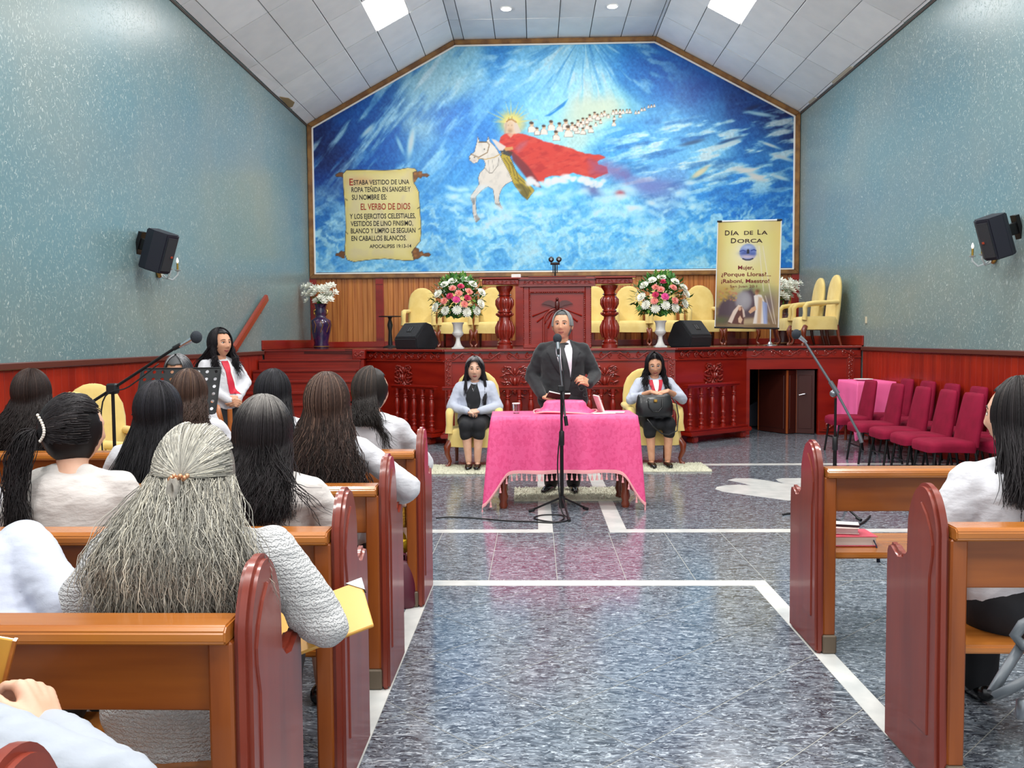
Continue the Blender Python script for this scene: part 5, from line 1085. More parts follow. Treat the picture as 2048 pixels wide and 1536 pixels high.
# ---------------------------------------------------------------- small things about the pews
def book(name, label, loc, rz, w, d, h, cover, cat='book', round_=True, group=None):
    t = thing(name, label, cat, loc, rz, group)
    MB().box(-w/2+.006, w/2-.006, -d/2+.006, d/2-.006, .003, h-.003).build('page_block', PAPER, t, bevel=.003)
    m = cover; MB().box(-w/2, w/2, -d/2, d/2, 0, .004).build('back_cover', m, t, bevel=.0015); MB().box(-w/2, w/2, -d/2, d/2, h-.004, h).build('front_cover', m, t, bevel=.0015); MB().box(-w/2, -w/2+.006, -d/2, d/2, 0, h).build('spine', m, t, bevel=.002)
    return t
b1 = book('pink_bible', 'thick pink-covered bible lying on the right front pew seat', (1.555, 4.26, .464), .0, .24, .17, .05, mat('pink_bible_cover', (214, 76, 96), .5), 'bible')
MB().tube([(.10, -.08, .03), (.105, -.1, .01), (.108, -.115, -.03), (.11, -.118, -.07)], [.003, .003, .007, .010], 6).build('ribbon_tassel', mat('navy_tassel', (24, 44, 70), .7), b1)
book('white_notebook', 'small white notebook on top of the pink bible', (1.53, 4.27, .516), -.15, .15, .11, .03, mat('pale_rose_cover', (236, 214, 208), .5), 'notebook')
t = thing('mobile_phone', 'phone in a black and white case on the white notebook', 'phone', (1.545, 4.28, .548), -.3)
MB().box(-.075, .075, -.04, .04, 0, .009).build('case', mat('dark_case', (60, 16, 34), .4), t, bevel=.004, seg=2); MB().box(-.07, .07, -.036, .036, .009, .011).build('back_panel', WHITE, t, bevel=.001)
cable('tangled black cable on the floor beyond the right front pew', [F_(1565, 1029), F_(1600, 1026), F_(1650, 1030), F_(1690, 1048), F_(1660, 1036), F_(1700, 1052), F_(1725, 1046), F_(1740, 1032)], .009, 'floor_cable')
def handbag(name, label, loc, rz, w, d, h, m, handle=.12, hm=None, clasp=True):
    t = thing(name, label, 'bag', loc, rz)
    MB().rings([soft_ring(0, 0, a, b, z, 24, 4, .01, z*20) for z, a, b in ((0, w*.46, d*.5), (.02, w*.5, d*.55), (h*.5, w*.5, d*.5), (h*.92, w*.45, d*.34), (h, w*.43, d*.26))]).build('body', m, t, smooth=60)
    for s in ((-1, 1) if handle else ()): MB().tube([(-w*.25, s*d*.22, h*.93), (-w*.23, s*d*.24, h+handle*.7), (0, s*d*.24, h+handle), (w*.23, s*d*.24, h+handle*.7), (w*.25, s*d*.22, h*.93)], .008, 8).build('handle', hm or m, t, smooth=180)
    if clasp: MB().box(-.02, .02, -d*.52-.006, -d*.4, h*.68, h*.8).build('clasp', GOLD, t, bevel=.004)
    return t
NAVY = mat('navy_leather', (20, 22, 48), .4); MAR = mat('maroon_leather', (86, 20, 40), .45); BLKL = mat('black_leather', (18, 18, 20), .35, coat=.2)
handbag('black_handbag', 'black bag with gold clasp on the pew seat behind the honey-coloured folder', (-1.02, 2.98, .464), .2, .26, .12, .17, mat('black_gold_print', (26, 20, 16), .4, c2=(150, 110, 40), vs=(30, 30, 30), lo=.55, hi=.6), 0)
handbag('navy_bag', 'navy cloth bag on the floor under the second pew on the left', (-.98, 2.45, .0), 0, .42, .22, .3, NAVY, 0, None, False)
handbag('maroon_bag', 'maroon bag on the floor at the end of the front left pew', (-.80, 4.72, .0), .3, .22, .2, .26, MAR, .05, None, False)
g_ = handbag('gold_sequin_bag', 'small gold sequinned bag hanging under the front left pew rail', (-.80, 4.72, .45), .2, .13, .08, .16, mat('gold_sequins', (190, 140, 50), .3, metal=.8, bump=.6, bs=(160, 160, 160)), 0)
o = tag(MB().rings([soft_ring(0, 0, a, b, z, 12, 4) for z, a, b in ((0, .05, .04), (.09, .05, .04), (.10, .03, .02))]).build('tissue_pack', PAPER, smooth=60), 'white tissue pack on the front left pew seat', 'tissues'); o.location = (-.80, 4.98, .63)
tag(MB().rings([soft_ring(-.80, 4.72, a, b, z, 10, 2, .15, z*30) for z, a, b in ((.31, .05, .04), (.34, .08, .06), (.37, .06, .05), (.42, .012, .012))]).build('yellow_pompom', mat('yellow_plush', (228, 184, 30), .8), smooth=60), 'yellow fringed trinket hanging below the gold bag', 'ornament')
t = thing('mobile_phone', 'phone propped at the end of the third pew on the left', 'phone', (-.72, 3.86, .70), .3); t.rotation_euler = (.9, 0, .3)
MB().box(-.035, .035, -.07, .07, 0, .009).build('case', BLACK, t, bevel=.004, seg=2); MB().box(-.032, .032, -.066, .066, .009, .011).build('screen', mat('grey_screen', (120, 128, 138), .1), t)
t = thing('black_shoe_bag', 'small black pouch with gold rings standing on the front left pew rail', 'bag', (-.80, 5.0, .73)); MB().tube([(-.05, 0, .14), (-.02, 0, .08), (0, 0, .0)], [.02, .03, .035], 10).build('pouch', BLKL, t, smooth=60); MB().tube([(-.012, 0, .035), (-.006, 0, .02)], .036, 12).build('gold_ring', GOLD, t); MB().tube([(.02, 0, .0), (.05, -.02, .05), (.06, 0, .02), (.03, .02, 0)], .007, 6).build('gold_chain', GOLD, t)
t = thing('honey_folder', 'honey-coloured board folder with metal corner jutting past the grey-haired woman', 'folder', (-.64, 2.42, .68)); t.rotation_euler = (.55, -.30, .25)
MB().box(-.17, .15, -.09, .09, -.006, .006).build('board', mat('honey_board', (226, 168, 70), .35, coat=.3), t, bevel=.003); MB().prism([(.155, .095), (.155, .045), (.105, .095)], flat, -.009, .009).build('metal_corner', GREYM, t)
for k, (x, w_, m_) in enumerate(((-.50, .03, mat('grey_book_cover', (180, 180, 186), .5)), (-.465, .022, mat('black_book_cover', (30, 28, 30), .5)), (-.436, .026, mat('white_book_cover', (224, 222, 222), .5)))):
    b_ = book('upright_book', ['thick grey book standing on the chair beside the woman in black', 'thin black book standing between two pale ones on the chair', 'white book standing nearest the pink cloth on the chair'][k], (x, 9.95, .462), 0, .14, .2, w_, m_, 'book', True, 'books on the yellow chair'); b_.rotation_euler = (0, PI/2-.06, 0); b_.location = (x, 9.95, .55)
# ---------------------------------------------------------------- people
SKIN = mat('warm_skin', (226, 180, 154), .5, c2=(216, 164, 136), vs=(14, 14, 14)); SKIN2 = mat('tan_skin', (214, 160, 128), .5, c2=(202, 146, 114), vs=(14, 14, 14))
SHIRT = mat('white_blouse_cloth', (208, 208, 213), .85, bump=.55, bs=(7, 11, 16), sheen=.2); SHIRT2 = mat('cream_blouse_cloth', (212, 205, 200), .85, bump=.6, bs=(8, 12, 18), sheen=.2)
COOLW = mat('cool_white_jacket', (186, 192, 208), .8, bump=.4, bs=(8, 8, 14), sheen=.2)
SUIT = mat('charcoal_suit_cloth', (22, 23, 28), .8, bump=.3, bs=(9, 9, 14), sheen=.2); SKIRT = mat('black_skirt_cloth', (24, 25, 30), .8, bump=.4, bs=(10, 10, 6)); SHOE = mat('black_shoe_leather', (14, 14, 16), .2, coat=.4)
TIE = mat('black_tie', (20, 18, 24), .5); RSCARF = mat('red_scarf', (200, 30, 56), .6); EYEW = mat('eye_white', (220, 214, 208), .3); IRIS = mat('dark_iris', (38, 26, 22), .2); BROW = mat('dark_brow', (52, 40, 36), .8); LIPS = mat('lips', (164, 82, 78), .5); LIPSD = mat('lips_pale', (168, 96, 84), .5)
PEARL = mat('pearl', (232, 226, 216), .2, coat=.5)
def knit_mat():
    m = mat('white_cable_knit', (214, 214, 214), .9, sheen=.2); N = m.node_tree.nodes; L = m.node_tree.links; t = N.new('ShaderNodeTexCoord'); mp = N.new('ShaderNodeMapping'); L.new(t.outputs['Object'], mp.inputs[0]); mp.inputs['Scale'].default_value = (1, 1, 1)
    w = N.new('ShaderNodeTexWave'); L.new(mp.outputs[0], w.inputs[0]); w.bands_direction = 'Z'; w.inputs['Scale'].default_value = 26; w.inputs['Distortion'].default_value = 6; w.inputs['Detail'].default_value = 2; w.inputs['Detail Scale'].default_value = 5
    b = N.new('ShaderNodeBump'); b.inputs['Strength'].default_value = .7; b.inputs['Distance'].default_value = .012; L.new(w.outputs[0], b.inputs['Height']); L.new(b.outputs[0], N['Principled BSDF'].inputs['Normal']); return m
KNIT = knit_mat()
def hair_mat(rough=.38):
    return attr_mat('hair_strands', rough=.45, spec=.25)
HAIRM = hair_mat()
def remesh(mb, vox, sm=3, name='body'):
    me = mb.mesh(); o = bpy.data.objects.new('tmp', me); COL.objects.link(o)
    a = o.modifiers.new('r', 'REMESH'); a.mode = 'VOXEL'; a.voxel_size = vox; a.use_smooth_shade = True
    if sm: b = o.modifiers.new('s', 'SMOOTH'); b.iterations = sm; b.factor = .5
    bpy.context.view_layer.update(); r = bpy.data.meshes.new_from_object(o.evaluated_get(bpy.context.evaluated_depsgraph_get()))
    bpy.data.objects.remove(o); bpy.data.meshes.remove(me); r.name = name; r.materials.clear(); r.shade_smooth(); return r
def rot(yaw=0., pitch=0., tilt=0.):
    """yaw: turn left +, pitch: look down +, tilt: lean to own right +"""
    return np.array(Matrix.Rotation(yaw, 3, 'Z') @ Matrix.Rotation(-pitch, 3, 'X') @ Matrix.Rotation(tilt, 3, 'Y'))
def head_rings(nu=56, nv=44):
    R = []; e = np.exp
    for k in range(nv+1):
        a = -PI/2+PI*k/nv; ring = []
        for i in range(nu):
            t = 2*PI*i/nu; w = max(math.cos(a), .01); dx, dy, dz = w*math.sin(t), w*math.cos(t), math.sin(a)
            x, y, z = .082*dx, .094*dy, .117*dz
            if dz < 0:
                q = -dz; x *= 1-.24*q**1.4
                if dy > 0: y *= 1-.02*q
                else: y *= 1-.35*q
            if dy > 0:
                ax = abs(x)
                y += .020*e(-(x/.0125)**2-((z+.024)/.014)**2)+.011*e(-(x/.011)**2-((z-.002)/.024)**2)+.008*e(-((ax-.014)/.007)**2-((z+.03)/.009)**2)
                y += -.010*e(-((ax-.031)/.015)**2-((z-.012)/.011)**2)+.005*e(-((ax-.030)/.02)**2-((z-.032)/.009)**2)
                y += .007*e(-(x/.022)**2-((z+.060)/.011)**2)-.004*e(-(x/.02)**2-((z+.060)/.003)**2)+.008*e(-(x/.02)**2-((z+.098)/.016)**2)+.004*e(-((ax-.042)/.02)**2-((z+.02)/.02)**2)-.003*e(-(x/.03)**2-((z+.080)/.007)**2)
            ring.append(np.array([x, y, z]))
        R.append(ring)
    return R
HEADR = head_rings()
def cap(mb, a, b, ra, rb, n=14, k=4):
    a, b = np.asarray(a, float), np.asarray(b, float); u, v, d = frame(a, b); R = []
    for i in range(k+1):
        t = -PI/2+PI/2*i/k; R.append((a+d*ra*math.sin(t), max(ra*math.cos(t), ra*.03)))
    for i in range(k+1):
        t = PI/2*i/k; R.append((b+d*rb*math.sin(t), max(rb*math.cos(t), rb*.03)))
    return mb.rings([[p+r*(math.cos(q)*u+math.sin(q)*v) for q in np.arange(n)*2*PI/n] for p, r in R])
def hand(mb, wrist, d, nrm, side, curl=.5, sc=1., spread=.0, thumb=.6):
    """d: wrist to knuckles, nrm: palm normal; side +1 if the thumb lies on +(d x nrm)"""
    w = np.asarray(wrist, float); d = np.asarray(d, float); d /= np.linalg.norm(d); nrm = np.asarray(nrm, float); nrm -= d*(nrm@d); nrm /= np.linalg.norm(nrm); s = np.cross(d, nrm)*side
    for k, (o, L_, r, fl) in enumerate(((.031, .086, .0088, .071), (.0105, .09, .0092, .08), (-.0105, .086, .0088, .073), (-.030, .078, .0078, .057))):
        kn = w+(d*L_+s*o)*sc; cap(mb, w+(d*.012+s*o*.62)*sc, kn, .0165*sc, .0125*sc, 10, 3)
        p = kn; a = .15
        for j, f in enumerate((.46, .31, .23)):
            a += curl*(.75, 1., .6)[j]; dd = d*math.cos(a)+nrm*math.sin(a)+s*(spread*o*4); q = p+dd*fl*f*sc; cap(mb, p, q, r*sc*(1, .92, .85)[j], r*sc*(.92, .85, .78)[j], 10, 3); p = q
    b = w+(d*.022+s*.030)*sc; m1 = b+(d*.034+s*.024+nrm*.014*thumb*2)*sc; m2 = m1+(d*.030+s*.004+nrm*.018*thumb)*sc; cap(mb, b, m1, .0135*sc, .011*sc, 10, 3); cap(mb, m1, m2, .0105*sc, .0085*sc, 10, 3)
SEC = np.array([[-.06, .150, .115, 0], [0, .168, .125, 0], [.1, .158, .120, .005], [.2, .142, .108, .008], [.32, .152, .112, .004], [.40, .165, .105, -.006], [.45, .155, .085, -.014], [.48, .11, .068, -.018], [.51, .06, .058, -.014], [.56, .05, .052, -.008]])
class Person: pass
def make_person(name, label, loc, rz, top, zh=.55, lean=.06, bulk=1., depth=1., sw=.165, hs=1.05, head=(0, 0, 0), arms=None, legs=None, vox=.012, skin=SKIN, top_m=SHIRT, sleeve=1., bottom='skirt', bot_m=SKIRT, tvox=.012, shoes=True, face=False, armr=1., collar=.50, hands=True, hem=-.03, headshift=(0, 0), roll=0., sks=1., group=None, lipm=LIPS):
    P = Person(); k = (top-zh-.012)/(.660+.117*hs/1.); P.k = k
    t = thing('person', label, 'person', loc, rz, group); P.t = t
    cl, sl = math.cos(lean), math.sin(lean)
    cr, sr = math.cos(roll), math.sin(roll); T = lambda x, y, z: np.array([x*cr+z*k*sr, y*cl+(z*k*cr-x*sr)*sl, zh+(z*k*cr-x*sr)*cl-y*sl]); P.T = T
    hc = T(headshift[0], .012+headshift[1], .660+.0*hs); Rh = rot(*head); P.hc, P.Rh, P.hs = hc, Rh, hs
    sit = zh < .7
    def torso(mb, e, z0, z1):
        rs = []
        for z in np.linspace(z0, z1, 16):
            w, d, y = (np.interp(z, SEC[:, 0], SEC[:, c]) for c in (1, 2, 3)); f = min(1, max(0, (.50-z)/.12)); w = w*(1+(bulk-1)*f)*(1+(sw/.165-1)*max(0, 1-abs(z-.42)/.10)*.6)+e; d = d*(1+(bulk*depth-1)*f)+e
            rs.append([T(w*math.copysign(abs(math.cos(a))**.85, math.cos(a)), y+d*math.copysign(abs(math.sin(a))**.9, math.sin(a)), z) for a in np.arange(26)*2*PI/26])
        mb.rings(rs)
    A = arms or [((.27, .06, zh+.22), (.16, .26, zh+.12), None), ((-.27, .06, zh+.22), (-.16, .26, zh+.12), None)]
    if legs is None: legs = [((s*.10, .40, zh-.04), (s*.10, .42, .09), (s*.10, .55, .04)) for s in (1, -1)] if sit else [((s*.095, .02, zh*.53), (s*.09, -.02, .09), (s*.11, .13, .03)) for s in (1, -1)]
    P.legs = legs
    mb = MB(); torso(mb, -.016, -.06, .54)
    cap(mb, T(0, -.01, .47), hc+Rh@np.array([0, -.012, -.05*hs]), .056, .050*hs)
    mb.rings([[hc+hs*(Rh@q) for q in r] for r in HEADR])
    for s in (-1, 1): mb.ell(hc+hs*(Rh@np.array([s*.083, -.010, -.008])), np.array([.010, .018, .030])*hs, 10, 8, Rh)
    for s in (-1, 1): mb.ell(T(s*.07, -.01, -.02), (.09*bulk, .10*bulk, .10 if sit else .12), 14, 10)
    for s, (el, wr, hd) in zip((1, -1), A):
        sh = T(s*sw, -.012, .44); cap(mb, sh, el, .050*armr, .041*armr); cap(mb, el, wr, .041*armr, .027)
        if hands: hand(mb, wr, *(hd or ((0, 1, -.3), (-s, 0, -.4), s, .5)))
    for s, (kn, an, toe) in zip((1, -1), legs):
        hp = T(s*.085, 0, -.01); cap(mb, hp, kn, .086*bulk**.5, .058*bulk**.3)
        kn, an, toe = map(np.array, (kn, an, toe)); mid = kn*.68+an*.32+np.array([0, -.012, 0]); cap(mb, kn, mid, .056, .054*bulk**.3); cap(mb, mid, an, .054*bulk**.3, .035); cap(mb, an+np.array([0, -.03, -.045]), toe, .034, .028)
    me = remesh(mb, vox, 2 if vox < .008 else 3); P.body = link('body', me, t, skin)
    # clothes
    if top_m is not None:
        mb = MB(); torso(mb, .016, hem, collar)
        for s in (-1, 1): mb.ell(T(s*sw*.92, -.014, .425), (.062*armr, .062*armr, .06), 14, 10)
        for s in (-1, 1): cap(mb, T(s*sw, -.012, .44), T(s*.05, -.02, .50), .058, .038)
        for s, (el, wr, hd) in zip((1, -1), A):
            el, wr = np.array(el), np.array(wr); sh = T(s*sw, -.012, .435); cap(mb, sh, el, .063*armr, .055*armr)
            if sleeve > .1: cap(mb, el, el+(wr-el)*sleeve, .055*armr, .039*armr)
        me = remesh(mb, tvox, 4, 'top')
        if tvox <= .016:
            n = len(me.vertices); V = np.zeros(n*3); me.vertices.foreach_get('co', V); V = V.reshape(-1, 3); Nn = np.zeros(n*3); me.vertices.foreach_get('normal', Nn); Nn = Nn.reshape(-1, 3); q = rng.random()*50
            h = fbm(V[:, 0]*9+V[:, 2]*5+q, V[:, 2]*16-V[:, 0]*7+V[:, 1]*9, 3)-.5; V += Nn*(h*.022)[:, None]; me.vertices.foreach_set('co', V.ravel()); me.update()
        P.top = link('blouse' if top_m is not SUIT else 'suit_jacket', me, t, top_m)
    if bottom == 'skirt':
        mb = MB(); mb.ell(T(0, 0, -.02), (.185*bulk*sks, .155*bulk*sks, .13*sks), 20, 12)
        for s, (kn, an, toe) in zip((1, -1), legs):
            hp = T(s*.085, 0, -.01); kn = np.array(kn); cap(mb, hp, kn, .108*bulk**.6, .084)
        kn = (np.array(legs[0][0])+np.array(legs[1][0]))/2; cap(mb, T(0, 0, -.02), kn-np.array([0, .02, .0]), .105, .07)
        if sit:
            for s, (kn, an, toe) in zip((1, -1), legs): kn = np.array(kn); cap(mb, kn+np.array([0, -.02, -.01]), kn+np.array([0, -.005, -.10]), .08, .072)
        link('skirt', remesh(mb, .012, 5, 'skirt'), t, bot_m)
    elif bottom == 'long':
        rs = []
        for z, w, d in ((zh+.06, .16, .125), (zh-.04, .185, .15), (zh-.2, .195, .17), (.45, .20, .18), (.30, .215, .19), (.28, .20, .17)): rs.append([(w*bulk*(1+.05*math.sin(7*a))*math.cos(a), d*bulk*(1+.05*math.sin(7*a))*math.sin(a), z) for a in np.arange(40)*2*PI/40])
        MB().rings(rs).build('skirt', bot_m, t, smooth=60)
    elif bottom == 'trousers':
        mb = MB(); mb.ell(T(0, -.005, -.02), (.185*bulk, .16*bulk, .16), 20, 12)
        for s, (kn, an, toe) in zip((1, -1), legs):
            cap(mb, T(s*.088, 0, -.02), kn, .108*bulk**.5, .082); an = np.array(an); cap(mb, kn, an+np.array([0, 0, -.0]), .08, .07)
        link('trousers', remesh(mb, .014, 4, 'trousers'), t, bot_m)
    if shoes:
        for s, (kn, an, toe) in zip((1, -1), legs):
            an, toe = np.array(an), np.array(toe); d = toe-an; d[2] = 0; d /= np.linalg.norm(d); mb = MB(); hl = an-d*.035; hl[2] = .04
            man = bottom == 'trousers'; h0 = .05 if man else .035
            tz = np.array([toe[0], toe[1], .034]); cap(mb, [hl[0], hl[1], h0], tz, .046, .04); cap(mb, tz, tz+d*.05, .04, .026); link('shoe', remesh(mb, .008, 4, 'shoe'), t, SHOE)
    if face:
        bv = BVHTree.FromPolygons([v.co for v in P.body.data.vertices], [p.vertices for p in P.body.data.polygons]); P.bv = bv
        def surf(x, z, off=0.):
            o = hc+hs*(Rh@np.array([x, .3, z])); d = Rh@np.array([0, -1., 0]); h = bv.ray_cast(Vector(o), Vector(d)); p = np.array(h[0]) if h[0] is not None else hc; return p-d*off
        P.surf = surf
        for s in (-1, 1):
            p = surf(s*.031, .010, -.0045*hs); e = MB().ell(p, np.array([.0135, .008, .0068])*hs, 12, 8, Rh).build('eye', EYEW, t, smooth=180)
            MB().ell(p+Rh@np.array([0, .0058*hs, 0]), np.array([.0062, .003, .0062])*hs, 10, 6, Rh).build('iris', IRIS, e, smooth=180)
            pts = [surf(s*x, z, .0005) for x, z in ((.014, .0345), (.024, .038), (.037, .0375), (.051, .029))]; MB().tube(pts, [.0022*hs, .0036*hs, .0033*hs, .0014*hs], 6).build('eyebrow', BROW, t, smooth=180)
            pts = [surf(s*x, z, .0005) for x, z in ((.017, .012), (.025, .0175), (.036, .0175), (.046, .011))]; MB().tube(pts, [.0012*hs, .0022*hs, .0024*hs, .0012*hs], 5).build('eyelid', BROW, t, smooth=180)
        for z, r in ((-.0565, .0036), (-.0650, .0046)):
            pts = [surf(x, z+abs(x)*(.12 if z > -.06 else .28)-(.0015 if z > -.06 and abs(x) < .004 else 0), -.0008) for x in (-.023, -.013, -.004, .004, .013, .023)]; MB().tube(pts, [r*.3*hs, r*.9*hs, r*hs, r*hs, r*.9*hs, r*.3*hs], 6).build('lip', lipm, t, smooth=180)
        MB().tube([surf(x, -.0605+abs(x)*.18, .0002) for x in (-.022, -.01, 0, .01, .022)], .0012*hs, 5).build('mouth_line', BROW, t)
    return P
def front_patch(P, name, rows, m, off=.006, cols=8, onto=None, thick=.004):
    """a strip of cloth laid on the front of the garment: rows of (z, x0, x1) in the person's own frame"""
    ob = onto or P.top; bv = BVHTree.FromPolygons([v.co for v in ob.data.vertices], [p.vertices for p in ob.data.polygons])
    zs = np.linspace(rows[0][0], rows[-1][0], 22); r = np.array(sorted(rows)); G = []
    last = None
    for z in zs:
        a, b = np.interp(z, r[:, 0], r[:, 1]), np.interp(z, r[:, 0], r[:, 2]); row = []
        for u in np.linspace(0, 1, cols):
            x = a+(b-a)*u; h = bv.ray_cast(Vector((x, 1.5, z)), Vector((0, -1, 0))); y = h[0].y if h[0] is not None else (last if last is not None else .1); last = y; row.append((x, y+off, z))
        G.append(row)
    # even out the depth a little
    Yv = np.array([[p[1] for p in row] for row in G])
    for _ in range(2): Yv[1:-1] = (Yv[:-2]+2*Yv[1:-1]+Yv[2:])/4
    V = [(p[0], Yv[i, j], p[2]) for i, row in enumerate(G) for j, p in enumerate(row)]; n = len(V); nr = len(G)
    V += [(x, y-thick-off, z) for x, y, z in V]; F = []
    for i in range(nr-1):
        for j in range(cols-1):
            q = (i*cols+j, i*cols+j+1, (i+1)*cols+j+1, (i+1)*cols+j); F += [q, tuple(a+n for a in q[::-1])]
    bd = [i for i in range(cols)]+[i*cols+cols-1 for i in range(1, nr)]+[(nr-1)*cols+j for j in range(cols-2, -1, -1)]+[i*cols for i in range(nr-2, 0, -1)]
    F += [(bd[i], bd[(i+1) % len(bd)], bd[(i+1) % len(bd)]+n, bd[i]+n) for i in range(len(bd))]
    return MB().add(V, F).build(name, m, P.t, smooth=60)
# ---- hair: a cap and curtain mass below, thousands of strands above
def strand_mesh(P, rad, tint):
    """P (N,S,3) paths, rad (S,), tint (N,S,3) linear"""
    N, Sg, _ = P.shape; D = np.gradient(P, axis=1); D /= np.linalg.norm(D, axis=2, keepdims=True)+1e-9
    h = np.zeros_like(D); h[..., 0] = 1; h[..., 1] = .37; U = np.cross(D, h); U /= np.linalg.norm(U, axis=2, keepdims=True)+1e-9; W = np.cross(D, U)
    V = np.stack([P+rad[None, :, None]*(math.cos(a)*U+math.sin(a)*W) for a in (0, 2.094, 4.189)], axis=2)
    idx = np.arange(N*Sg*3).reshape(N, Sg, 3); F = []
    for a in range(3):
        b = (a+1) % 3; F.append(np.stack([idx[:, :-1, a], idx[:, :-1, b], idx[:, 1:, b], idx[:, 1:, a]], axis=-1).reshape(-1, 4))
    return V.reshape(-1, 3), np.concatenate(F), np.repeat(tint[:, :, None, :], 3, axis=2).reshape(-1, 3)
def hair_colours(N, Sg, root, tip, var, light=None, lf=.0, rt=.5, r_=rng):
    t = np.linspace(0, 1, Sg)[None, :, None]; root, tip = linnp(root), linnp(tip); m = np.clip(t/rt, 0, 1); m = m*m*(3-2*m); c = root*(1-m)+tip*m
    c = np.repeat(c, N, axis=0)*np.exp(r_.normal(0, var, (N, 1, 1)))
    if light is not None: s = (r_.random((N, 1, 1)) < lf); lc = linnp(light)*np.exp(r_.normal(0, .25, (N, 1, 1))); c = np.where(s, lc*(1-m)+c*m, c)
    return c
def ellp(el, ph, a, r): # direction on the skull: elevation, azimuth (0 = back, + = own right)
    return np.stack([r[0]*a*np.cos(el)*np.sin(ph), -r[1]*a*np.cos(el)*np.cos(ph), r[2]*a*np.sin(el)], -1)
def hair(P, root, tip, n=900, ph=2.0, length=.45, endw=.16, endy=-.14, wave=.006, freq=9., rad=.0016, var=.25, light=None, lf=0., rt=.5, gather=None, cap_only=False, side=0., front_locks=(), part=.0, mass=True, jitter=.02, face_open=1.9, seed=0, endx=0., r=(.096, .110, .127), ragged=.12, back_n=None, mflat=1.):
    r_ = np.random.default_rng(seed+11); hs, hc, Rh = P.hs, P.hc, P.Rh; r = np.array(r)*hs; off = np.array([0, -.010, .010])*hs
    W = lambda q: hc+(q+off)@Rh.T     # head frame -> person frame
    VV, FF, TT = [], [], []; k0 = 0
    def push(paths, rd, tint):
        nonlocal k0
        V, F, T_ = strand_mesh(paths, rd, tint); VV.append(V); FF.append(F+k0); TT.append(T_); k0 += len(V)
    S1, S2 = 9, 12
    if mass:
        mb = MB(); mb.ell(hc+Rh@off, r*.985, 24, 16, Rh)
        if not cap_only:
            e0 = hc+Rh@(off+np.array([0, -.02*hs, -.02*hs])); rs = []
            for t in np.linspace(0, 1, 9):
                w = (r[0]*.93)*(1-t)+endw*.86*t; d = (.062*hs)*(1-t)+.022*t; yc = e0[1]*(1-t)+(endy+.01)*t+hc[1]*0; zc_ = e0[2]-(length*.86)*t; rs.append([(e0[0]*(1-t)+(e0[0]+endx)*t+w*math.cos(a), yc+d*math.sin(a)*mflat, zc_) for a in np.arange(20)*2*PI/20])
            mb.rings(rs)
        me = remesh(mb, .012, 3, 'hair_mass'); V = np.zeros(len(me.vertices)*3); me.vertices.foreach_get('co', V); V = V.reshape(-1, 3)
        # keep the face open: drop mass that bulges in front of the hairline
        q = (V-hc)@Rh; fr = (q[:, 1] > .035*hs) & (q[:, 2] < .088*hs) & (np.abs(q[:, 0]) < .07*hs); V[fr] -= (np.maximum(q[fr, 1]-.035*hs, 0)*1.0)[:, None]*(Rh[:, 1])[None, :]; me.vertices.foreach_set('co', V.ravel()); me.update()
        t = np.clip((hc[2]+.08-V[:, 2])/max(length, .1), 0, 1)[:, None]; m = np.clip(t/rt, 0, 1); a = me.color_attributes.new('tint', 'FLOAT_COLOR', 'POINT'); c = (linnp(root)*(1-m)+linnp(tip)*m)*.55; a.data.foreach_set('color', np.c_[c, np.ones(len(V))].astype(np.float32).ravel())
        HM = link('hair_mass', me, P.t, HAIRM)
    if gather is None:
        N = n; phi = r_.uniform(-ph, ph, N)+side; lay = 1+r_.uniform(0, .07, N); e0 = r_.uniform(.9, 1.5, N); e1 = -.10-.35*np.clip(np.cos(phi), 0, 1)
        t1 = np.linspace(0, 1, S1); el = e0[:, None]*(1-t1)+e1[:, None]*t1; pa = np.repeat(phi[:, None], S1, 1)+part*(1-t1)[None, :]; A = ellp(el, pa, lay[:, None], r); A = W(A)
        if cap_only: paths = A; cols = hair_colours(N, S1, root, tip, var, light, lf, rt, r_); push(paths, rad*np.linspace(1, .6, S1), cols)
        else:
            L_ = length*(1-ragged*r_.random(N)); fx = np.sin(phi); fy = np.cos(phi)
            end = np.stack([hc[0]+endx+endw*fx*(1+.15*r_.normal(size=N))+r_.normal(0, jitter, N), np.where(fy > -.2, endy-.012-.03*fy+.02*r_.normal(size=N), endy+.03+.08*(-fy)), hc[2]-L_], -1)
            q = A[:, -1]; t2 = np.linspace(0, 1, S2+1)[1:]; s = t2*t2*(3-2*t2); s = .5*s+.5*t2; B = q[:, None]*(1-s)[None, :, None]+end[:, None]*s[None, :, None]; B[..., 2] = q[:, None, 2]*(1-t2)+end[:, None, 2]*t2
            B[..., 1] -= (.012*np.sin(PI*t2))[None, :]; amp = wave*r_.uniform(.4, 1.4, N)[:, None]*(t2**.6)[None, :]; pz = freq*2*PI*t2[None, :]*length*r_.uniform(.8, 1.2, N)[:, None]; p0 = r_.uniform(0, 2*PI, N)[:, None] if wave < .012 else (np.floor(phi*7)*1.9+r_.normal(0, .35, N))[:, None]
            B[..., 0] += amp*np.sin(pz+p0); B[..., 1] += amp*.7*np.cos(pz+p0)
            paths = np.concatenate([A, B], 1); Sg = S1+S2; push(paths, rad*np.r_[np.linspace(.9, 1, Sg-4), np.linspace(.9, .3, 4)], hair_colours(N, Sg, root, tip, var, light, lf, rt, r_))
    else:
        # strands drawn over the skull to a tie point, then falling as a tail
        g_el, g_ph = gather['el'], gather['ph']; N = n; phi = r_.uniform(-PI*.72, PI*.72, N); e0 = np.where(np.abs(phi) > 1.7, r_.uniform(.5, 1.2, N), r_.uniform(gather.get('lo', -.6), 1.3, N))
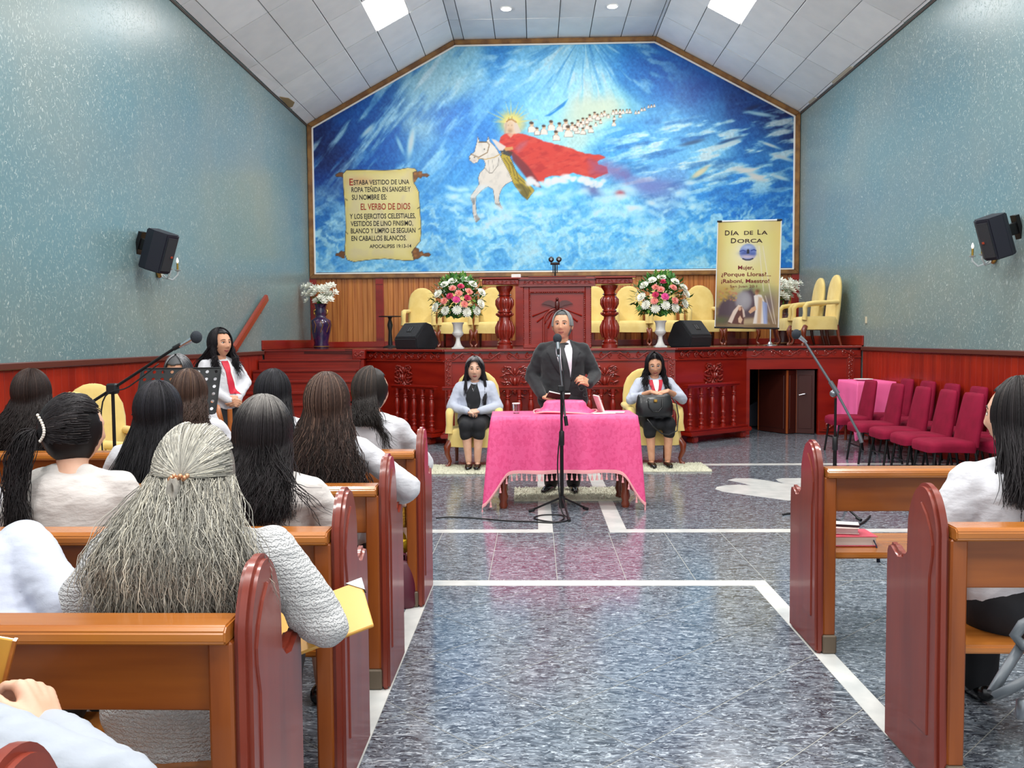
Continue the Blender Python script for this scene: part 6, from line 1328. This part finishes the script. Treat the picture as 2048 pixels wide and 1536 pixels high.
        d0 = ellp(e0, phi, 1, np.ones(3)); d1 = ellp(np.array([g_el]), np.array([g_ph]), 1, np.ones(3))[0]; t1 = np.linspace(0, 1, S1); s = (t1*t1*(3-2*t1))[None, :, None]
        d = d0[:, None]*(1-s)+d1*s; d /= np.linalg.norm(d, axis=2, keepdims=True); A = W(d*r*(1+r_.uniform(.0, .045, N))[:, None, None]); push(A, rad*np.linspace(1, 1, S1), hair_colours(N, S1, root, root, var, light, lf, rt, r_))
        tie = W(d1*r*1.06); N2 = gather['n']; end = np.array(gather['end'])[None]+r_.normal(0, 1, (N2, 3))*np.array(gather['sp']); t2 = np.linspace(0, 1, 14); mid = tie+np.array(gather['mid']); B = tie[None, None]*((1-t2)**2)[None, :, None]+2*mid*(t2*(1-t2))[None, :, None]+end[:, None]*(t2**2)[None, :, None]
        fan = r_.normal(0, 1, (N2, 3))*np.array(gather.get('fan', (.018, .012, .006))); B = B+fan[:, None]*np.sin(PI*np.clip(t2*1.15, 0, 1))[None, :, None]; amp = wave*r_.uniform(.3, 1.3, N2)[:, None]*t2[None, :]; pz = freq*2*PI*t2[None, :]*r_.uniform(.35, .5, N2)[:, None]+r_.uniform(0, 6, N2)[:, None]; B[..., 0] += amp*np.sin(pz); B[..., 1] += amp*.6*np.cos(pz)
        push(B, rad*np.r_[np.full(10, 1.), np.linspace(.9, .3, 4)], hair_colours(N2, 14, root, tip, var, light, lf, .3, r_)); P.tie = tie
    if back_n:   # loose under-hair falling below the gathered part
        N, L0, ew, ey = back_n; phi = r_.uniform(-1.75, 1.75, N); e1 = r_.uniform(-.55, .0, N); q = W(ellp(e1, phi, 1.0+r_.uniform(0, .06, N), r)); L_ = L0*(1-ragged*1.6*r_.random(N)); end = np.stack([hc[0]+endx+ew*np.sin(phi)*(.55+.6*r_.random(N))+r_.normal(0, jitter, N), ey-.02-.02*r_.random(N)-.02*np.cos(phi), hc[2]-L_], -1)
        t2 = np.linspace(0, 1, 18); s = 1-(1-t2)**2.4; B = q[:, None]*(1-s)[None, :, None]+end[:, None]*s[None, :, None]; B[..., 2] = q[:, None, 2]*(1-t2)+end[:, None, 2]*t2; B[..., 1] -= .045*np.sin(PI*t2)[None, :]; B += np.cumsum(r_.normal(0, .0026, B.shape), 1)
        amp = wave*r_.uniform(.3, 1.4, N)[:, None]*(t2**.5)[None, :]; pz = freq*2*PI*t2[None, :]*L0*r_.uniform(.7, 1.3, N)[:, None]+r_.uniform(0, 6, N)[:, None]; B[..., 0] += amp*np.sin(pz); B[..., 1] += amp*.6*np.cos(pz); push(B, rad*np.r_[np.full(13, 1.), np.linspace(.9, .3, 5)], hair_colours(N, 18, root, tip, var, light, lf, rt, r_))
    for fl in front_locks:   # (n, start az, start el, mid xyz, end xyz, spread, wave)
        N, az, el0, mid, end, sp, wv = fl; phi = az+r_.normal(0, .16, N); q = W(ellp(np.full(N, el0)+r_.normal(0, .12, N), phi, 1.03+r_.uniform(0, .04, N), r)); mid = np.array(mid)+r_.normal(0, sp*.7, (N, 3)); end = np.array(end)+r_.normal(0, sp, (N, 3))*np.array([1, .5, 1.6])
        t2 = np.linspace(0, 1, 16); B = q[:, None]*((1-t2)**2)[None, :, None]+2*mid[:, None]*(t2*(1-t2))[None, :, None]+end[:, None]*(t2**2)[None, :, None]; ppp = r_.uniform(0, 1.5, N)[:, None]; B[..., 0] += wv*np.sin(t2*18+ppp)*(t2); B[..., 1] += wv*.6*np.cos(t2*18+ppp)*t2
        push(B, rad*np.r_[np.full(11, 1.), np.linspace(.9, .3, 5)], hair_colours(N, 16, root if el0 > 0 else tip, tip, var, light, lf, rt, r_))
    link('hair', np_mesh('hair', np.concatenate(VV), np.concatenate(FF), True, np.concatenate(TT)), P.t, HAIRM, kind='stuff')
def pxx(px, Y): return at(px, 768, Y)[0]
BLK, BRN, GRY = (26, 22, 26), (58, 40, 34), (150, 146, 140)
# ---- audience, seen from behind
# A far left, dark wavy hair
P = make_person('person', 'woman at far left with dark wavy hair, front pew, cream blouse', (pxx(58, 5.04), 5.02, 0), 0, 1.325, bulk=1.0)
hair(P, (48, 34, 30), (34, 25, 24), 1300, 2.0, .40, .18, -.15, .018, 10, .0022, seed=1, light=(80, 60, 50), lf=.12)
# D brown wavy short hair behind the music stand
P = make_person('person', 'woman with short wavy brown hair before the music stand, white blouse with blue collar edge', (pxx(376, 5.04), 5.02, 0), .05, 1.315, head=(-.35, .05, 0))
hair(P, (70, 50, 42), (62, 44, 36), 900, 2.1, .25, .115, -.11, .014, 14, .0022, seed=2, light=(110, 84, 66), lf=.15)
# E straight black hair
P = make_person('person', 'woman with straight glossy black hair in the front pew, left of the aisle', (pxx(546, 5.04), 5.02, 0), 0, 1.31, head=(-.5, .05, 0))
hair(P, (30, 30, 36), (24, 22, 26), 1000, 2.0, .36, .135, -.14, .005, 6, .0022, seed=3, endx=.01)
# H dark hair gathered low, nearest the aisle end of the front pew
P = make_person('person', 'woman with dark hair tucked behind her ear, nearest the aisle in the front pew', (pxx(742, 5.04), 5.02, 0), -.05, 1.325, head=(-.75, .06, 0), bulk=1.08, skin=SKIN, arms=[((.30, .12, .74), (.18, .32, .66), None), ((-.27, .06, .77), (-.16, .26, .67), None)])
hair(P, (52, 44, 40), (40, 34, 32), 900, 1.35, .2, .06, -.09, .006, 8, .0022, seed=4, front_locks=[(30, .5, -.4, (.08, -.1, 1.0), (.13, -.12, .86), .02, .01), (130, .25, -.55, (.03, -.10, 1.03), (.07, -.09, .98), .03, .006)], light=(90, 74, 64), lf=.15)
# C long straight black hair
P = make_person('person', 'woman with very long straight black hair in the third pew, blue edge at her collar', (pxx(318, 3.98), 3.92, 0), 0, 1.295)
hair(P, (28, 26, 32), (22, 20, 24), 1300, 2.0, .50, .155, -.155, .005, 5, .002, seed=5, light=(64, 62, 72), lf=.1)
# G long wavy brown hair, elbow out on the pew end
P = make_person('person', 'woman with very long wavy dark brown hair and one elbow out towards the aisle', (pxx(655, 3.98), 3.92, 0), 0, 1.335, bulk=1.05, head=(0, .02, 0), arms=[((.385, .04, .80), (.30, .30, .70), None), ((-.29, .05, .76), (-.18, .27, .66), None)], tvox=.011)
hair(P, (60, 42, 34), (34, 22, 20), 2000, 2.0, .52, .185, -.16, .016, 9, .0019, seed=6, light=(136, 106, 90), lf=.13, ragged=.16, var=.42, rt=1.)
# B ponytail with pearl pins
P = make_person('person', 'woman with long ponytail and white bead hairpins, second pew, cream blouse', (pxx(152, 3.1), 3.04, 0), .02, 1.298, bulk=1.12, head=(-.6, .05, .06), top_m=SHIRT2, sw=.175, tvox=.010, vox=.009)
hair(P, (38, 34, 36), (28, 22, 24), 1500, 2.0, .40, .1, -.14, .01, 7, .0017, seed=7, gather={'el': -.02, 'ph': -.25, 'n': 700, 'end': (-.10, -.175, .845), 'sp': (.022, .014, .03), 'mid': (-.06, -.06, -.06), 'fan': (.018, .010, .02), 'lo': -.35}, cap_only=True, light=(70, 62, 60), lf=.1)
for k in range(12):
    a = k/11; p = P.tie+P.Rh@np.array([.012+.05*math.sin(a*2.6)+.0, -.004, .055-.09*a]); MB().ell(p, (.0058,)*3, 8, 6).build('bead_pin', PEARL, P.t, smooth=180)
MB().ell(P.hc+P.Rh@(np.array([.078, -.012, -.040])*P.hs), (.006,)*3, 8, 6).build('pearl_earring', PEARL, P.t, smooth=180)
# F grey crown fading to black curls over the shoulder
P = make_person('person', 'woman with grey crown and long black curls trailing over her right shoulder, second pew', (pxx(525, 3.1), 3.04, 0), -.02, 1.278, bulk=1.12, head=(.15, .06, .05), top_m=SHIRT2, sw=.18, tvox=.010, vox=.009)
hair(P, (126, 122, 118), (30, 24, 26), 1700, 2.0, .285, .115, -.14, .010, 8, .0017, seed=8, rt=.22, var=.28, light=None, endx=-.0, front_locks=[(26, .35, -.45, (.06, -.15, .96), (.16, -.175, .86), .03, .018), (40, .1, -.5, (.02, -.16, .98), (.07, -.185, .80), .035, .02), (30, -.2, -.5, (-.03, -.16, .98), (-.05, -.185, .82), .03, .02), (10, .6, -.4, (.13, -.14, 1.0), (.27, -.15, .90), .03, .012)])
# I long grey hair, half gathered
P = make_person('person', 'woman in foreground with very long loose grey hair half tied back, white knitted top', (pxx(384, 2.22), 2.19, 0), .0, 1.262, bulk=1.38, depth=.95, head=(-.15, .03, .04), top_m=KNIT, sw=.205, armr=1.25, hs=1.06, tvox=.009, vox=.009, arms=[((.335, .04, .74), (.26, .25, .70), ((.3, 1, .1), (-1, 0, -.2), 1, .6)), ((-.345, .04, .75), (-.2, .26, .66), None)], hem=-.15, sks=.8)
hair(P, (160, 157, 148), (168, 164, 154), 2600, 2.0, .40, .1, -.14, .008, 8, .0010, seed=9, gather={'el': .05, 'ph': .28, 'n': 420, 'end': (.03, -.235, .80), 'sp': (.05, .012, .05), 'mid': (.0, -.06, -.10), 'fan': (.012, .008, .02), 'lo': .0}, cap_only=True, var=.38, light=(212, 206, 190), lf=.28, back_n=(5600, .35, .150, -.165), jitter=.035, rt=3., ragged=.25, endx=.045)
mb = MB()
for k in range(9): mb.ell(P.tie+np.array([-.022+.0055*k, -.012-.003*(k % 2), .004*((k*7) % 3-1)]), (.0065,)*3, 7, 5)
mb.build('hair_clip', mat('rose_gold_clip', (214, 158, 120), .25, metal=.7), P.t, smooth=180)
q = P.tie; mb = MB()
for s in (0, 1):
    mb.tube([q+np.array([.010*math.sin(k*.9+s*PI)+.002*k*.3, -.045-.0025*k, -.014*k]) for k in range(13)], [.009]*10+[.007, .005, .003], 6)
o = mb.build('braid', mat('grey_braid', (158, 152, 142), .5, c2=(120, 116, 110), vs=(60, 60, 60)), P.t, smooth=60)
# J leaning forward at the left edge, second row back
P = make_person('person', 'person in white shirt leaning forward at the left edge of the picture', (pxx(-18, 2.2), 2.16, 0), 0, 1.26, lean=.6, roll=-.58, bulk=1.25, sw=.19, armr=1.25, top_m=COOLW, tvox=.010, arms=[((.175, .06, .78), (.02, .34, .70), None), ((-.52, .25, .70), (-.35, .45, .64), None)], hem=-.10)
hair(P, BLK, BLK, 500, 2.0, .2, .1, -.02, .005, 6, .002, seed=10, cap_only=True)
# L sliver at the far left in the second pew
P = make_person('person', 'person in white at the far left edge beside the ponytail woman', (pxx(-128, 3.1), 3.04, 0), 0, 1.30, bulk=1.1, sw=.18)
hair(P, BLK, BLK, 500, 2.0, .3, .12, -.13, .005, 6, .002, seed=12)
# K bottom-left corner: sleeve and hand gripping a board
hx = at(72, 1425, 1.52)
P = make_person('person', 'person at the bottom left corner, white sleeve and hand gripping a honey-coloured board', (-1.22, 1.16, 0), 0, 1.32, bulk=1.15, sw=.19, armr=1.2, top_m=mat('pale_grey_sleeve', (168, 174, 184), .85, bump=.5, bs=(9, 12, 9)), vox=.006, tvox=.010, lean=.2, arms=[((-.655+1.22, 1.30-1.16, .765), tuple(at(100, 1462, 1.50)-np.array([-1.22, 1.16, 0])), ((-.55, .45, .62), (-.8, -.1, -.6), 1, .95, 1.1)), ((-.3, .1, .75), (-.2, .3, .7), None)])
hair(P, BLK, BLK, 400, 2.0, .2, .1, -.1, .005, 6, .002, seed=13, cap_only=True)
t = thing('honey_board', 'honey-coloured board held upright by the hand in the bottom left corner', 'folder', tuple(at(6, 1370, 1.58)), 0); t.rotation_euler = (.2, .30, .3)
MB().box(-.20, .0, -.004, .004, -.08, .10).build('board', MATS['honey_board'], t, bevel=.002); MB().box(-.002, .004, -.006, .006, -.08, .10).build('pale_edge', PEWTOP, t)
# R right foreground
P = make_person('person', 'woman in white top with black trousers at the right edge, face turned left', (pxx(2024, 3.15), 3.06, 0), .05, 1.335, bulk=1.2, sw=.185, head=(.62, .03, 0), armr=1.15, tvox=.010, vox=.008, face=True, bottom='trousers', arms=[((.32, .06, .76), (.2, .28, .68), None), ((-.315, .02, .75), (-.16, .27, .66), None)], hem=-.09)
hair(P, (42, 38, 38), (34, 30, 32), 1500, 1.9, .30, .12, -.12, .006, 6, .0017, seed=14, side=-.15, light=(84, 74, 68), lf=.12, front_locks=[(22, -.3, -.5, (-.06, -.14, 1.0), (-.07, -.165, .86), .03, .006)], endx=.02)
# ---- the people at the front
# N standing by the left wall
P = make_person('person', 'woman standing by the left wall in white blouse with red neck scarf, hands clasped', (-2.99, 8.0, 0), -2.25, 1.60, zh=.86, lean=-.02, bulk=1.05, sw=.16, hs=1.10, head=(.1, .0, 0), vox=.0055, skin=SKIN2, face=True, bottom='long', arms=[((.235, .04, 1.10), (.05, .205, .945), ((-.75, .35, -.35), (-.2, -1, 0), 1, .7)), ((-.235, .04, 1.10), (-.05, .20, .955), ((.75, .35, -.35), (.2, -1, 0), -1, .7))], hem=-.02)
hair(P, BLK, BLK, 900, 2.25, .27, .15, -.12, .010, 9, .0026, seed=15, front_locks=[(150, 1.9, -.15, (.10, .03, 1.36), (.11, .12, 1.22), .025, .012), (150, -1.9, -.15, (-.10, .03, 1.36), (-.11, .12, 1.22), .025, .012)])
front_patch(P, 'red_scarf', [(1.335, -.03, .03), (1.28, -.035, .035), (1.2, -.022, .022), (1.1, -.05, .02), (1.0, -.07, -.0)], RSCARF, .010)
front_patch(P, 'blouse_placket', [(1.335, -.05, -.032), (1.28, -.055, -.036), (1.2, -.045, -.024), (1.1, -.07, -.052), (1.0, -.085, -.07)], WHITE, .010, 4)
# M behind the music stand
P = make_person('person', 'grey-haired musician bowed behind the music stand, only forehead showing', (-2.93, 6.98, 0), PI, 1.385, zh=.58, lean=.12, head=(0, .35, 0), hs=1.1, vox=.009, skin=SKIN2, face=True, bulk=1.05)
hair(P, (120, 120, 122), (70, 70, 74), 900, 2.3, .1, .1, -.1, .004, 6, .0022, seed=16, cap_only=True, light=(190, 190, 192), lf=.2, var=.3)
# O seated left of the table
P = make_person('person', 'seated woman in white cardigan and black dress left of the pink table', (-.72, 10.02, 0), PI, 1.262, zh=.545, lean=-.02, bulk=1.18, sw=.172, hs=1.16, head=(.06, .02, 0), vox=.0055, skin=SKIN, face=True, top_m=COOLW, armr=1.12, arms=[((.275, .06, .70), (.075, .275, .665), ((-.8, .35, -.1), (.1, -.5, -.9), 1, .75)), ((-.275, .06, .70), (-.07, .27, .67), ((.8, .4, -.05), (.1, -.5, -.9), -1, .75))], legs=[((.085, .36, .50), (.055, .36, .10), (.055, .47, .04)), ((-.065, .36, .50), (-.045, .36, .10), (-.045, .47, .04))], hem=-.09)
hair(P, (136, 132, 134), (44, 40, 44), 900, 2.35, .26, .12, -.12, .005, 6, .0026, seed=17, rt=.35, light=(180, 176, 176), lf=.12, front_locks=[(130, -1.9, -.2, (-.13, .02, .98), (-.12, .165, .74), .013, .004), (90, 1.85, -.2, (.11, .02, 1.0), (.10, .14, .86), .013, .004), (140, 2.9, .95, (.06, .12, 1.245), (.085, .06, 1.16), .012, .0), (140, -2.9, .95, (-.06, .12, 1.245), (-.085, .06, 1.16), .012, .0)])
front_patch(P, 'black_dress_bodice', [(.985, -.03, .035), (.95, -.035, .05), (.88, -.06, .085), (.80, -.075, .10), (.74, -.07, .085), (.66, -.04, .05)], SKIRT, .008, 10)
MB().tube([(-.03, P.hc[1]+.09, .975), (-.0, .17, .905), (.005, .18, .89), (.012, .17, .905), (.04, P.hc[1]+.09, .975)], .0022, 5).build('necklace', CHROME, P.t)
# Q seated right of the table with handbag
P = make_person('person', 'seated woman with glasses searching in a black handbag right of the pink table', (1.40, 10.12, 0), PI+.06, 1.302, zh=.55, lean=.06, bulk=1.12, sw=.172, hs=1.12, head=(-.1, .22, .05), vox=.0055, skin=SKIN2, face=True, top_m=COOLW, armr=1.1, arms=[((.295, .12, .77), (.105, .37, .875), ((-.9, .35, -.2), (.0, -.3, -1), 1, .6)), ((-.315, .12, .77), (-.085, .38, .885), ((.9, .3, -.2), (.0, -.3, -1), -1, .6))], legs=[((.12, .38, .50), (.10, .38, .10), (.10, .49, .04)), ((-.10, .38, .50), (-.085, .38, .10), (-.085, .49, .04))], sleeve=.55, hem=-.10)
hair(P, (30, 26, 30), (28, 24, 28), 1000, 2.3, .30, .14, -.1, .012, 9, .0026, seed=18, front_locks=[(150, 1.9, -.15, (.115, .04, 1.05), (.12, .15, .89), .025, .016), (170, -1.9, -.15, (-.115, .04, 1.05), (-.13, .14, .87), .028, .016), (120, 2.7, .9, (.085, .10, 1.25), (.10, .05, 1.1), .012, .002), (120, -2.7, .9, (-.08, .10, 1.25), (-.10, .05, 1.1), .012, .002)])
front_patch(P, 'red_scarf', [(1.0, -.085, .085), (.95, -.075, .075), (.90, -.06, .06), (.85, -.04, .04)], RSCARF, .012); front_patch(P, 'white_collar', [(1.0, -.035, .035), (.95, -.03, .03), (.90, -.022, .022), (.86, -.01, .01)], WHITE, .018)
for s in (-1, 1):
    c = P.surf(s*.033, .004, .012); MB().tube([c+P.Rh@np.array([.027*math.cos(a), 0, .022*math.sin(a)]) for a in np.linspace(0, 2*PI, 15)], .0022, 5).build('spectacle_rim', GREYM, P.t)
MB().tube([P.surf(-.008, .006, .012), P.surf(.008, .006, .012)], .002, 5).build('spectacle_bridge', GREYM, P.t)
hb = handbag('black_handbag', 'large black leather handbag on the lap of the woman with glasses', (1.345, 9.70, .60), .06, .42, .17, .245, BLKL, 0)
MB().tube([(-.08, -.09, .21), (-.075, -.10, .11), (-.03, -.105, .06), (.03, -.105, .06), (.075, -.10, .11), (.08, -.09, .21)], .008, 8).build('front_handle', BLKL, hb, smooth=180)
MB().tube([(.21, .0, .2), (.25, -.02, .15), (.27, -.05, 0), (.24, -.1, -.16), (.14, -.13, -.20), (.06, -.13, -.185), (-.04, -.12, -.10), (-.10, -.11, -.02)], .007, 6).build('shoulder_strap', BLKL, hb, smooth=180)
# the man at the microphone
P = make_person('person', 'grey-haired man in black suit and tie speaking at the microphone behind the table', (.26, 8.24, 0), PI-.05, 1.765, zh=.93, lean=.0, bulk=1.36, depth=1.05, sw=.19, hs=1.13, head=(-.14, -.05, .03), vox=.0055, skin=SKIN2, face=True, top_m=SUIT, armr=1.2, lipm=LIPSD, bottom='trousers', bot_m=SUIT,
    arms=[((.305, .01, 1.13), (.185, .235, .955), ((-.75, .55, -.12), (-.3, -.2, -.9), 1, .55, 1.12)), ((-.315, .03, 1.14), (-.255, .235, 1.065), ((.55, .5, .35), (.6, -.6, -.5), -1, .85, 1.12))], legs=[((.11, .0, .50), (.12, -.02, .09), (.17, .13, .03)), ((-.11, .0, .50), (-.10, -.02, .09), (-.115, .14, .03))], hem=-.12)
hair(P, (104, 106, 106), (132, 134, 134), 1300, 2.25, .1, .1, -.1, .003, 8, .0026, seed=19, cap_only=True, var=.3, light=(176, 178, 178), lf=.2, r=(.0875, .101, .121))
front_patch(P, 'white_shirt', [(1.475, -.07, .06), (1.43, -.09, .07), (1.36, -.098, .062), (1.28, -.095, .05), (1.2, -.09, .02), (1.125, -.085, -.06)], mat('pale_lilac_shirt', (226, 218, 228), .7), .006, 12)
front_patch(P, 'tie', [(1.44, -.018, .022), (1.415, -.032, .022), (1.40, -.018, .016), (1.3, -.045, .012), (1.18, -.072, .0), (1.08, -.08, -.015), (1.0, -.06, -.03)], TIE, .014, 6)
for nm, rows in (('lapel', [(1.47, .065, .085), (1.40, .062, .125), (1.37, .06, .15), (1.34, .055, .125), (1.22, .02, .07), (1.1, -.045, -.02)]), ('lapel', [(1.47, -.09, -.07), (1.40, -.15, -.094), (1.37, -.175, -.096), (1.34, -.15, -.094), (1.22, -.115, -.09), (1.1, -.095, -.075)])): front_patch(P, nm, rows, SUIT, .012, 6)
t = thing('open_book', 'small open book in the right hand of the man at the microphone', 'book', (.205, 7.92, .945), .2); t.rotation_euler = (-.5, .12, .2)
for k in (-1, 1):
    MB().prism([(0, 0), (k*.10, .012), (k*.10, .026), (0, .010)][::k], lambda a, b, t_: (a, t_, b), -.07, .07).build('page_block', PAPER, t); MB().prism([(0, -.004), (k*.105, .008), (k*.105, .012), (0, 0)][::k], lambda a, b, t_: (a, t_, b), -.075, .075).build('book_cover', mat('brown_book_cover', (70, 34, 30), .5), t)
t = thing('eyeglasses', 'dark folded eyeglasses dangling from the left hand of the man', 'eyeglasses', tuple(at(1163, 778, 7.90)), .0)
for k, (x, z) in enumerate(((.0, 0), (.035, -.055))): MB().tube([(x+.02*math.cos(a), .01*math.sin(a), z+.017*math.sin(a)) for a in np.linspace(0, 2*PI, 13)], .0022, 5).build('rim', BLACK, t)
MB().tube([(.012, 0, -.018), (.026, 0, -.04)], .002, 5).build('bridge', BLACK, t); MB().tube([(-.02, 0, 0), (-.035, .01, .03), (-.03, .05, .04)], .002, 5).build('temple', BLACK, t)
# folding tubular frame at the right edge
t = thing('folded_pushchair', 'grey tubular folded pushchair frame at the bottom right edge', 'pushchair', (1.78, 2.45, 0))
tp = lambda x, y, Y: tuple(at(x, y, Y)-np.array([1.78, 2.45, 0]))
GT = mat('grey_coated_tube', (92, 98, 104), .4, c2=(76, 82, 88), vs=(6, 6, 6))
MB().tube([tp(2075, 1235, 2.45), tp(2045, 1250, 2.45), tp(2030, 1272, 2.45), tp(2045, 1290, 2.43), tp(2080, 1292, 2.42)], .016, 10).build('handle_loop', GT, t, smooth=180)
MB().tube([tp(2045, 1288, 2.45), tp(2005, 1350, 2.42), tp(1984, 1385, 2.40), tp(1992, 1392, 2.38), tp(2020, 1378, 2.36), tp(2080, 1345, 2.34)], .014, 10).build('frame_tube', GT, t, smooth=180)
MB().tube([tp(2080, 1395, 2.35), tp(2044, 1410, 2.35), tp(2040, 1425, 2.35), tp(2080, 1430, 2.35)], .02, 10).build('wheel_bracket', GREYM, t, smooth=180)
MB().tube([tp(2060, 1450, 2.33), tp(2062, 1520, 2.33)], .018, 8).build('rear_leg', GT, t)
